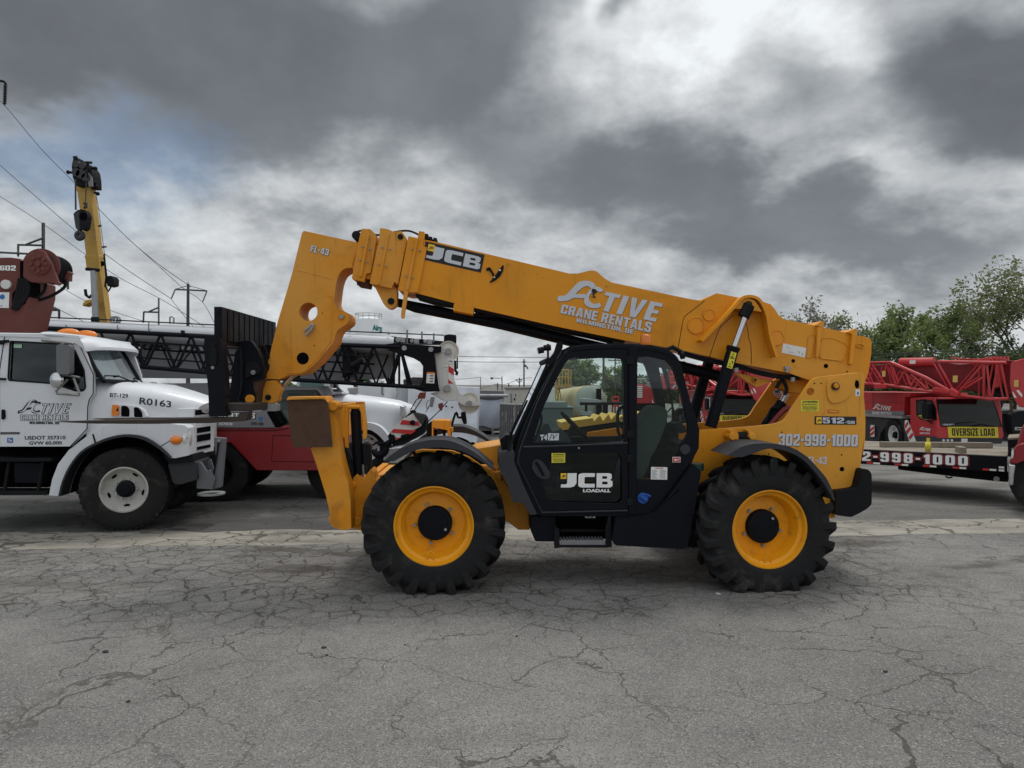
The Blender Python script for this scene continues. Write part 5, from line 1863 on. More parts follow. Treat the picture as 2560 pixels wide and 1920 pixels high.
# door furniture and seams
mb = MB()
mb.tube(W.ps(Z('2', '35,122 565,136 692,402 690,545 660,592 650,640 645,805 520,936'), -.001), .006, 6)
mb.tube(W.ps(Z('2', '35,122 -5,380 -5,930'), -.001), .006, 6)
mb.tube(W.ps(win + win[:1], .0), .012, 6)
mb.tube(W.ps(Z('2', '1185,938 1262,892 1330,878 1392,874'), .018), .005, 5)
mb.tube(W.ps(Z('2', '688,845 715,935'), .018), .012, 5)
mb.build('door_seam', BLKM, CBT)
wp('2', '8,662 30,665 34,720 22,738 8,735', -.03, .01, 'door_handle', BLK, CBT, .008)
wp('2', '-10,150 58,146 56,165 20,170 18,180 -10,182', -.04, .02, 'hinge', BLKM, CBT, .004)
wp('2', '-10,428 35,430 35,445 -10,445', -.04, .02, 'hinge', BLKM, CBT, .004)
W1 = WN * -.004


def wq(tl, tr, br, bl, v=0., k='2'):
    return [W.p(Z1(k, *q_), v) for q_ in (tl, tr, br, bl)]


lq2 = wq((133, 590), (533, 590), (533, 692), (133, 692))
mb = logo(MB(), lq2, W1, .05)
mb.build('lettering_outline', LETB, CBT)
mb = MB()
for p in LOGO:
    c_ = (sum(a for a, _ in p) / len(p), sum(b_ for _, b_ in p) / len(p))
poly2(mb, lq2, [ribbon(cr([(.03, .12), (.10, .17), (.17, .48), (.25, .92), (.31, .93)], 3), .018), ribbon(cr([(.40, .66), (.33, .70), (.28, .48), (.27, .22), (.33, .07), (.40, .09)], 3), .018)], W1 * 2)
mb.build('lettering', WHT, CBT)
blocks(MB(), [bil(lq2, .385, .73), bil(lq2, 1., .73), bil(lq2, 1., -.01), bil(lq2, .385, -.01)], 'TIVE', -.55, .30, W1 * 2, 1.0).build('lettering', WHT, CBT, fix=False)
blk(CBT, wq((152, 702), (508, 702), (506, 742), (152, 742)), 'CRANE RENTALS', LETB, .35, 0, W1)
blk(CBT, wq((154, 704), (506, 704), (504, 740), (154, 740)), 'CRANE RENTALS', WHT, -.25, 0, W1 * 2)
blk(CBT, wq((218, 750), (441, 752), (441, 772), (218, 770)), 'WILMINGTON, DE', LETB, 0, 0, W1)
lettering(CBT, wq((184, 859), (487, 856), (487, 884), (184, 887)), 'USDOT 357310', LETB, .025, 0, W1)
lettering(CBT, wq((216, 898), (459, 896), (459, 926), (216, 928)), 'GVW 60,000', LETB, .025, 0, W1)
q = wq((5, 830), (147, 830), (147, 846), (5, 847))
lettering(plaque(CBT, q, LETB, 'nameplate', W1), fit(q, .05, .95, .15, .85), 'STERLING', GRY, .02, 0, W1 * 2)
q = wq((54, 872), (97, 872), (97, 909), (54, 909))
PB = plaque(CBT, q, STB, 'sticker', W1)
mb = MB()
poly2(mb, q, [ribbon([(.2, .6), (.5, .8), (.5, .4), (.2, .3)], .07), [(.6, .2), (.85, .3), (.8, .6), (.6, .5)]], W1 * 2)
mb.build('lettering', STW, PB)
q = wq((103, 180), (164, 180), (163, 206), (103, 206), .02)
plaque(CBT, q, M('pale_green_sticker', (.35, .55, .42), .5), 'sticker', W1)
# bonnet lettering, laid just off the bonnet flank
lettering(HO, wq((815, 540), (950, 548), (948, 580), (813, 570), .078), 'BT-129', LETB, .03, 0, W1 * 0)
lettering(HO, wq((1035, 572), (1270, 600), (1268, 650), (1030, 622), .155), 'R0163', LETB, .02, 0, W1 * 0)

# crane post and winch standing behind the cab
CV = 1.0
PST = wp('1', '-60,290 85,288 172,300 195,320 200,440 258,480 255,600 165,950 -60,950', CV, CV + .75, 'crane_post', REDP, BT, .015)
WI = wp('1', '200,302 268,250 330,220 380,235 445,335 500,500 530,512 500,528 450,508 262,502 196,455', CV - .05, CV + .02, 'winch', REDP, BT, .012)
c0 = W.p(Z1('1', 345, 360), CV)
MB().cyl(c0 + WN * .02, c0 + WN * .50, .20, 28).build('winch_drum', DGRY, WI)
mb = MB()
for k_ in range(11):
    mb.lathe(c0 + WN * (.08 + .037 * k_), WN, [(.20, -.018), (.222, 0), (.20, .018)], 28)
mb.build('wire_rope', BLKM, WI)
MB().cyl(c0 + WN * .03, c0 + WN * .06, .26, 32).build('drum_flange', REDP, WI)
MB().cyl(c0 + WN * .49, c0 + WN * .52, .215, 32).build('drum_flange', BLKM, WI)
mb = MB()
c1 = W.p(Z1('1', 345, 350), CV - .05)
mb.cyl(c1, c1 - WN * .03, .15, 28)
mb.cyl(c1, c1 - WN * .07, .035, 14)
for k_ in range(8):
    a = 2 * math.pi * k_ / 8
    p = c1 + W.u * (.10 * math.cos(a)) + UP * (.10 * math.sin(a))
    mb.cyl(p, p - WN * .055, .024, 10)
mb.build('winch_cover', REDP, WI, .004)
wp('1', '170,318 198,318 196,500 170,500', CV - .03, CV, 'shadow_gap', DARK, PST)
mb = MB()
c2 = W.p(Z1('1', 62, 525), CV)
mb.cyl(c2, c2 - WN * .05, .068, 24)
mb.build('pivot_pin', WHT2, PST, .006)
wp('1', '575,420 585,405 618,425 600,430 598,490 552,490 560,455', CV + .3, CV + .4, 'winch_bracket', REDP, WI, .006)
mb = MB()
mb.tube(W.ps(cr(Z('1', '565,480 560,540 500,590 400,640 220,690'), 3), CV + .3), .024, 8)
mb.tube(W.ps(cr(Z('1', '395,510 385,570 340,620 230,650'), 3), CV + .2), .022, 8)
mb.tube(W.ps(cr(Z('1', '370,500 330,570 260,620 225,635'), 3), CV + .35), .012, 8)
for k_ in range(4):
    mb.tube(W.ps(cr(Z('1', f'{170+22*k_},470 {150+28*k_},600 {110+10*k_},740'), 3), CV - .02), .028, 8)
mb.build('hydraulic_hose', BLKM, WI)
wp('1', '100,600 190,500 255,490 255,600 210,690 120,745 98,680', CV - .02, CV + .3, 'hose_bundle', DARK, WI, .02)
C1 = WN * -.004
blk(PST, [W.p(Z1('1', *a), CV) for a in ((-2, 360), (138, 358), (138, 404), (-2, 400))], '602', LETW, 0, 0, C1)
q = [W.p(Z1('1', *a), CV) for a in ((-60, 590), (82, 590), (78, 726), (-60, 722))]
PB = plaque(PST, q, STW, 'sticker', C1)
mb = MB()
poly2(mb, q, [circ((.58, .70), .16, 16, .16), [(.45, .16), (.62, .14), (.62, .10), (.45, .12)]], C1 * 2)
mb.build('lettering', STB, PB)

# ------------------------------------------------------------------ red and silver truck crane behind it
H = Fr(540, 12.0, 6.)
HN = H.n
TC_ = thing('truck_crane', 'dark red truck crane with long silver boom and black jib behind the white truck', 'crane', H.at(1.0, .3, 0))


def hp(k, s, v0, v1, name, m_, par=None, bev=.012, rad=0, holes=(), seg=2):
    pts = Z(k, s) if isinstance(s, str) else s
    pts = rnd(pts, rad) if rad else pts
    return MB().prism(H.ps(pts, v0), HN * (v1 - v0), [H.ps(h, v0) for h in holes]).build(name, m_, par or TC_, bev, seg=seg)


BM = hp('0', '-60,800 60,806 530,826 860,842 985,850 985,905 970,945 860,952 500,946 -60,940', .62, 1.5, 'telescopic_boom', GRY, None, .05, seg=4)
mb = MB()
mb.tube(H.ps([(-60, 818), (60, 823), (530, 843), (860, 858), (985, 864)], .58), .17, 20)
mb.build('boom_tube', SIL, BM)
hp('0', '-60,792 60,797 530,818 860,833 978,840 978,850 860,846 530,830 60,808 -60,804', .7, 1.3, 'boom_top_plate', SIL, BM, .01)
mb = MB()
mb.tube(H.ps([(40, 790), (300, 801), (530, 812), (860, 828), (1110, 838)], .6), .012, 6)
for a in ((565, 880),):
    pass
mb.build('guard_wire', BLKM, BM)
mb = MB()
for x, y0, y1 in ((292, 813, 829), (370, 806, 830), (163, 812, 818)):
    mb.prism(H.ps([(x, y0), (x + 2.4, y0), (x + 2.4, y1), (x, y1)], .40), HN * .02)
mb.build('boom_strap', GALV, BM)
mb = MB()
mb.tube(H.ps(Z('1', '1468,862 1468,805 1485,800 1502,812 1500,862'), .7), .016, 8)
mb.build('boom_bracket', GALV, BM)
mb = MB()
for x in (985, 1010):
    c_ = H.p(Z1('1', x, 830), .7)
    mb.lathe(c_, HN, [(.045, -.02), (.07, -.02), (.07, .02), (.045, .02)], 16, True)
mb.build('boom_shackle', GALV, BM)
# lettering on the boom flank, glimpsed through the jib
blk(BM, [H.p(q_, .615) for q_ in ((300, 838), (440, 846), (436, 876), (296, 868))], 'ACTIVE', LETB, 0, .3, HN * -.004)
blk(BM, [H.p(q_, .615) for q_ in ((450, 846), (545, 851), (545, 881), (450, 876))], 'CRA', LETB, .4, 0, HN * -.004)
blk(BM, [H.p(q_, .615) for q_ in ((452, 848), (543, 853), (543, 879), (452, 874))], 'CRA', SIL, -.2, 0, HN * -.008)
q = [H.p(Z1('1', *a), .40) for a in ((1000, 1040), (1230, 1048), (1222, 1165), (990, 1158))]
PB = plaque(BM, q, LETB, 'name_board', HN * -.002)
blk(PB, fit(q, .02, .94, .12, .88), 'TIVE', LETW, 0, .3, HN * -.006)
# lattice jib: two faces, chords and zigzags
tc = H.ps(Z('1', '20,880 175,890 1100,935 1760,970') + Z('3', '1260,1112 1800,1132'), .12)
bc = H.ps(Z('1', '1000,1218 1130,1226 1790,1282') + Z('3', '880,1415 1300,1440 2010,1482'), .12)


def along(pl, px):
    """point on a polyline whose picked pixel column is px"""
    f_ = lambda p: CX + p.x / p.y * FPX
    for a, c in zip(pl, pl[1:]):
        if f_(a) <= px <= f_(c):
            lo, hi = 0., 1.
            for _ in range(18):
                m_ = (lo + hi) / 2
                if f_(a.lerp(c, m_)) < px:
                    lo = m_
                else:
                    hi = m_
            return a.lerp(c, lo)
    return pl[0] if px < f_(pl[0]) else pl[-1]


JB = MB()
for dv in (0, .55):
    JB.tube([p + HN * dv for p in tc], .040, 8)
    JB.tube([p + HN * dv for p in bc], .036, 8)
JIB = JB.build('lattice_jib', BLK, TC_)
mb = MB()
xs, step = 250, 38
i = 0
while xs < 940:
    a, c = along(tc, xs), along(bc, xs + step)
    e = along(tc, xs + 2 * step)
    if xs > 210:
        for dv in (0, .55):
            mb.tube([a + HN * dv, c + HN * dv], .022, 6)
            mb.tube([c + HN * dv, e + HN * dv], .022, 6)
        if i % 2 == 0:
            mb.tube([a, a + HN * .55], .018, 6)
            mb.tube([c, e + HN * .55], .014, 6)
    xs += 2 * step
    i += 1
for f_, dv in ((.27, .02), (.72, .02), (.45, .5)):
    mb.tube([along(tc, x_).lerp(along(bc, x_), f_) + HN * dv for x_ in range(330, 960, 30)], .016, 6)
xs = 288
while xs < 930:
    mb.tube([along(tc, xs) + HN * .5, along(bc, xs + 38) + HN * .5], .016, 6)
    mb.tube([along(bc, xs + 38) + HN * .5, along(tc, xs + 76) + HN * .5], .016, 6)
    xs += 76
for x in (985, 998):
    mb.tube([along(tc, x), along(bc, x)], .022, 6)
mb.tube([along(bc, 1030), along(tc, 1105)], .026, 6)
mb.tube([along(bc, 1022), along(tc, 1095)], .026, 6)
mb.build('jib_lacing', BLK, JIB)
hp('1', '1560,918 1585,918 1585,940 1610,942 1610,958 1560,945', .02, .1, 'jib_clamp', BLKM, JIB, .006)
# black head frame, white boom head with sheaves
HF = hp('13', '440,352 600,332 660,345 1062,375 1062,440 985,452 1040,830 1045,868 870,872 760,838 840,785 858,740 862,590 830,545 760,505 560,440 490,420', .10, .16, 'jib_head_frame', BLK, None, .008)
hp('13', '440,352 600,332 660,345 1062,375 1062,440 860,430 560,440', .16, .62, 'jib_head_tube', BLK, HF, .01)
mb = MB()
for a in ((657, 393), (948, 408)):
    c_ = H.p(Z1('13', *a), .08)
    mb.cyl(c_, c_ + HN * .05, .045, 12)
mb.build('frame_pin', GALV, HF)
q = [H.p(Z1('13', *a), .098) for a in ((905, 655), (992, 658), (985, 780), (897, 776))]
PB = plaque(HF, q, STW, 'warning_label', HN * -.003)
plaque(PB, fit(q, .0, 1., .86, 1.), M('orange_sticker', (.7, .2, .04), .5), 'label_band', HN * -.006)
mb = MB()
for k_ in range(3):
    poly2(mb, q, [[(.4, .12 + .25 * k_), (.85, .12 + .25 * k_), (.85, .26 + .25 * k_), (.45, .24 + .25 * k_)], [(.08, .14 + .25 * k_), (.2, .14 + .25 * k_), (.2, .18 + .25 * k_), (.08, .18 + .25 * k_)]], HN * -.006)
mb.build('printed_lines', M('grey_lines_dark', (.16, .16, .17), .5), PB)
BH = hp('13', '985,452 1060,430 1200,440 1205,742 1255,855 1222,968 1090,968 940,890 1040,870 1045,830', .20, .95, 'boom_head', WHT2, None, .012)
for a, r_ in (((1140, 430), 118), ((1365, 995), 121)):
    c_ = H.p(Z1('13', *a), .35)
    rr = H.m(r_ / 4.367, .35)
    mb = MB().lathe(c_, HN, [(.05, -.05), (rr * .55, -.035), (rr * .8, -.03), (rr * .86, -.05), (rr, -.06), (rr, -.045), (rr * .93, 0), (rr, .045), (rr, .06), (rr * .8, .03), (.05, .05)], 40)
    mb.build('sheave', M('cream_nylon', (.60, .58, .52), .5) if r_ == 118 else bpy.data.materials['cream_nylon'], BH, 0, 30)
AR = hp('13', '1100,870 1150,830 1200,850 1380,960 1500,990 1490,1020 1340,1030 1290,1010 1110,890', .22, .28, 'sheave_arm', WHT2, BH, .012, 4)
mb = MB()
for a, r_, m0 in (((1140, 427), .06, 0), ((1128, 830), .065, 0), ((1368, 997), .055, 0)):
    c_ = H.p(Z1('13', *a), .14)
    mb.cyl(c_, c_ + HN * .12, r_, 16)
mb.build('sheave_pin', GALV, BH, .006)
q = [H.p(Z1('13', *a), .2) for a in ((1142, 575), (1200, 575), (1198, 780), (1138, 780))]
PB = plaque(BH, q, STW, 'hazard_board', HN * -.004)
mb = MB()
poly2(mb, q, [[(0, .95), (0, .62), (1, .42), (1, .76)], [(0, .24), (0, 0), (.9, 0)]], HN * -.008)
mb.build('hazard_stripe', STR, PB)
for t_ in (((1128, 500), (1200, 502), (1199, 565), (1128, 562)), ((1098, 575), (1136, 576), (1135, 622), (1098, 620)), ((1042, 468), (1082, 470), (1080, 500), (1042, 500))):
    q = [H.p(Z1('13', *a), .2) for a in t_]
    PB = plaque(BH, q, STW, 'sticker', HN * -.004)
    mb = MB()
    poly2(mb, q, [ribbon([(.2, .3), (.5, .5), (.8, .25)], .06)], HN * -.008)
    mb.build('lettering', LETB, PB)
# top fittings
hp('13', '1092,252 1150,240 1228,250 1228,345 1092,345', .5, .9, 'camera_box', BLK, BH, .02)
hp('13', '500,300 520,265 1100,320 1090,350 600,335', .5, 1.0, 'boom_top_frame', BLK, BM, .01)
mb = MB()
for x, y0, y1 in ((62, 165, 222), (487, 218, 245), (689, 195, 345), (850, 212, 300), (980, 230, 330)):
    mb.prism(H.ps(Z('13', f'{x-9},{y0} {x+9},{y0} {x+9},{y1} {x-9},{y1}'), .45), HN * .05)
mb.build('guard_post', GRY, BM, .004)
mb = MB()
for x, y, r_ in ((590, 300, 30), (740, 315, 22), (885, 320, 20)):
    c_ = H.p(Z1('13', x, y), .42)
    mb.cyl(c_, c_ + HN * .1, H.m(r_ / 4.367), 16)
    mb.prism(H.ps(Z('13', f'{x+25},{y-25} {x+80},{y-18} {x+78},{y+35} {x+20},{y+30}'), .44), HN * .1)
mb.build('pulley', GALV, BM, .006)
mb = MB()
mb.tube(H.ps(Z('13', '1235,420 1238,620'), .6), .014, 6)
mb.tube(H.ps(Z('13', '1210,530 1215,640 1235,660 1225,690'), .6), .03, 6)
mb.build('hoist_rope', BLKM, BH)
# winch, counterweight and inner bits glimpsed below the boom
hp('13', '-20,390 60,370 120,430 160,540 130,660 -20,720', .2, .6, 'winch_housing', BLKM, None, .03)
mb = MB().cyl(H.p(Z1('13', 200, 520), .1), H.p(Z1('13', 80, 590), .1), .05, 10)
mb.build('winch_motor', BLKM, TC_)
hp('13', '-350,735 -120,690 -60,672 230,690 245,760 -180,740', .75, 1.1, 'red_deck', RED, None, .01)
q = [H.p(Z1('3', *a), .75) for a in ((1163, 1380), (1275, 1380), (1275, 1402), (1163, 1400))]
PB = plaque(TC_, q, LETB, 'nameplate', HN * -.004)
lettering(PB, fit(q, .1, .9, .2, .8), 'LINK', LETW, .04, 0, HN * -.008)
hp('13', '190,678 245,680 250,712 300,765 240,765 200,715', .70, .74, 'green_bracket', GREEN, None, .006)
hp('13', '645,740 760,710 860,715 850,790 760,790 650,790', .8, 1.2, 'boom_underside', GRY, BM, .01)
# carrier
CA = hp('4', '-420,590 720,588 835,565 1000,560 1340,575 1340,955 556,955 330,712 -420,712', .0, 2.3, 'carrier_body', REDD, None, .03, seg=3)
hp('4', '-420,440 640,440 722,584 -420,584', -.03, .5, 'side_panel', GRY, CA, .01)
hp('4', '645,445 705,445 770,555 722,586', -.04, .5, 'panel_end', DARK, CA, .01)
hp('4', '-420,205 330,195 330,327 -420,327', .45, .9, 'deck_panel', GRY, CA, .01)
hp('4', '-420,330 400,332 400,380 -420,380', .43, .9, 'deck_stripe', REDD, CA, .006)
mb = MB().tube(H.ps(Z('4', '700,650 1120,660 1080,880 688,875 700,650'), -.001), .005, 6)
mb.tube(H.ps(Z('4', '-100,612 720,610 835,590'), -.001), .006, 6)
mb.build('panel_seam', DARK, CA)
H1 = HN * -.004
blk(CA, [H.p(Z1('4', *a), -.03) for a in ((222, 452), (552, 455), (548, 510), (222, 498))], 'RENTALS', LETB, .5, 0, H1)
blk(CA, [H.p(Z1('4', *a), -.03) for a in ((226, 456), (548, 459), (544, 506), (226, 494))], 'RENTALS', LETW, -.1, 0, H1 * 2)
lettering(CA, [H.p(Z1('4', *a), -.03) for a in ((160, 538), (352, 541), (350, 566), (160, 563))], 'OT 357310', LETW, .04, 0, H1 * 2)
blk(CA, [H.p(Z1('4', *a), -.03) for a in ((514, 537), (618, 540), (617, 564), (513, 562))], 'HTC-130', LETB, 0, 0, H1)
plaque(CA, [H.p(Z1('4', *a), -.03) for a in ((578, 492), (610, 493), (609, 524), (577, 522))], STB, 'sticker', H1)
# cab of the carrier, set low
CBx = hp('4', '720,228 1085,228 1100,238 1142,312 1120,312 1080,262 720,262', .2, 1.6, 'cab', GRY, None, .02)
MB().sheet(H.ps(Z('4', '735,270 1075,270 1140,560 800,560 740,470'), .3)).build('cab_window', GLG, CBx, fix=False)
hp('4', '735,262 1085,262 1130,330 1140,560 740,560', 1.5, 1.55, 'cab_far_wall', M('pale_green_lining', (.22, .32, .30), .6), CBx)
hp('4', '820,285 1030,280 1030,310 830,305', .6, .9, 'roof_console', BLKM, CBx)
hp('4', '1085,262 1105,262 1160,420 1160,565 1140,565 1140,420', .25, .35, 'cab_pillar', BLK, CBx)
hp('4', '740,490 800,560 740,560 700,500', .25, .4, 'cab_sill', BLKM, CBx)
hp('4', '520,712 700,940 560,960 420,1100 300,1100 300,712', .55, 2.2, 'wheel_arch', DARK, CA)
hp('4', '-420,712 330,712 420,1000 -420,1000', 1.0, 2.2, 'underbody', DARK, CA)
for px_ in (538, 470, 250):
    u_ = H.loc(H.p((px_, 1192), .0))[0]
    truck_wheel(TC_, H.at(u_, .25, .52), -HN, .52, .28, .40, WHT2 if px_ == 470 else BLKM)
    truck_wheel(TC_, H.at(u_, 2.0, .52), HN, .52, .28, .40, BLKM)
mb = MB()
u_ = H.loc(H.p((838, 1150), .0))[0]
truck_wheel(TC_, H.at(u_, .35, .50), -HN, .50, .28, .36, BLKM)

# hook block hanging slack from the boom head
E_ = Fr(970, 11.6, 0)
EN = E_.n
HB = thing('hook_block', 'heavy crane hook block with white and red stripes, hanging aslant from the silver boom head', 'hook block', E_.at(0, 0, 1.2))


def ep(k, s, v0, v1, name, m_, par=None, bev=.006, rad=0):
    pts = Z(k, s)
    pts = rnd(pts, rad) if rad else pts
    return MB().prism(E_.ps(pts, v0), EN * (v1 - v0)).build(name, m_, par or HB, bev)


ep('E', '1030,260 1110,265 1330,310 1385,400 1380,500 1340,690 1180,790 880,930 700,965 600,830 570,745 700,590', .05, .32, 'block_body', BLKM, None, .02, 20)
CK = ep('E', '1100,278 1285,530 745,835 625,680 870,405', .02, .05, 'cheek_plate', WHT2)
for s in ('868,412 1215,450 1240,538 830,505', '700,598 1165,628 1060,712 630,672', '735,780 830,785 750,832'):
    ep('E', s, .012, .02, 'hazard_stripe', STR, CK, .0)
ep('E', '1105,275 1330,312 1345,400 1285,525', .0, .05, 'chain_guard', DGRY, CK, .004)
mb = MB()
c_ = E_.p(Z1('E', 1090, 470), .0)
mb.cyl(c_ - EN * .03, c_ + EN * .05, .042, 20)
mb.build('sheave_pin', BLK, CK)
for s in ('600,720 690,715 730,760 720,850 650,900 570,745', '850,720 1030,700 1040,750 900,800 840,770'):
    ep('E', s, .0, .06, 'side_lug', BLK, CK, .006, 8)
mb = MB()
mb.tube(E_.ps(Z('E', '650,860 520,930 480,960'), .2), [.055, .05, .06], 10)
mb.tube(E_.ps(cr(Z('E', '500,930 530,1010 500,1090 420,1140 330,1110 270,1060 215,1060'), 3), .2), [.055] * 3 + [.065] * 9 + [.06, .05, .045, .035, .025, .015, .01], 10)
mb.tube(E_.ps(Z('E', '370,930 480,890 505,900'), .16), [.02, .03, .03], 8)
mb.tube(E_.ps(Z('E', '250,950 330,890 380,880'), .2), [.01, .02, .03], 8)
mb.build('hook', BLK, HB)
mb = MB()
for s in ('725,1070 790,960 815,945', '765,1080 830,980 850,955', '905,1210 1040,1080 1130,975'):
    mb.tube(E_.ps(Z('13', s), .15), .009, 6)
mb.tube(E_.ps(cr(Z('13', '890,1100 930,1020 910,1070 900,990 935,960'), 2), .15), .005, 5)
mb.build('wire_rope', BLKM, HB)
for s in ('825,880 890,875 880,945 815,950 800,930', '1030,1000 1075,990 1078,1040 1060,1085 1028,1040'):
    ep('13', s, .1, .2, 'rope_socket', M('rust_red', (.16, .03, .025), .6), HB, .01)
ep('13', '945,930 990,925 965,1040 930,1035', .1, .16, 'rope_weight', GRY, HB, .01)
ep('E', '1035,225 1090,205 1150,235 1150,280 1040,270', .1, .2, 'rope_anchor', BLKM, HB, .006)

# ------------------------------------------------------------------ white semi truck nose
S = Fr(915, 15.9, 0)
SN = S.n
SE = thing('semi_truck', 'silver-white semi truck with a long sloping bonnet, seen beyond the black stabiliser ram', 'truck', S.at(0, .5, 0))


def sp_(k, s, v0, v1, name, m_, par=None, bev=.02, rad=0, seg=2):
    pts = Z(k, s)
    pts = rnd(pts, rad) if rad else pts
    return MB().prism(S.ps(pts, v0), SN * (v1 - v0)).build(name, m_, par or SE, bev, seg=seg)


st = [(1180, 282, .25), (1320, 300, .25), (1560, 328, .3), (1700, 350, .4), (1800, 384, .5), (1832, 410, .62)]
secs = []
for x, yt, vn_ in st:
    u_, _, zt = S.loc(S.p(Z1('4', x, yt), 1.1))
    u_ = S.loc(S.p(Z1('4', x, 450), .3))[0]
    zb = S.loc(S.p(Z1('4', x, 720), .3))[2]
    hw = 1.1 - vn_
    secs.append([S.at(u_ + .1 * math.sin(math.pi * i / 20), 1.1 - hw * math.copysign(abs(math.cos(math.pi * i / 20)) ** .45, math.cos(math.pi * i / 20)), zb + (zt - zb) * math.sin(math.pi * i / 20) ** .42) for i in range(21)])
SH_ = MB().loft(secs).build('bonnet', WHT, SE, 0, 50)
wingo = cr(Z('4', '1495,540 1560,548 1630,580 1690,650 1728,735'), 3) + cr(Z('4', '1690,742 1650,690 1600,640 1540,605 1480,600'), 3)
MB().prism(S.ps(wingo, .0), SN * .5).build('front_wing', WHT, SE, .04, seg=3)
sp_('4', '1795,390 1832,400 1838,520 1800,560', .28, 1.9, 'grille', CHR, None, .02)
sp_('E', '555,1010 830,985 1000,960 1000,1120 560,1280 470,1250', -.1, 2.2, 'bumper', SIL, None, .03)
c_ = S.loc(S.p(Z1('4', 1500, 840), .1))
truck_wheel(SE, S.at(c_[0], .3, .56), -SN, .56, .30, .36, WHT2)
truck_wheel(SE, S.at(c_[0], 1.9, .56), SN, .56, .30, .36, WHT2)
SC = sp_('4', '900,40 1130,40 1215,160 1310,296 1190,300 1150,560 900,560', .3, 1.9, 'cab', WHT, None, .04)
MB().sheet(S.ps(Z('4', '1205,200 1255,200 1305,275 1215,272'), .28)).build('windscreen', GLD, SC, fix=False)
MB().sheet(S.ps(Z('4', '930,180 1140,190 1140,230 930,225'), .28)).build('cab_window', GLG, SC, fix=False)
mb = MB()
mb.tube(S.ps(Z('4', '1200,165 1200,290'), .1), .05, 8)
mb.tube(S.ps(Z('4', '1160,250 1250,250'), .1), .02, 6)
mb.tube(S.ps(Z('4', '1260,225 1320,285'), .2), .012, 6)
mb.build('mirror', CHR, SC)
sp_('4', '900,560 1500,560 1500,850 900,850', .6, 1.7, 'chassis', DARK)
sp_('4', '1340,240 1415,235 1415,298 1340,298', 1.0, 1.3, 'air_filter', STL, None, .03)
# ------------------------------------------------------------------ red mobile crane facing us on the right
C = Fr(2343, 19., 0)
ZR['G'] = (300, 600, 6.38)
CN = C.n
MC = thing('mobile_crane', 'red mobile crane facing the camera behind the flatbed trailer, yellow banner under its windscreen', 'crane', C.at(.9, 1.0, 0), 'red mobile cranes facing the camera')


def cf_(k, s, v0, v1, name, m_, par=None, bev=.012, rad=0, holes=()):
    pts = Z(k, s)
    pts = rnd(pts, rad) if rad else pts
    return MB().prism(C.ps(pts, v0), CN * (v1 - v0), [C.ps(h, v0) for h in holes]).build(name, m_, par or MC, bev)


def cs_(k, s, u0, u1, name, m_, par=None, bev=.012, rad=0, holes=()):
    pts = Z(k, s)
    pts = rnd(pts, rad) if rad else pts
    return MB().prism([C.pu(q_, u0) for q_ in pts], C.u * (u1 - u0), [[C.pu(q_, u0) for q_ in h] for h in holes]).build(name, m_, par or MC, bev)


CAB = cs_('10', '690,530 930,524 945,545 962,700 962,968 720,968 690,900', .0, 1.74, 'cab', RED, None, .03)
wsc = rnd(Z('10', '968,548 1300,546 1508,560 1545,665 1588,808 1000,810 980,700'), 3)
cf_('10', '955,545 1300,540 1515,556 1560,670 1602,815 1000,818', -.03, .02, 'windscreen_frame', BLK, CAB, .008)
MB().sheet(C.ps(wsc, -.034)).build('windscreen', glass('crane_windscreen', (.04, .05, .055), .05, .04, (.3, .33, .34)), CAB, fix=False)
cf_('10', '960,815 1600,817 1618,900 1605,930 960,930', -.025, .02, 'front_panel', RED, CAB, .01)
cf_('10', '960,928 1605,930 1600,985 960,985', -.05, .3, 'bumper', DGRY, CAB, .015)
mb = MB()
for x in (1020, 1062, 1102):
    c_ = C.p(Z1('10', x, 952), -.05)
    mb.cyl(c_, c_ - CN * .02, .033, 12)
mb.build('headlight', LENS, CAB)
q = [C.p(Z1('10', *a), -.028) for a in ((1062, 816), (1558, 820), (1565, 926), (1072, 924))]
BN = plaque(CAB, q, STY, 'banner', CN * -.004)
blk(BN, fit(q, .075, .93, .17, .87), 'OVERSIZE LOAD', LETB, -.1, 0, CN * -.008)
q = [C.p(Z1('10', *a), -.05) for a in ((1196, 934), (1260, 934), (1258, 968), (1196, 968))]
plaque(CAB, q, STW, 'number_plate', CN * -.004)
lettering(CAB, [C.p(Z1('10', *a), -.034) for a in ((1012, 788), (1135, 788), (1135, 804), (1012, 804))], 'LIEBHERR', LET, .03, 0, CN * -.005)
mb = MB()
mb.tube(C.ps(Z('10', '1080,812 1180,780 1350,770'), -.06), .010, 5)
mb.tube(C.ps(Z('10', '1300,815 1400,790 1520,818'), -.06), .010, 5)
mb.build('wiper', BLKM, CAB)
# side of the cab and the engine deck, running away from us
MB().sheet([C.pu(q_, -.006) for q_ in rnd(Z('10', '765,562 900,568 935,640 945,742 862,752 800,738 762,690'), 4)]).build('cab_window', bpy.data.materials['smoked_glass'], CAB, fix=False)
cs_('10', '750,552 910,556 950,640 955,750 860,762 790,745 752,695', -.004, .01, 'window_seal', BLK, CAB, .002)
cs_('10', '808,585 870,590 872,745 810,742', -.16, -.06, 'mirror', BLK, CAB, .02, 4)
mb = MB().tube([C.pu(q_, -.10) for q_ in Z('10', '760,575 800,550 850,550 850,600')], .018, 6)
mb.tube([C.pu(q_, -.06) for q_ in Z('10', '850,755 890,768 905,785')], .02, 6)
mb.build('mirror_arm', BLKM, CAB)
cs_('10', '722,905 962,912 962,968 735,968', -.01, .02, 'sill', DGRY, CAB, .004)
ED = cs_('10', '60,468 690,484 688,520 640,525 628,706 60,672', .02, 1.7, 'engine_deck', RED, None, .02)
cs_('10', '60,648 630,664 626,706 60,674', -.0, .03, 'deck_stripe', GRY, ED, .004)
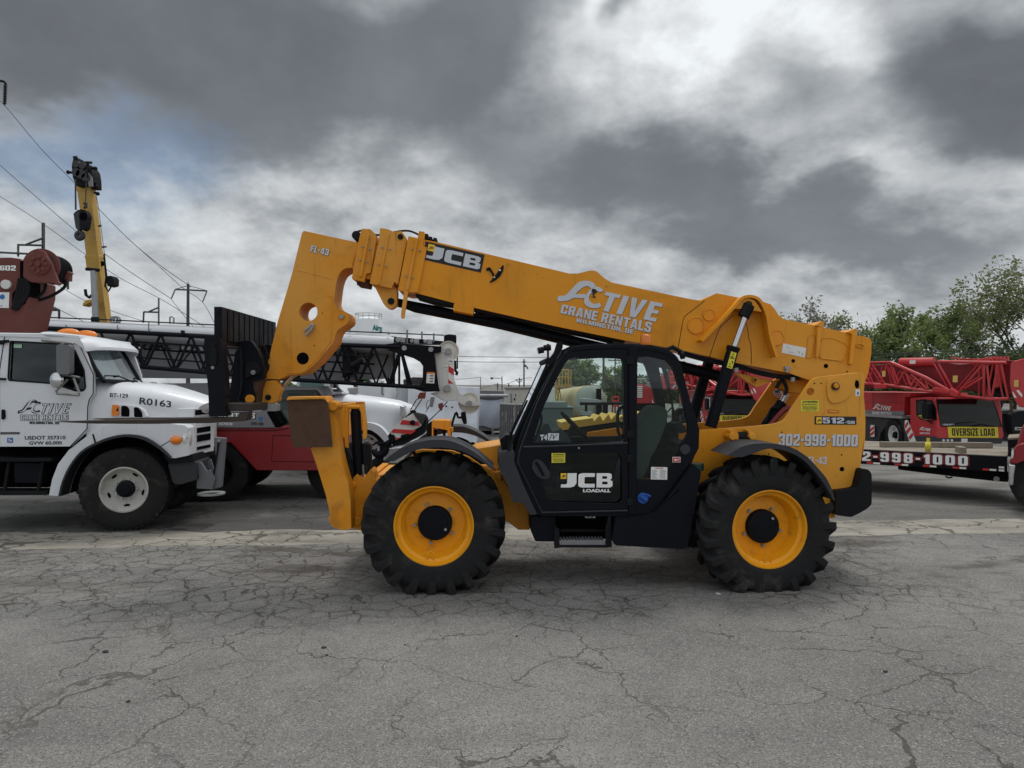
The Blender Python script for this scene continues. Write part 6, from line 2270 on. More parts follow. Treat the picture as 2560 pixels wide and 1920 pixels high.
cs_('10', '60,676 614,710 612,738 60,702', -.06, .2, 'side_rail', SIL, ED, .004)
cs_('10', '60,700 625,738 640,760 700,985 620,985 560,840 460,800 400,880 380,985 60,985', .05, 1.7, 'carrier_body', DGRY, None, .01)
mb = MB()
mb.tube([C.pu(q_, .018) for q_ in Z('10', '325,478 328,660')], .01, 5)
mb.tube([C.pu(q_, .018) for q_ in Z('10', '100,560 330,575 450,590 460,575 640,580')], .01, 5)
mb.build('panel_seam', REDD, ED)
cs_('10', '640,752 662,752 745,960 690,972 636,830', -.03, .0, 'hazard_board', STW, CAB, .004)
mb = MB()
for s in ('640,800 668,765 675,790 640,840', '650,860 690,815 700,840 662,895', '675,920 712,875 725,900 690,945'):
    mb.prism([C.pu(q_, -.035) for q_ in Z('10', s)], C.u * .006)
mb.build('hazard_stripe', STR, CAB)
HZ = cs_('10', '300,800 335,802 335,918 296,915', -.03, .0, 'hazard_board', STW, ED, .004)
mb = MB()
for s in ('298,840 335,810 335,835 298,868', '297,885 335,855 335,885 297,912'):
    mb.prism([C.pu(q_, -.035) for q_ in Z('10', s)], C.u * .006)
mb.build('hazard_stripe', STR, HZ)
wc = C.pu(Z1('10', 520, 935), -.02)
for dv, du in ((0, 0), (0, 1.55), (-1.45 + .0, 0)):
    if dv == 0:
        truck_wheel(MC, V((wc.x + .18 + du, wc.y, .48)), V((-1 if du == 0 else 1, 0, 0)), .48, .27, .34, WHT2)
UX = C.u * -.008
SL = [C.pu(Z1('10', *a), .02) for a in ((325, 585), (512, 600), (510, 658), (325, 645))]
logo(MB(), SL, UX, .05).build('lettering', LETW, ED)
blk(ED, [C.pu(Z1('10', *a), .0) for a in ((322, 665), (511, 672), (510, 699), (322, 692))], 'CRANE RENTALS', LETW, -.1, 0, UX)
SL = [C.pu(Z1('10', *a), .0) for a in ((786, 815), (900, 825), (900, 862), (786, 850))]
logo(MB(), SL, UX, .05).build('lettering', LETW, CAB)
lettering(CAB, [C.pu(Z1('10', *a), .0) for a in ((790, 872), (890, 876), (890, 892), (790, 888))], 'USDOT 357310', LETW, .04, 0, UX)
# boom and folded lattice jib over the cab
Q = Fr(2530, 17.5, -60)
QN = Q.n


def cq(k, s, v0, v1, name, m_, par=None, bev=.015):
    return MB().prism(Q.ps(Z(k, s), v0), QN * (v1 - v0)).build(name, m_, par or MC, bev)


BMR = cq('10', '60,210 400,205 560,190 990,175 1180,200 1690,160 1690,500 1500,490 1100,440 700,430 60,440', .75, 1.5, 'telescopic_boom', M('deep_crane_red', (.17, .008, .012), .45, 0, .4, (.1, .02, .02), 3), None, .06)
for s in ('1280,180 1360,150 1480,125 1500,200 1440,230 1300,215', '1520,140 1560,130 1570,420 1530,440'):
    cq('10', s, .55, .95, 'boom_bracket', RED, BMR)
mb = MB().cyl(Q.p(Z1('10', 600, 182), .75), Q.p(Z1('10', 930, 178), .75), .13, 18)
mb.build('luffing_ram', RED, MC, .01)
q = [Q.p(Z1('10', *a), .60) for a in ((690, 160), (748, 160), (748, 195), (690, 195))]
plaque(MC, q, STW, 'sticker', QN * -.01)
mb = MB()
for s, r_ in (('60,172 300,182 510,178', .030), ('500,182 840,330 1140,500', .048), ('970,172 1640,186', .040), ('60,372 330,396 460,405 1080,496 1480,546 1670,540', .040)):
    mb.tube(Q.ps(Z('10', s), .1), r_, 8)
    mb.tube(Q.ps(Z('10', s), .5), r_ * .9, 8)
JR = mb.build('lattice_jib', RED, MC)
mb = MB()
for s in ('970,190 1110,440', '1160,490 1410,205', '1425,205 1418,530', '1452,215 1482,535', '1500,520 1560,200', '1590,200 1660,530', '1230,440 1430,320', '310,190 440,390', '470,190 400,390', '350,190 280,380', '500,190 550,400', '580,390 520,230', '560,400 640,260', '640,270 700,410', '700,410 750,330', '700,300 860,440', '800,340 740,430', '840,340 870,440', '960,420 860,340', '240,190 330,390', '180,200 300,385', '150,380 200,190', '60,200 150,380'):
    mb.tube(Q.ps(Z('10', s), .12), .026, 6)
    mb.tube([Q.p(q_, .5) + Q.u * -.12 for q_ in Z('10', s)], .02, 6)
mb.build('jib_lacing', RED, JR)
cq('10', '330,395 460,400 455,440 330,440', .02, .12, 'jib_bracket', RED, JR)
cq('10', '920,420 1010,440 1080,470 1080,495 900,465', .02, .12, 'jib_bracket', RED, JR)
cq('10', '1085,430 1165,480 1165,520 1130,525 1080,500', -.02, .14, 'jib_joint', RED, JR, .02)
for i, s in enumerate(('415,265 446,265 446,322 415,322', '1115,312 1160,312 1157,378 1112,376')):
    cq('10', s, -.0, .02, 'reflector_board', M('ochre_reflector', (.62, .42, .12), .5) if i == 0 else bpy.data.materials['ochre_reflector'], JR, .002)
BHd = cq('10', '1680,200 1720,165 1900,120 1900,640 1760,620 1700,520 1675,400', -.1, .9, 'boom_head', RED, None, .03)
cq('10', '1718,355 1762,357 1762,425 1718,422', -.125, -.11, 'reflector_board', bpy.data.materials['ochre_reflector'], BHd, .002)
for s in ('1740,458 1765,455 1800,500 1798,530 1770,500', '1702,470 1712,480 1745,530 1720,530'):
    cq('10', s, -.115, -.105, 'hazard_stripe', STW, BHd, .0)
mb = MB()
for k_ in range(5):
    mb.tube(Q.ps(cr(Z('10', f'{1480+30*k_},180 {1440+34*k_},330 {1500+34*k_},470 {1580+25*k_},520'), 3), .62 + .03 * k_), .035, 6)
mb.build('hydraulic_hose', BLKM, BHd)
mb = MB()
for x in range(1500, 1680, 36):
    mb.prism(Q.ps(Z('10', f'{x},120 {x+14},120 {x+18},165 {x},165'), .5), QN * .06)
mb.tube(Q.ps(Z('10', '1100,140 1300,150 1640,150'), .6), .02, 6)
mb.tube(Q.ps(Z('10', '1115,128 1190,155'), .4), .016, 5)
mb.build('boom_lug', RED, BMR)
M2 = dup(MC, (-4.05, 7., 0), 'red mobile crane whose windscreen and banner show between the lift ram and yellow rear plate')

# red truck with a boom glimpsed through the cab's rear window
G1 = Fr(1640, 29., 0)
RTk = thing('service_truck', 'red crane truck with white louvres, seen through the rear cab window beside the seat', 'truck', G1.at(0, 1, 0))


def gp(fr, k, s, v0, v1, name, m_, par, bev=.02, rad=0):
    pts = Z(k, s)
    pts = rnd(pts, rad) if rad else pts
    return MB().prism(fr.ps(pts, v0), fr.n * (v1 - v0)).build(name, m_, par, bev)


bo2 = gp(G1, 'A', '1500,575 1650,585 1870,680 1870,925 1500,930', 0, 2.2, 'body', RED, RTk)
mb = MB()
for y in range(612, 830, 37):
    mb.prism(G1.ps(Z('A', f'1535,{y} 1630,{y} 1630,{y+24} 1535,{y+24}'), -.02), V((0, .03, 0)))
mb.build('louvre', STW, bo2)
mb = MB()
for s in ('1540,490 1690,485 1720,570', '1600,490 1610,560', '1640,490 1690,540', '1690,600 1820,600 1820,670', '1680,600 1690,660 1820,660', '1720,560 1820,565', '1780,600 1790,660'):
    mb.tube(G1.ps(Z('A', s), .2), .035, 6)
mb.build('ladder_rack', GALV, bo2)
q = [G1.p(Z1('A', *a), 0) for a in ((1805, 860), (1838, 860), (1838, 920), (1805, 920))]
lettering(bo2, q, 'L', LETW, .06, 0, V((0, -.01, 0)))
gp(G1, 'A', '1500,930 1870,925 1870,1100 1500,1100', .2, 2., 'chassis', DARK, RTk)
bo3 = gp(G1, 'B', '-250,165 320,215 540,205 640,230 640,400 560,500 330,520 -250,480', -.8, .2, 'boom', RED, RTk, .04)
blk(bo3, [G1.p(Z1('B', *a), -.8) for a in ((425, 375), (640, 370), (640, 470), (430, 470))], 'CRANE', LETW, 0, 0, V((0, -.01, 0)))
logo(MB(), [G1.p(Z1('B', *a), -.8) for a in ((10, 230), (420, 250), (400, 470), (10, 480))], V((0, -.01, 0)), .05).build('lettering', LETW, bo3)
for u_ in (-.2, 1.6):
    truck_wheel(RTk, G1.at(u_, .25, .5), V((0, -1, 0)), .5, .28, .34, WHT2)
    truck_wheel(RTk, G1.at(u_, 1.9, .5), V((0, 1, 0)), .5, .28, .34, WHT2)

# ------------------------------------------------------------------ flatbed trailer
L_ = Fr(2515, 11.7, -36)
LN = L_.n
TR = thing('flatbed_trailer', 'low black flatbed trailer with timber deck and a big white phone number along its side', 'trailer', L_.at(-2, .5, 0))


def lp(k, s, v0, v1, name, m_, par=None, bev=.008):
    return MB().prism(L_.ps(Z(k, s), v0), LN * (v1 - v0)).build(name, m_, par or TR, bev)


SDE = lp('10', '-900,983 240,1042 1650,1112 1652,1272 1640,1268 210,1184 -900,1118', .0, .12, 'side_beam', BLK)
# deck planks
e0, e1 = L_.p(Z1('10', -900, 985), 0.), L_.p(Z1('10', 1650, 1114), 0.)
mb = MB()
dz_ = min(e0.z, e1.z)
for k_ in range(10):
    v0_ = .125 + .20 * k_
    a, c = L_.loc(e0), L_.loc(e1)
    mb.box(L_.at((a[0] + c[0]) / 2, v0_ + .10, dz_ - .02 + .004 * math.sin(k_ * 5.)), c[0] - a[0], .19, .05, L_.u, LN)
mb.build('deck', WOOD, TR, .004)
mb = MB()
a, c = L_.loc(e0), L_.loc(e1)
mb.box(L_.at((a[0] + c[0]) / 2, 1.1, dz_ - .13), c[0] - a[0] - .1, 1.8, .14, L_.u, LN)
mb.box(L_.at((a[0] + c[0]) / 2, 2.2, dz_ - .13), c[0] - a[0] - .1, .12, .24, L_.u, LN)
mb.build('chassis', BLKM, TR)
lp('10', '570,1206 1662,1264 1660,1364 1500,1352 1050,1300 575,1240', .5, .62, 'main_beam', BLKM)
lp('10', '570,1206 1662,1264 1660,1364 1500,1352 1050,1300 575,1240', 1.5, 1.62, 'main_beam', BLKM)
mb = MB()
for u_ in (-5.2, -4.2):
    for v_, ax2 in ((.3, -1), (1.9, 1)):
        mb.cyl(L_.at(u_, v_ - .14, .40), L_.at(u_, v_ + .14, .40), .40, 24)
mb.build('tyre', RUB, TR, .02)
L1 = LN * -.004
tq = [L_.p(Z1('10', *a), 0) for a in ((2, 1050), (1262, 1108), (1262, 1203), (2, 1140))]
blk(SDE, tq, '302-998-1000', STR, .95, 0, L1, gap=2.2)
blk(SDE, tq, '302-998-1000', LETB, .62, 0, L1 * 2, gap=2.2)
blk(SDE, tq, '302-998-1000', LETW, .05, 0, L1 * 3, gap=2.2)
for x, y in ((-20, 1150), (262, 1164), (540, 1179), (818, 1193), (1112, 1210), (1410, 1228)):
    for j, m_ in ((0, STR), (1, STW)):
        q = [L_.p(Z1('10', *a), 0) for a in ((x + 68 * j, y + 4 * j), (x + 66 + 68 * j, y + 4 + 4 * j), (x + 66 + 68 * j, y + 22 + 4 * j), (x + 68 * j, y + 18 + 4 * j))]
        plaque(SDE, q, m_, 'reflector_tape', L1)
for y in (1207, 1236):
    q = [L_.p(Z1('10', *a), 0) for a in ((1568, y), (1622, y + 3), (1622, y + 24), (1568, y + 20))]
    plaque(SDE, q, STW, 'sticker', L1)
q = L_.p(Z1('10', 1546, 1332), .5)
MB().cyl(q, q - LN * .02, .045, 14).build('marker', STW, TR)
mb = MB().tube(L_.ps(cr(Z('10', '1040,1305 1075,1322 1110,1312'), 3), .48), .014, 6)
mb.build('chain', BLKM, TR)
# toolbox at the front of the deck
TB = lp('10', '1655,946 1900,930 1900,1118 1660,1112', .10, 1.15, 'headboard_box', BLKM, None, .01)
lp('10', '1660,948 1900,932 1900,912 1655,928', .12, 1.1, 'box_lid', WOOD, TB, .004)
lp('10', '1690,1030 1735,1020 1735,1060 1692,1065', .085, .10, 'box_latch', GALV, TB, .003)
# loose timber and a strap on the deck


def deckp(q_):
    """point on the deck under a picked pixel"""
    dd = V(((q_[0] - CX) / FPX, 1, -(q_[1] - CY) / FPX))
    return V((0, 0, CH)) + dd * ((CH - (dz_ + .008)) / -dd.z)


def beam(qa, qb, wd, hgt, label):
    a, c = deckp(qa), deckp(qb)
    t_ = (c - a).normalized()
    o = MB().box((a + c) / 2 + UP * (hgt / 2), (c - a).length, wd, hgt, t_, UP.cross(t_)).build('timber_beam', WOOD, None, .006)
    return tag(o, label, 'timber', 'timbers on the flatbed deck')


beam(Z1('10', 400, 1016), Z1('10', 1495, 1026), .12, .10, 'long squared timber lying along the flatbed trailer deck')
beam(Z1('10', 1170, 1062), Z1('10', 1215, 1078), .11, .10, 'short timber block lying end-on on the flatbed trailer deck')
p = deckp(Z1('10', 870, 1058))
SP_ = thing('ratchet_strap', 'rolled yellow lashing strap lying on the flatbed deck by the long timber', 'strap', p)
MB().lathe(p + UP * .07, L_.u, [(.03, -.05), (.085, -.04), (.10, 0), (.085, .04), (.03, .05)], 20).build('strap_roll', M('strap_yellow', (.55, .45, .04), .7), SP_)
MB().box(p + UP * .15 + LN * .02, .05, .02, .16, L_.u, LN).build('strap_tail', M('strap_yellow_end', (.62, .52, .05), .7), SP_)

# ------------------------------------------------------------------ red truck nose at the right edge
K = Fr(2545, 11.0, -37)
KN = K.n
RK = thing('red_truck', 'red truck of which only headlight, wing and chrome bumper show at the right edge', 'truck', K.at(.5, .5, 0))


def kp(s, v0, v1, name, m_, par=None, bev=.02, rad=0, sm=False):
    pts = Z('10', s)
    pts = rnd(pts, rad) if rad else pts
    return MB().prism(K.ps(pts, v0), KN * (v1 - v0)).build(name, m_, par or RK, bev, seg=3)


kp('2400,700 1900,760 1815,800 1790,835 1762,925 1745,1000 1760,1060 2400,1060', .25, 1.9, 'bonnet', REDD, None, .06)
KW = kp('1742,1010 1790,985 1900,960 2300,960 2300,1240 2200,1180 1980,1130 1860,1140 1790,1165 1735,1188 1668,1172 1688,1130 1698,1062', .0, 2.1, 'front_wing', REDD, None, .045)
kp('1692,1062 1712,1040 1718,1085 1706,1132 1690,1132', -.02, .2, 'headlight', LENS, KW, .01)
kp('1664,1180 1738,1188 1722,1300 1712,1408 1664,1396', .02, 2.1, 'bumper', CHR, None, .03)
kp('1738,1190 1860,1150 2250,1190 2250,1395 1712,1400', .35, 1.8, 'underbody', DARK)
kp('2300,300 2900,300 2900,1240 2300,1240', .1, 2.0, 'cab', REDD, None, .05)
c_ = K.loc(K.p(Z1('10', 2075, 1360), 0))
truck_wheel(RK, K.at(c_[0], .25, .52), -KN, .52, .29, .34, WHT2)
truck_wheel(RK, K.at(c_[0], 1.85, .52), KN, .52, .29, .34, WHT2)

# dark plant behind it
K2 = Fr(2500, 25., 0)
o = thing('counterweight_rack', 'dark steel counterweight rack behind the red crane, by the right edge', 'rack', K2.at(.5, .5, 0))
rk = gp(K2, '10', '1500,662 1900,664 1900,1010 1500,1010', 0, 1.2, 'rack_body', M('dark_maroon_steel', (.035, .022, .026), .6, 0, .5, (.07, .06, .055), 3), o)
gp(K2, '10', '1500,655 1900,655 1900,700 1500,690', -.1, 1.2, 'rack_cap', DGRY, o)
gp(K2, '10', '1690,690 1770,660 1900,660 1900,880 1700,880', -.4, -.1, 'black_block', BLKM, o, .04, 6)
q = [K2.p(Z1('10', *a), -.40) for a in ((1727, 822), (1800, 822), (1800, 850), (1727, 850))]
lettering(plaque(o, q, STW, 'nameplate', V((0, -.005, 0))), fit(q, .06, 1.3, .15, .85), 'LIEBHERR', LETB, .05, 0, V((0, -.01, 0)))
mb = MB().tube(K2.ps(Z('10', '1690,560 1698,900'), -.2), .05, 6)
mb.build('rack_post', RST, o)
# ------------------------------------------------------------------ yard behind: tarps, containers, tanks
B1 = Fr(1095, 23.7, 0)
o = thing('tarp_stack', 'tall load wrapped in white tarpaulin, standing beyond the front wheel of the telehandler', 'tarp', B1.at(0, .5, 0))
mb = MB()
cols = 26
top = lambda t: Z1('13', 700 + (1462 - 700) * t, 800 + 24 * t)
bot = lambda t: Z1('13', 690 + (1442 - 690) * t, 1436)
g0 = []
for i in range(cols + 1):
    t_ = i / cols
    for j in range(11):
        s_ = j / 10
        a, c = top(t_), bot(t_)
        p = B1.p((a[0] + (c[0] - a[0]) * s_, a[1] + (c[1] - a[1]) * s_), 0)
        p.y += .10 * noise.noise(V((t_ * 7, s_ * 4, 1))) + .03 * noise.noise(V((t_ * 22, s_ * 9, 3)))
        g0.append(p)
n11 = 11
mb.add(g0, [(i * n11 + j, i * n11 + j + 1, (i + 1) * n11 + j + 1, (i + 1) * n11 + j) for i in range(cols) for j in range(10)])
mb.add([p + V((0, 1.6, 0)) for p in g0], [(i * n11 + j, i * n11 + j + 1, (i + 1) * n11 + j + 1, (i + 1) * n11 + j) for i in range(cols) for j in range(10)])
e = [g0[i * n11] for i in range(cols + 1)]
mb.add(e + [p + V((0, 1.6, 0)) for p in e], [(i, i + 1, cols + 2 + i, cols + 1 + i) for i in range(cols)])
for c0_ in (0, cols):
    e = [g0[c0_ * n11 + j] for j in range(11)]
    mb.add(e + [p + V((0, 1.6, 0)) for p in e], [(i, i + 1, 12 + i, 11 + i) for i in range(10)])
mb.build('tarp_cover', TARP, o, 0, 60)
mb = MB()
for x, y in ((1115, 1030), (1180, 1040)):
    c_ = B1.p(Z1('13', x, y), -.12)
    mb.cyl(c_, c_ + V((0, .05, 0)), .035, 8)
mb.build('eyelet', RST, o)
B2 = Fr(1000, 24.5, 0)
o = thing('plastic_bundle', 'bundle wrapped in clear crinkled plastic at the left end of the white tarp', 'bundle', B2.at(0, .5, 0))
mb = MB()
secs = []
for i in range(9):
    y = 800 + (1400 - 800) * i / 8
    w0 = 610 + 8 * math.sin(i * 2.)
    pts = circ(((w0 + 710) / 2, 0), 55 + 5 * math.sin(i * 3.1), 16)
    c_ = B2.p(Z1('13', (w0 + 710) / 2, y), .4)
    secs.append([c_ + V(((.30 + .03 * math.sin(i * 2.3 + a * 1.7)) * math.cos(a * math.pi / 8), .28 * math.sin(a * math.pi / 8), 0)) for a in range(16)])
mb.loft(secs).build('wrap', M('crinkled_plastic', (.42, .44, .46), .25, .2, .3), o, 0, 60)
B3 = Fr(960, 26., 0)
o = thing('white_box_trailer', 'plain white box trailer behind the semi truck bonnet, under the black jib', 'trailer', B3.at(0, 1, 0))
gp(B3, '13', '-420,785 625,785 625,1350 -420,1350', 0, 2.4, 'box', WHT, o, .05)
mb = MB()
for x in (-300, -150, 100, 400):
    c_ = B3.p(Z1('13', x, 1380), .4)
    mb.cyl(V((c_.x, c_.y, .45)), V((c_.x, c_.y + .3, .45)), .45, 20)
mb.build('tyre', RUB, o, .03)
B4 = Fr(980, 25., 0)
o = thing('white_tank', 'small white upright tank with pipes beside the box trailer, under the jib', 'tank', B4.at(0, .3, 0))
c_ = B4.p(Z1('13', 500, 900), .4)
MB().lathe((c_.x, c_.y, 0), UP, [(.28, 0), (.28, c_.z + .3), (.24, c_.z + .42), (.12, c_.z + .48), (.001, c_.z + .5)], 24).build('vessel', TANKW, o)
mb = MB()
mb.tube(B4.ps(Z('13', '415,760 415,900 440,900'), .2), .04, 6)
mb.tube(B4.ps(Z('13', '520,700 520,850'), .2), .05, 6)
mb.build('pipe', GALV, o)
B5 = Fr(930, 24.8, 0)
o = thing('exhaust_stacks', 'grey finned exhaust unit standing above the semi truck cab', 'exhaust', B5.at(0, .3, 0))
gp(B5, '13', '45,795 125,795 125,900 45,900', .0, .4, 'fins', DGRY, o, .02)
mb = MB()
for x in (55, 75, 95, 115):
    mb.cyl(B5.p(Z1('13', x, 785), .2), B5.p(Z1('13', x, 1400), .2), .06, 10)
mb.build('pipe', GALV, o)

B6 = Fr(1225, 27., 0)
o = thing('tarped_container', 'grey container on a trailer frame with a sagging pale tarp over its side', 'container', B6.at(0, 1, 0))
gp(B6, '13', '1440,855 1738,862 1760,1300 1440,1300', .15, 2.4, 'container_body', CONT, o)
mb = MB()
tl, tr_, n_ = (1445, 945), (1758, 940), 14
pts = []
for i in range(n_ + 1):
    t_ = i / n_
    xt = 1445 + 313 * t_
    yt = 940 + 26 * math.sin(math.pi * t_)
    xb = 1440 + 262 * t_
    yb = 1258 - 16 * math.sin(math.pi * t_ * 2)
    for j in range(7):
        s_ = j / 6
        p = B6.p(Z1('13', xt + (xb - xt) * s_, yt + (yb - yt) * s_), .05)
        p.y -= .10 * math.sin(math.pi * s_) * (1 + .4 * math.sin(t_ * 11))
        pts.append(p)
mb.add(pts, [(i * 7 + j, i * 7 + j + 1, (i + 1) * 7 + j + 1, (i + 1) * 7 + j) for i in range(n_) for j in range(6)])
mb.build('tarp', GTARP, o, 0, 60)
mb = MB().cyl(B6.p(Z1('13', 1440, 912), .0), B6.p(Z1('13', 1790, 914), .0), .06, 10)
mb.build('tarp_roller', GALV, o)
mb = MB()
for s in ('1438,1340 1702,1345 1702,1372 1438,1370', '1612,1260 1634,1260 1634,1340 1612,1340'):
    mb.prism(B6.ps(Z('13', s), .0), V((0, .3, 0)))
mb.build('frame_rail', GRY, o)
gp(B6, '13', '1445,1262 1612,1262 1612,1340 1445,1340', .3, 1.5, 'undercarriage', DARK, o)
B7 = Fr(1270, 24., 0)
for i, (s, lb_) in enumerate((('1702,1000 1872,1010 1845,1378 1698,1366', 'scuffed dark grey steel container standing on end beside the tarped trailer'), ('1878,1008 2060,1010 2060,1380 1858,1378', 'dark grey steel container half hidden by the windscreen, right of the scuffed one'))):
    o = thing('steel_container', lb_, 'container', B7.p(Z1('13', 1790 + 160 * i, 1370), .3), 'steel containers beyond the cab')
    bd = gp(B7, '13', s, 0.02 * i, 1.2, 'container_body', CONT, o)
    mb = MB()
    x0 = 1700 + 175 * i
    for k_ in range(6):
        mb.prism(B7.ps(Z('13', f'{x0+12+26*k_},1012 {x0+16+26*k_},1012 {x0+10+24*k_},1368 {x0+6+24*k_},1368'), .02 * i - .02), V((0, .02, 0)))
    mb.build('corrugation', DGRY, bd)
    mb = MB()
    for k_, (x, y0, h_) in enumerate(((1728, 1090, 50), (1765, 1088, 110), (1850, 1040, 90), (1828, 1170, 30), (1730, 1190, 40), (1815, 1290, 30))):
        mb.prism(B7.ps(Z('13', f'{x+i*170},{y0} {x+9+i*170},{y0} {x+7+i*170},{y0+h_} {x-1+i*170},{y0+h_}'), .02 * i - .012), V((0, .01, 0)))
    mb.build('paint_scuff', GALV, bd)
B8 = Fr(1330, 36., 0)
o = thing('site_cabin', 'long beige flat-roofed site cabin on the skyline behind the grey containers', 'cabin', B8.at(0, 1, 0))
gp(B8, '13', '1760,832 2010,826 2600,826 2600,1200 1760,1200', 0, 3., 'cabin_wall', BEI, o)
gp(B8, '13', '1750,822 2610,816 2610,834 1750,840', -.08, 3.1, 'cabin_roof', GRY, o)
gp(B8, '13', '1870,895 1878,895 1878,925 1870,925', -.02, 0, 'vent', DARK, o, 0)
gp(B8, '13', '1855,940 1870,940 1870,965 1855,965', -.02, 0, 'vent', DARK, o, 0)
gp(B8, '13', '1815,890 1835,890 1835,1000 1815,1000', -.02, 0, 'downpipe', GRY, o, 0)

# gas tank on the skyline
B9 = Fr(921, 60., 0)
c_ = B9.p((921.5, 800), 0)
o = thing('storage_tank', 'tall white cylindrical tank with teal letters and a railing, rising beyond the jib', 'tank', (c_.x, 60, 0))
rT = 33.6 / FPX * 60
zT = B9.p((921, 797), -rT).z
bd = MB().lathe((c_.x, 60, 0), UP, [(rT, 0), (rT, zT), (rT * .97, zT + .05), (rT * .5, zT + .25), (.001, zT + .3)], 48).build('tank_shell', TANKW, o)
mb = MB()
for k_ in range(14):
    a = 2 * math.pi * k_ / 14
    q_ = V((c_.x + rT * .98 * math.cos(a), 60 + rT * .98 * math.sin(a), zT))
    mb.tube([q_, q_ + UP * .5], .02, 5)
ring = [V((c_.x + rT * .98 * math.cos(a * math.pi / 20), 60 + rT * .98 * math.sin(a * math.pi / 20), zT + .5)) for a in range(41)]
mb.tube(ring, .025, 5)
mb.build('railing', GALV, o)
tv, tf = text2d('Airg', .05, 0)
mb = MB()
vs = []
zt_, zb_ = B9.p((0, 811), -rT).z, B9.p((0, 830), -rT).z
for a, c in tv:
    x = (937 + 19.5 * a - 921.5) / 33.6
    th = math.asin(max(-.999, min(.999, x)))
    vs.append((c_.x + (rT + .02) * math.sin(th), 60 - (rT + .02) * math.cos(th), zb_ + (zt_ - zb_) * c))
mb.add(vs, tf).build('lettering', TEAL, bd)

# things seen through the cab glass
D1 = Fr(1470, 30., 0)
c0, c1 = D1.p(Z1('A', 690, 905), 0), D1.p(Z1('A', 230, 930), 5.)
o = thing('tan_tank', 'big rust-streaked tan horizontal tank with pale round end, seen through the cab door window', 'tank', (c0.x, c0.y, 0))
rt_ = D1.m(308 / 7.213)
ax_ = (c0 - c1).normalized()
MB().lathe(c1, ax_, [(.01, -.1), (rt_, 0), (rt_, (c0 - c1).length), (rt_ * .9, (c0 - c1).length + .03)], 48).build('tank_shell', TAN, o)
MB().lathe(c0, ax_, [(rt_ * .97, .0), (rt_ * .90, .06), (rt_ * .5, .14), (.001, .16)], 40).build('tank_end', M('pale_tank_end', (.36, .38, .34), .6, 0, .4, (.25, .2, .12), 2, 0, 0, .3), o)
MB().prism(D1.ps(Z('A', '800,660 890,660 890,1100 800,1100'), -.4), V((0, .1, 0))).build('tank_door', DARK, o)
MB().prism(D1.ps(Z('A', '738,540 760,540 760,600 738,600'), -.2), V((0, .1, 0))).build('vent_pipe', GALV, o)
mb = MB().box(V((c0.x, c0.y + .6, .2)), rt_ * 1.6, .4, .5)
mb.box(V((c1.x, c1.y - .6, .2)), rt_ * 1.6, .4, .5)
mb.build('saddle', BLKM, o)
o = thing('stair_tower', 'yellow steel access tower with guard rails left of the tan tank', 'tower', D1.p(Z1('A', 200, 900), 1))
mb = MB()
for s in ('80,440 60,900', '240,320 245,640', '300,320 300,640', '60,540 120,900', '130,320 300,320', '80,450 300,455', '140,320 130,600', '75,600 310,600', '75,630 310,635', '90,640 40,900'):
    mb.tube(D1.ps(Z('A', s), .0), .028, 6)
    mb.tube([q_ + V((.2, 1.2, 0)) for q_ in D1.ps(Z('A', s), .0)], .022, 6)
mb.build('tower_frame', DYEL, o)
gp(D1, 'A', '75,600 310,600 310,635 75,635', 0, 1.3, 'platform', DYEL, o)
D2 = Fr(1400, 26., 0)
o = thing('waste_skip', 'dark green-grey skip seen behind the steering wheel through the door window', 'skip', D2.at(.3, .5, 0))
gp(D2, 'A', '-500,985 390,985 330,1500 -450,1500', 0, 1.8, 'skip_body', M('skip_grey', (.09, .115, .11), .6, 0, .4), o)
gp(D2, 'A', '-520,905 275,905 280,990 400,990 400,1010 -520,1010', -.05, 1.85, 'skip_rim', M('skip_rim_grey', (.16, .19, .19), .6, 0, .4), o)
gp(D2, 'A', '-60,640 55,650 55,905 -60,905', .4, 1., 'pale_panel', WHT2, o)
for i, (s, lb_, m_) in enumerate((('500,835 830,855 890,870 890,915 500,905', 'upper grey steel beam stacked before the tan tank', GALV), ('515,905 1300,905 1300,955 515,960', 'long dark steel beam under the grey one on the rack', BLKM), ('515,1075 730,1080 730,1150 515,1140', 'short grey steel beam low on the rack', GALV))):
    o = MB().prism(Fr(1470, 27., 0).ps(Z('A', s), 0), V((0, .35, 0))).build('steel_beam', m_, None, .01)
    tag(o, lb_, 'steel beam', 'steel beams on the rack')
D3 = Fr(1500, 27.2, 0)
o = thing('beam_rack', 'dark steel rack carrying beams in front of the tan tank', 'rack', D3.at(0, .2, 0))
mb = MB()
for s in ('605,960 640,960 640,1090 605,1090', '805,955 900,955 900,1700 805,1700', '930,955 1010,955 1010,1700 930,1700', '515,1150 900,1150 900,1190 515,1180', '560,1180 600,1180 600,1700 560,1700'):
    mb.prism(D3.ps(Z('A', s), 0), V((0, .3, 0)))
mb.build('rack_frame', BLKM, o)
o = thing('red_handrail', 'short red ladder frame standing beside the thick pole', 'ladder', D3.p(Z1('A', 1145, 900), .6))
mb = MB()
for s in ('1090,800 1090,1100', '1200,800 1200,1100', '1090,810 1200,810', '1090,890 1205,890', '1090,970 1205,970'):
    mb.tube(D3.ps(Z('A', s), .6), .035, 6)
mb.build('ladder_frame', STR, o)

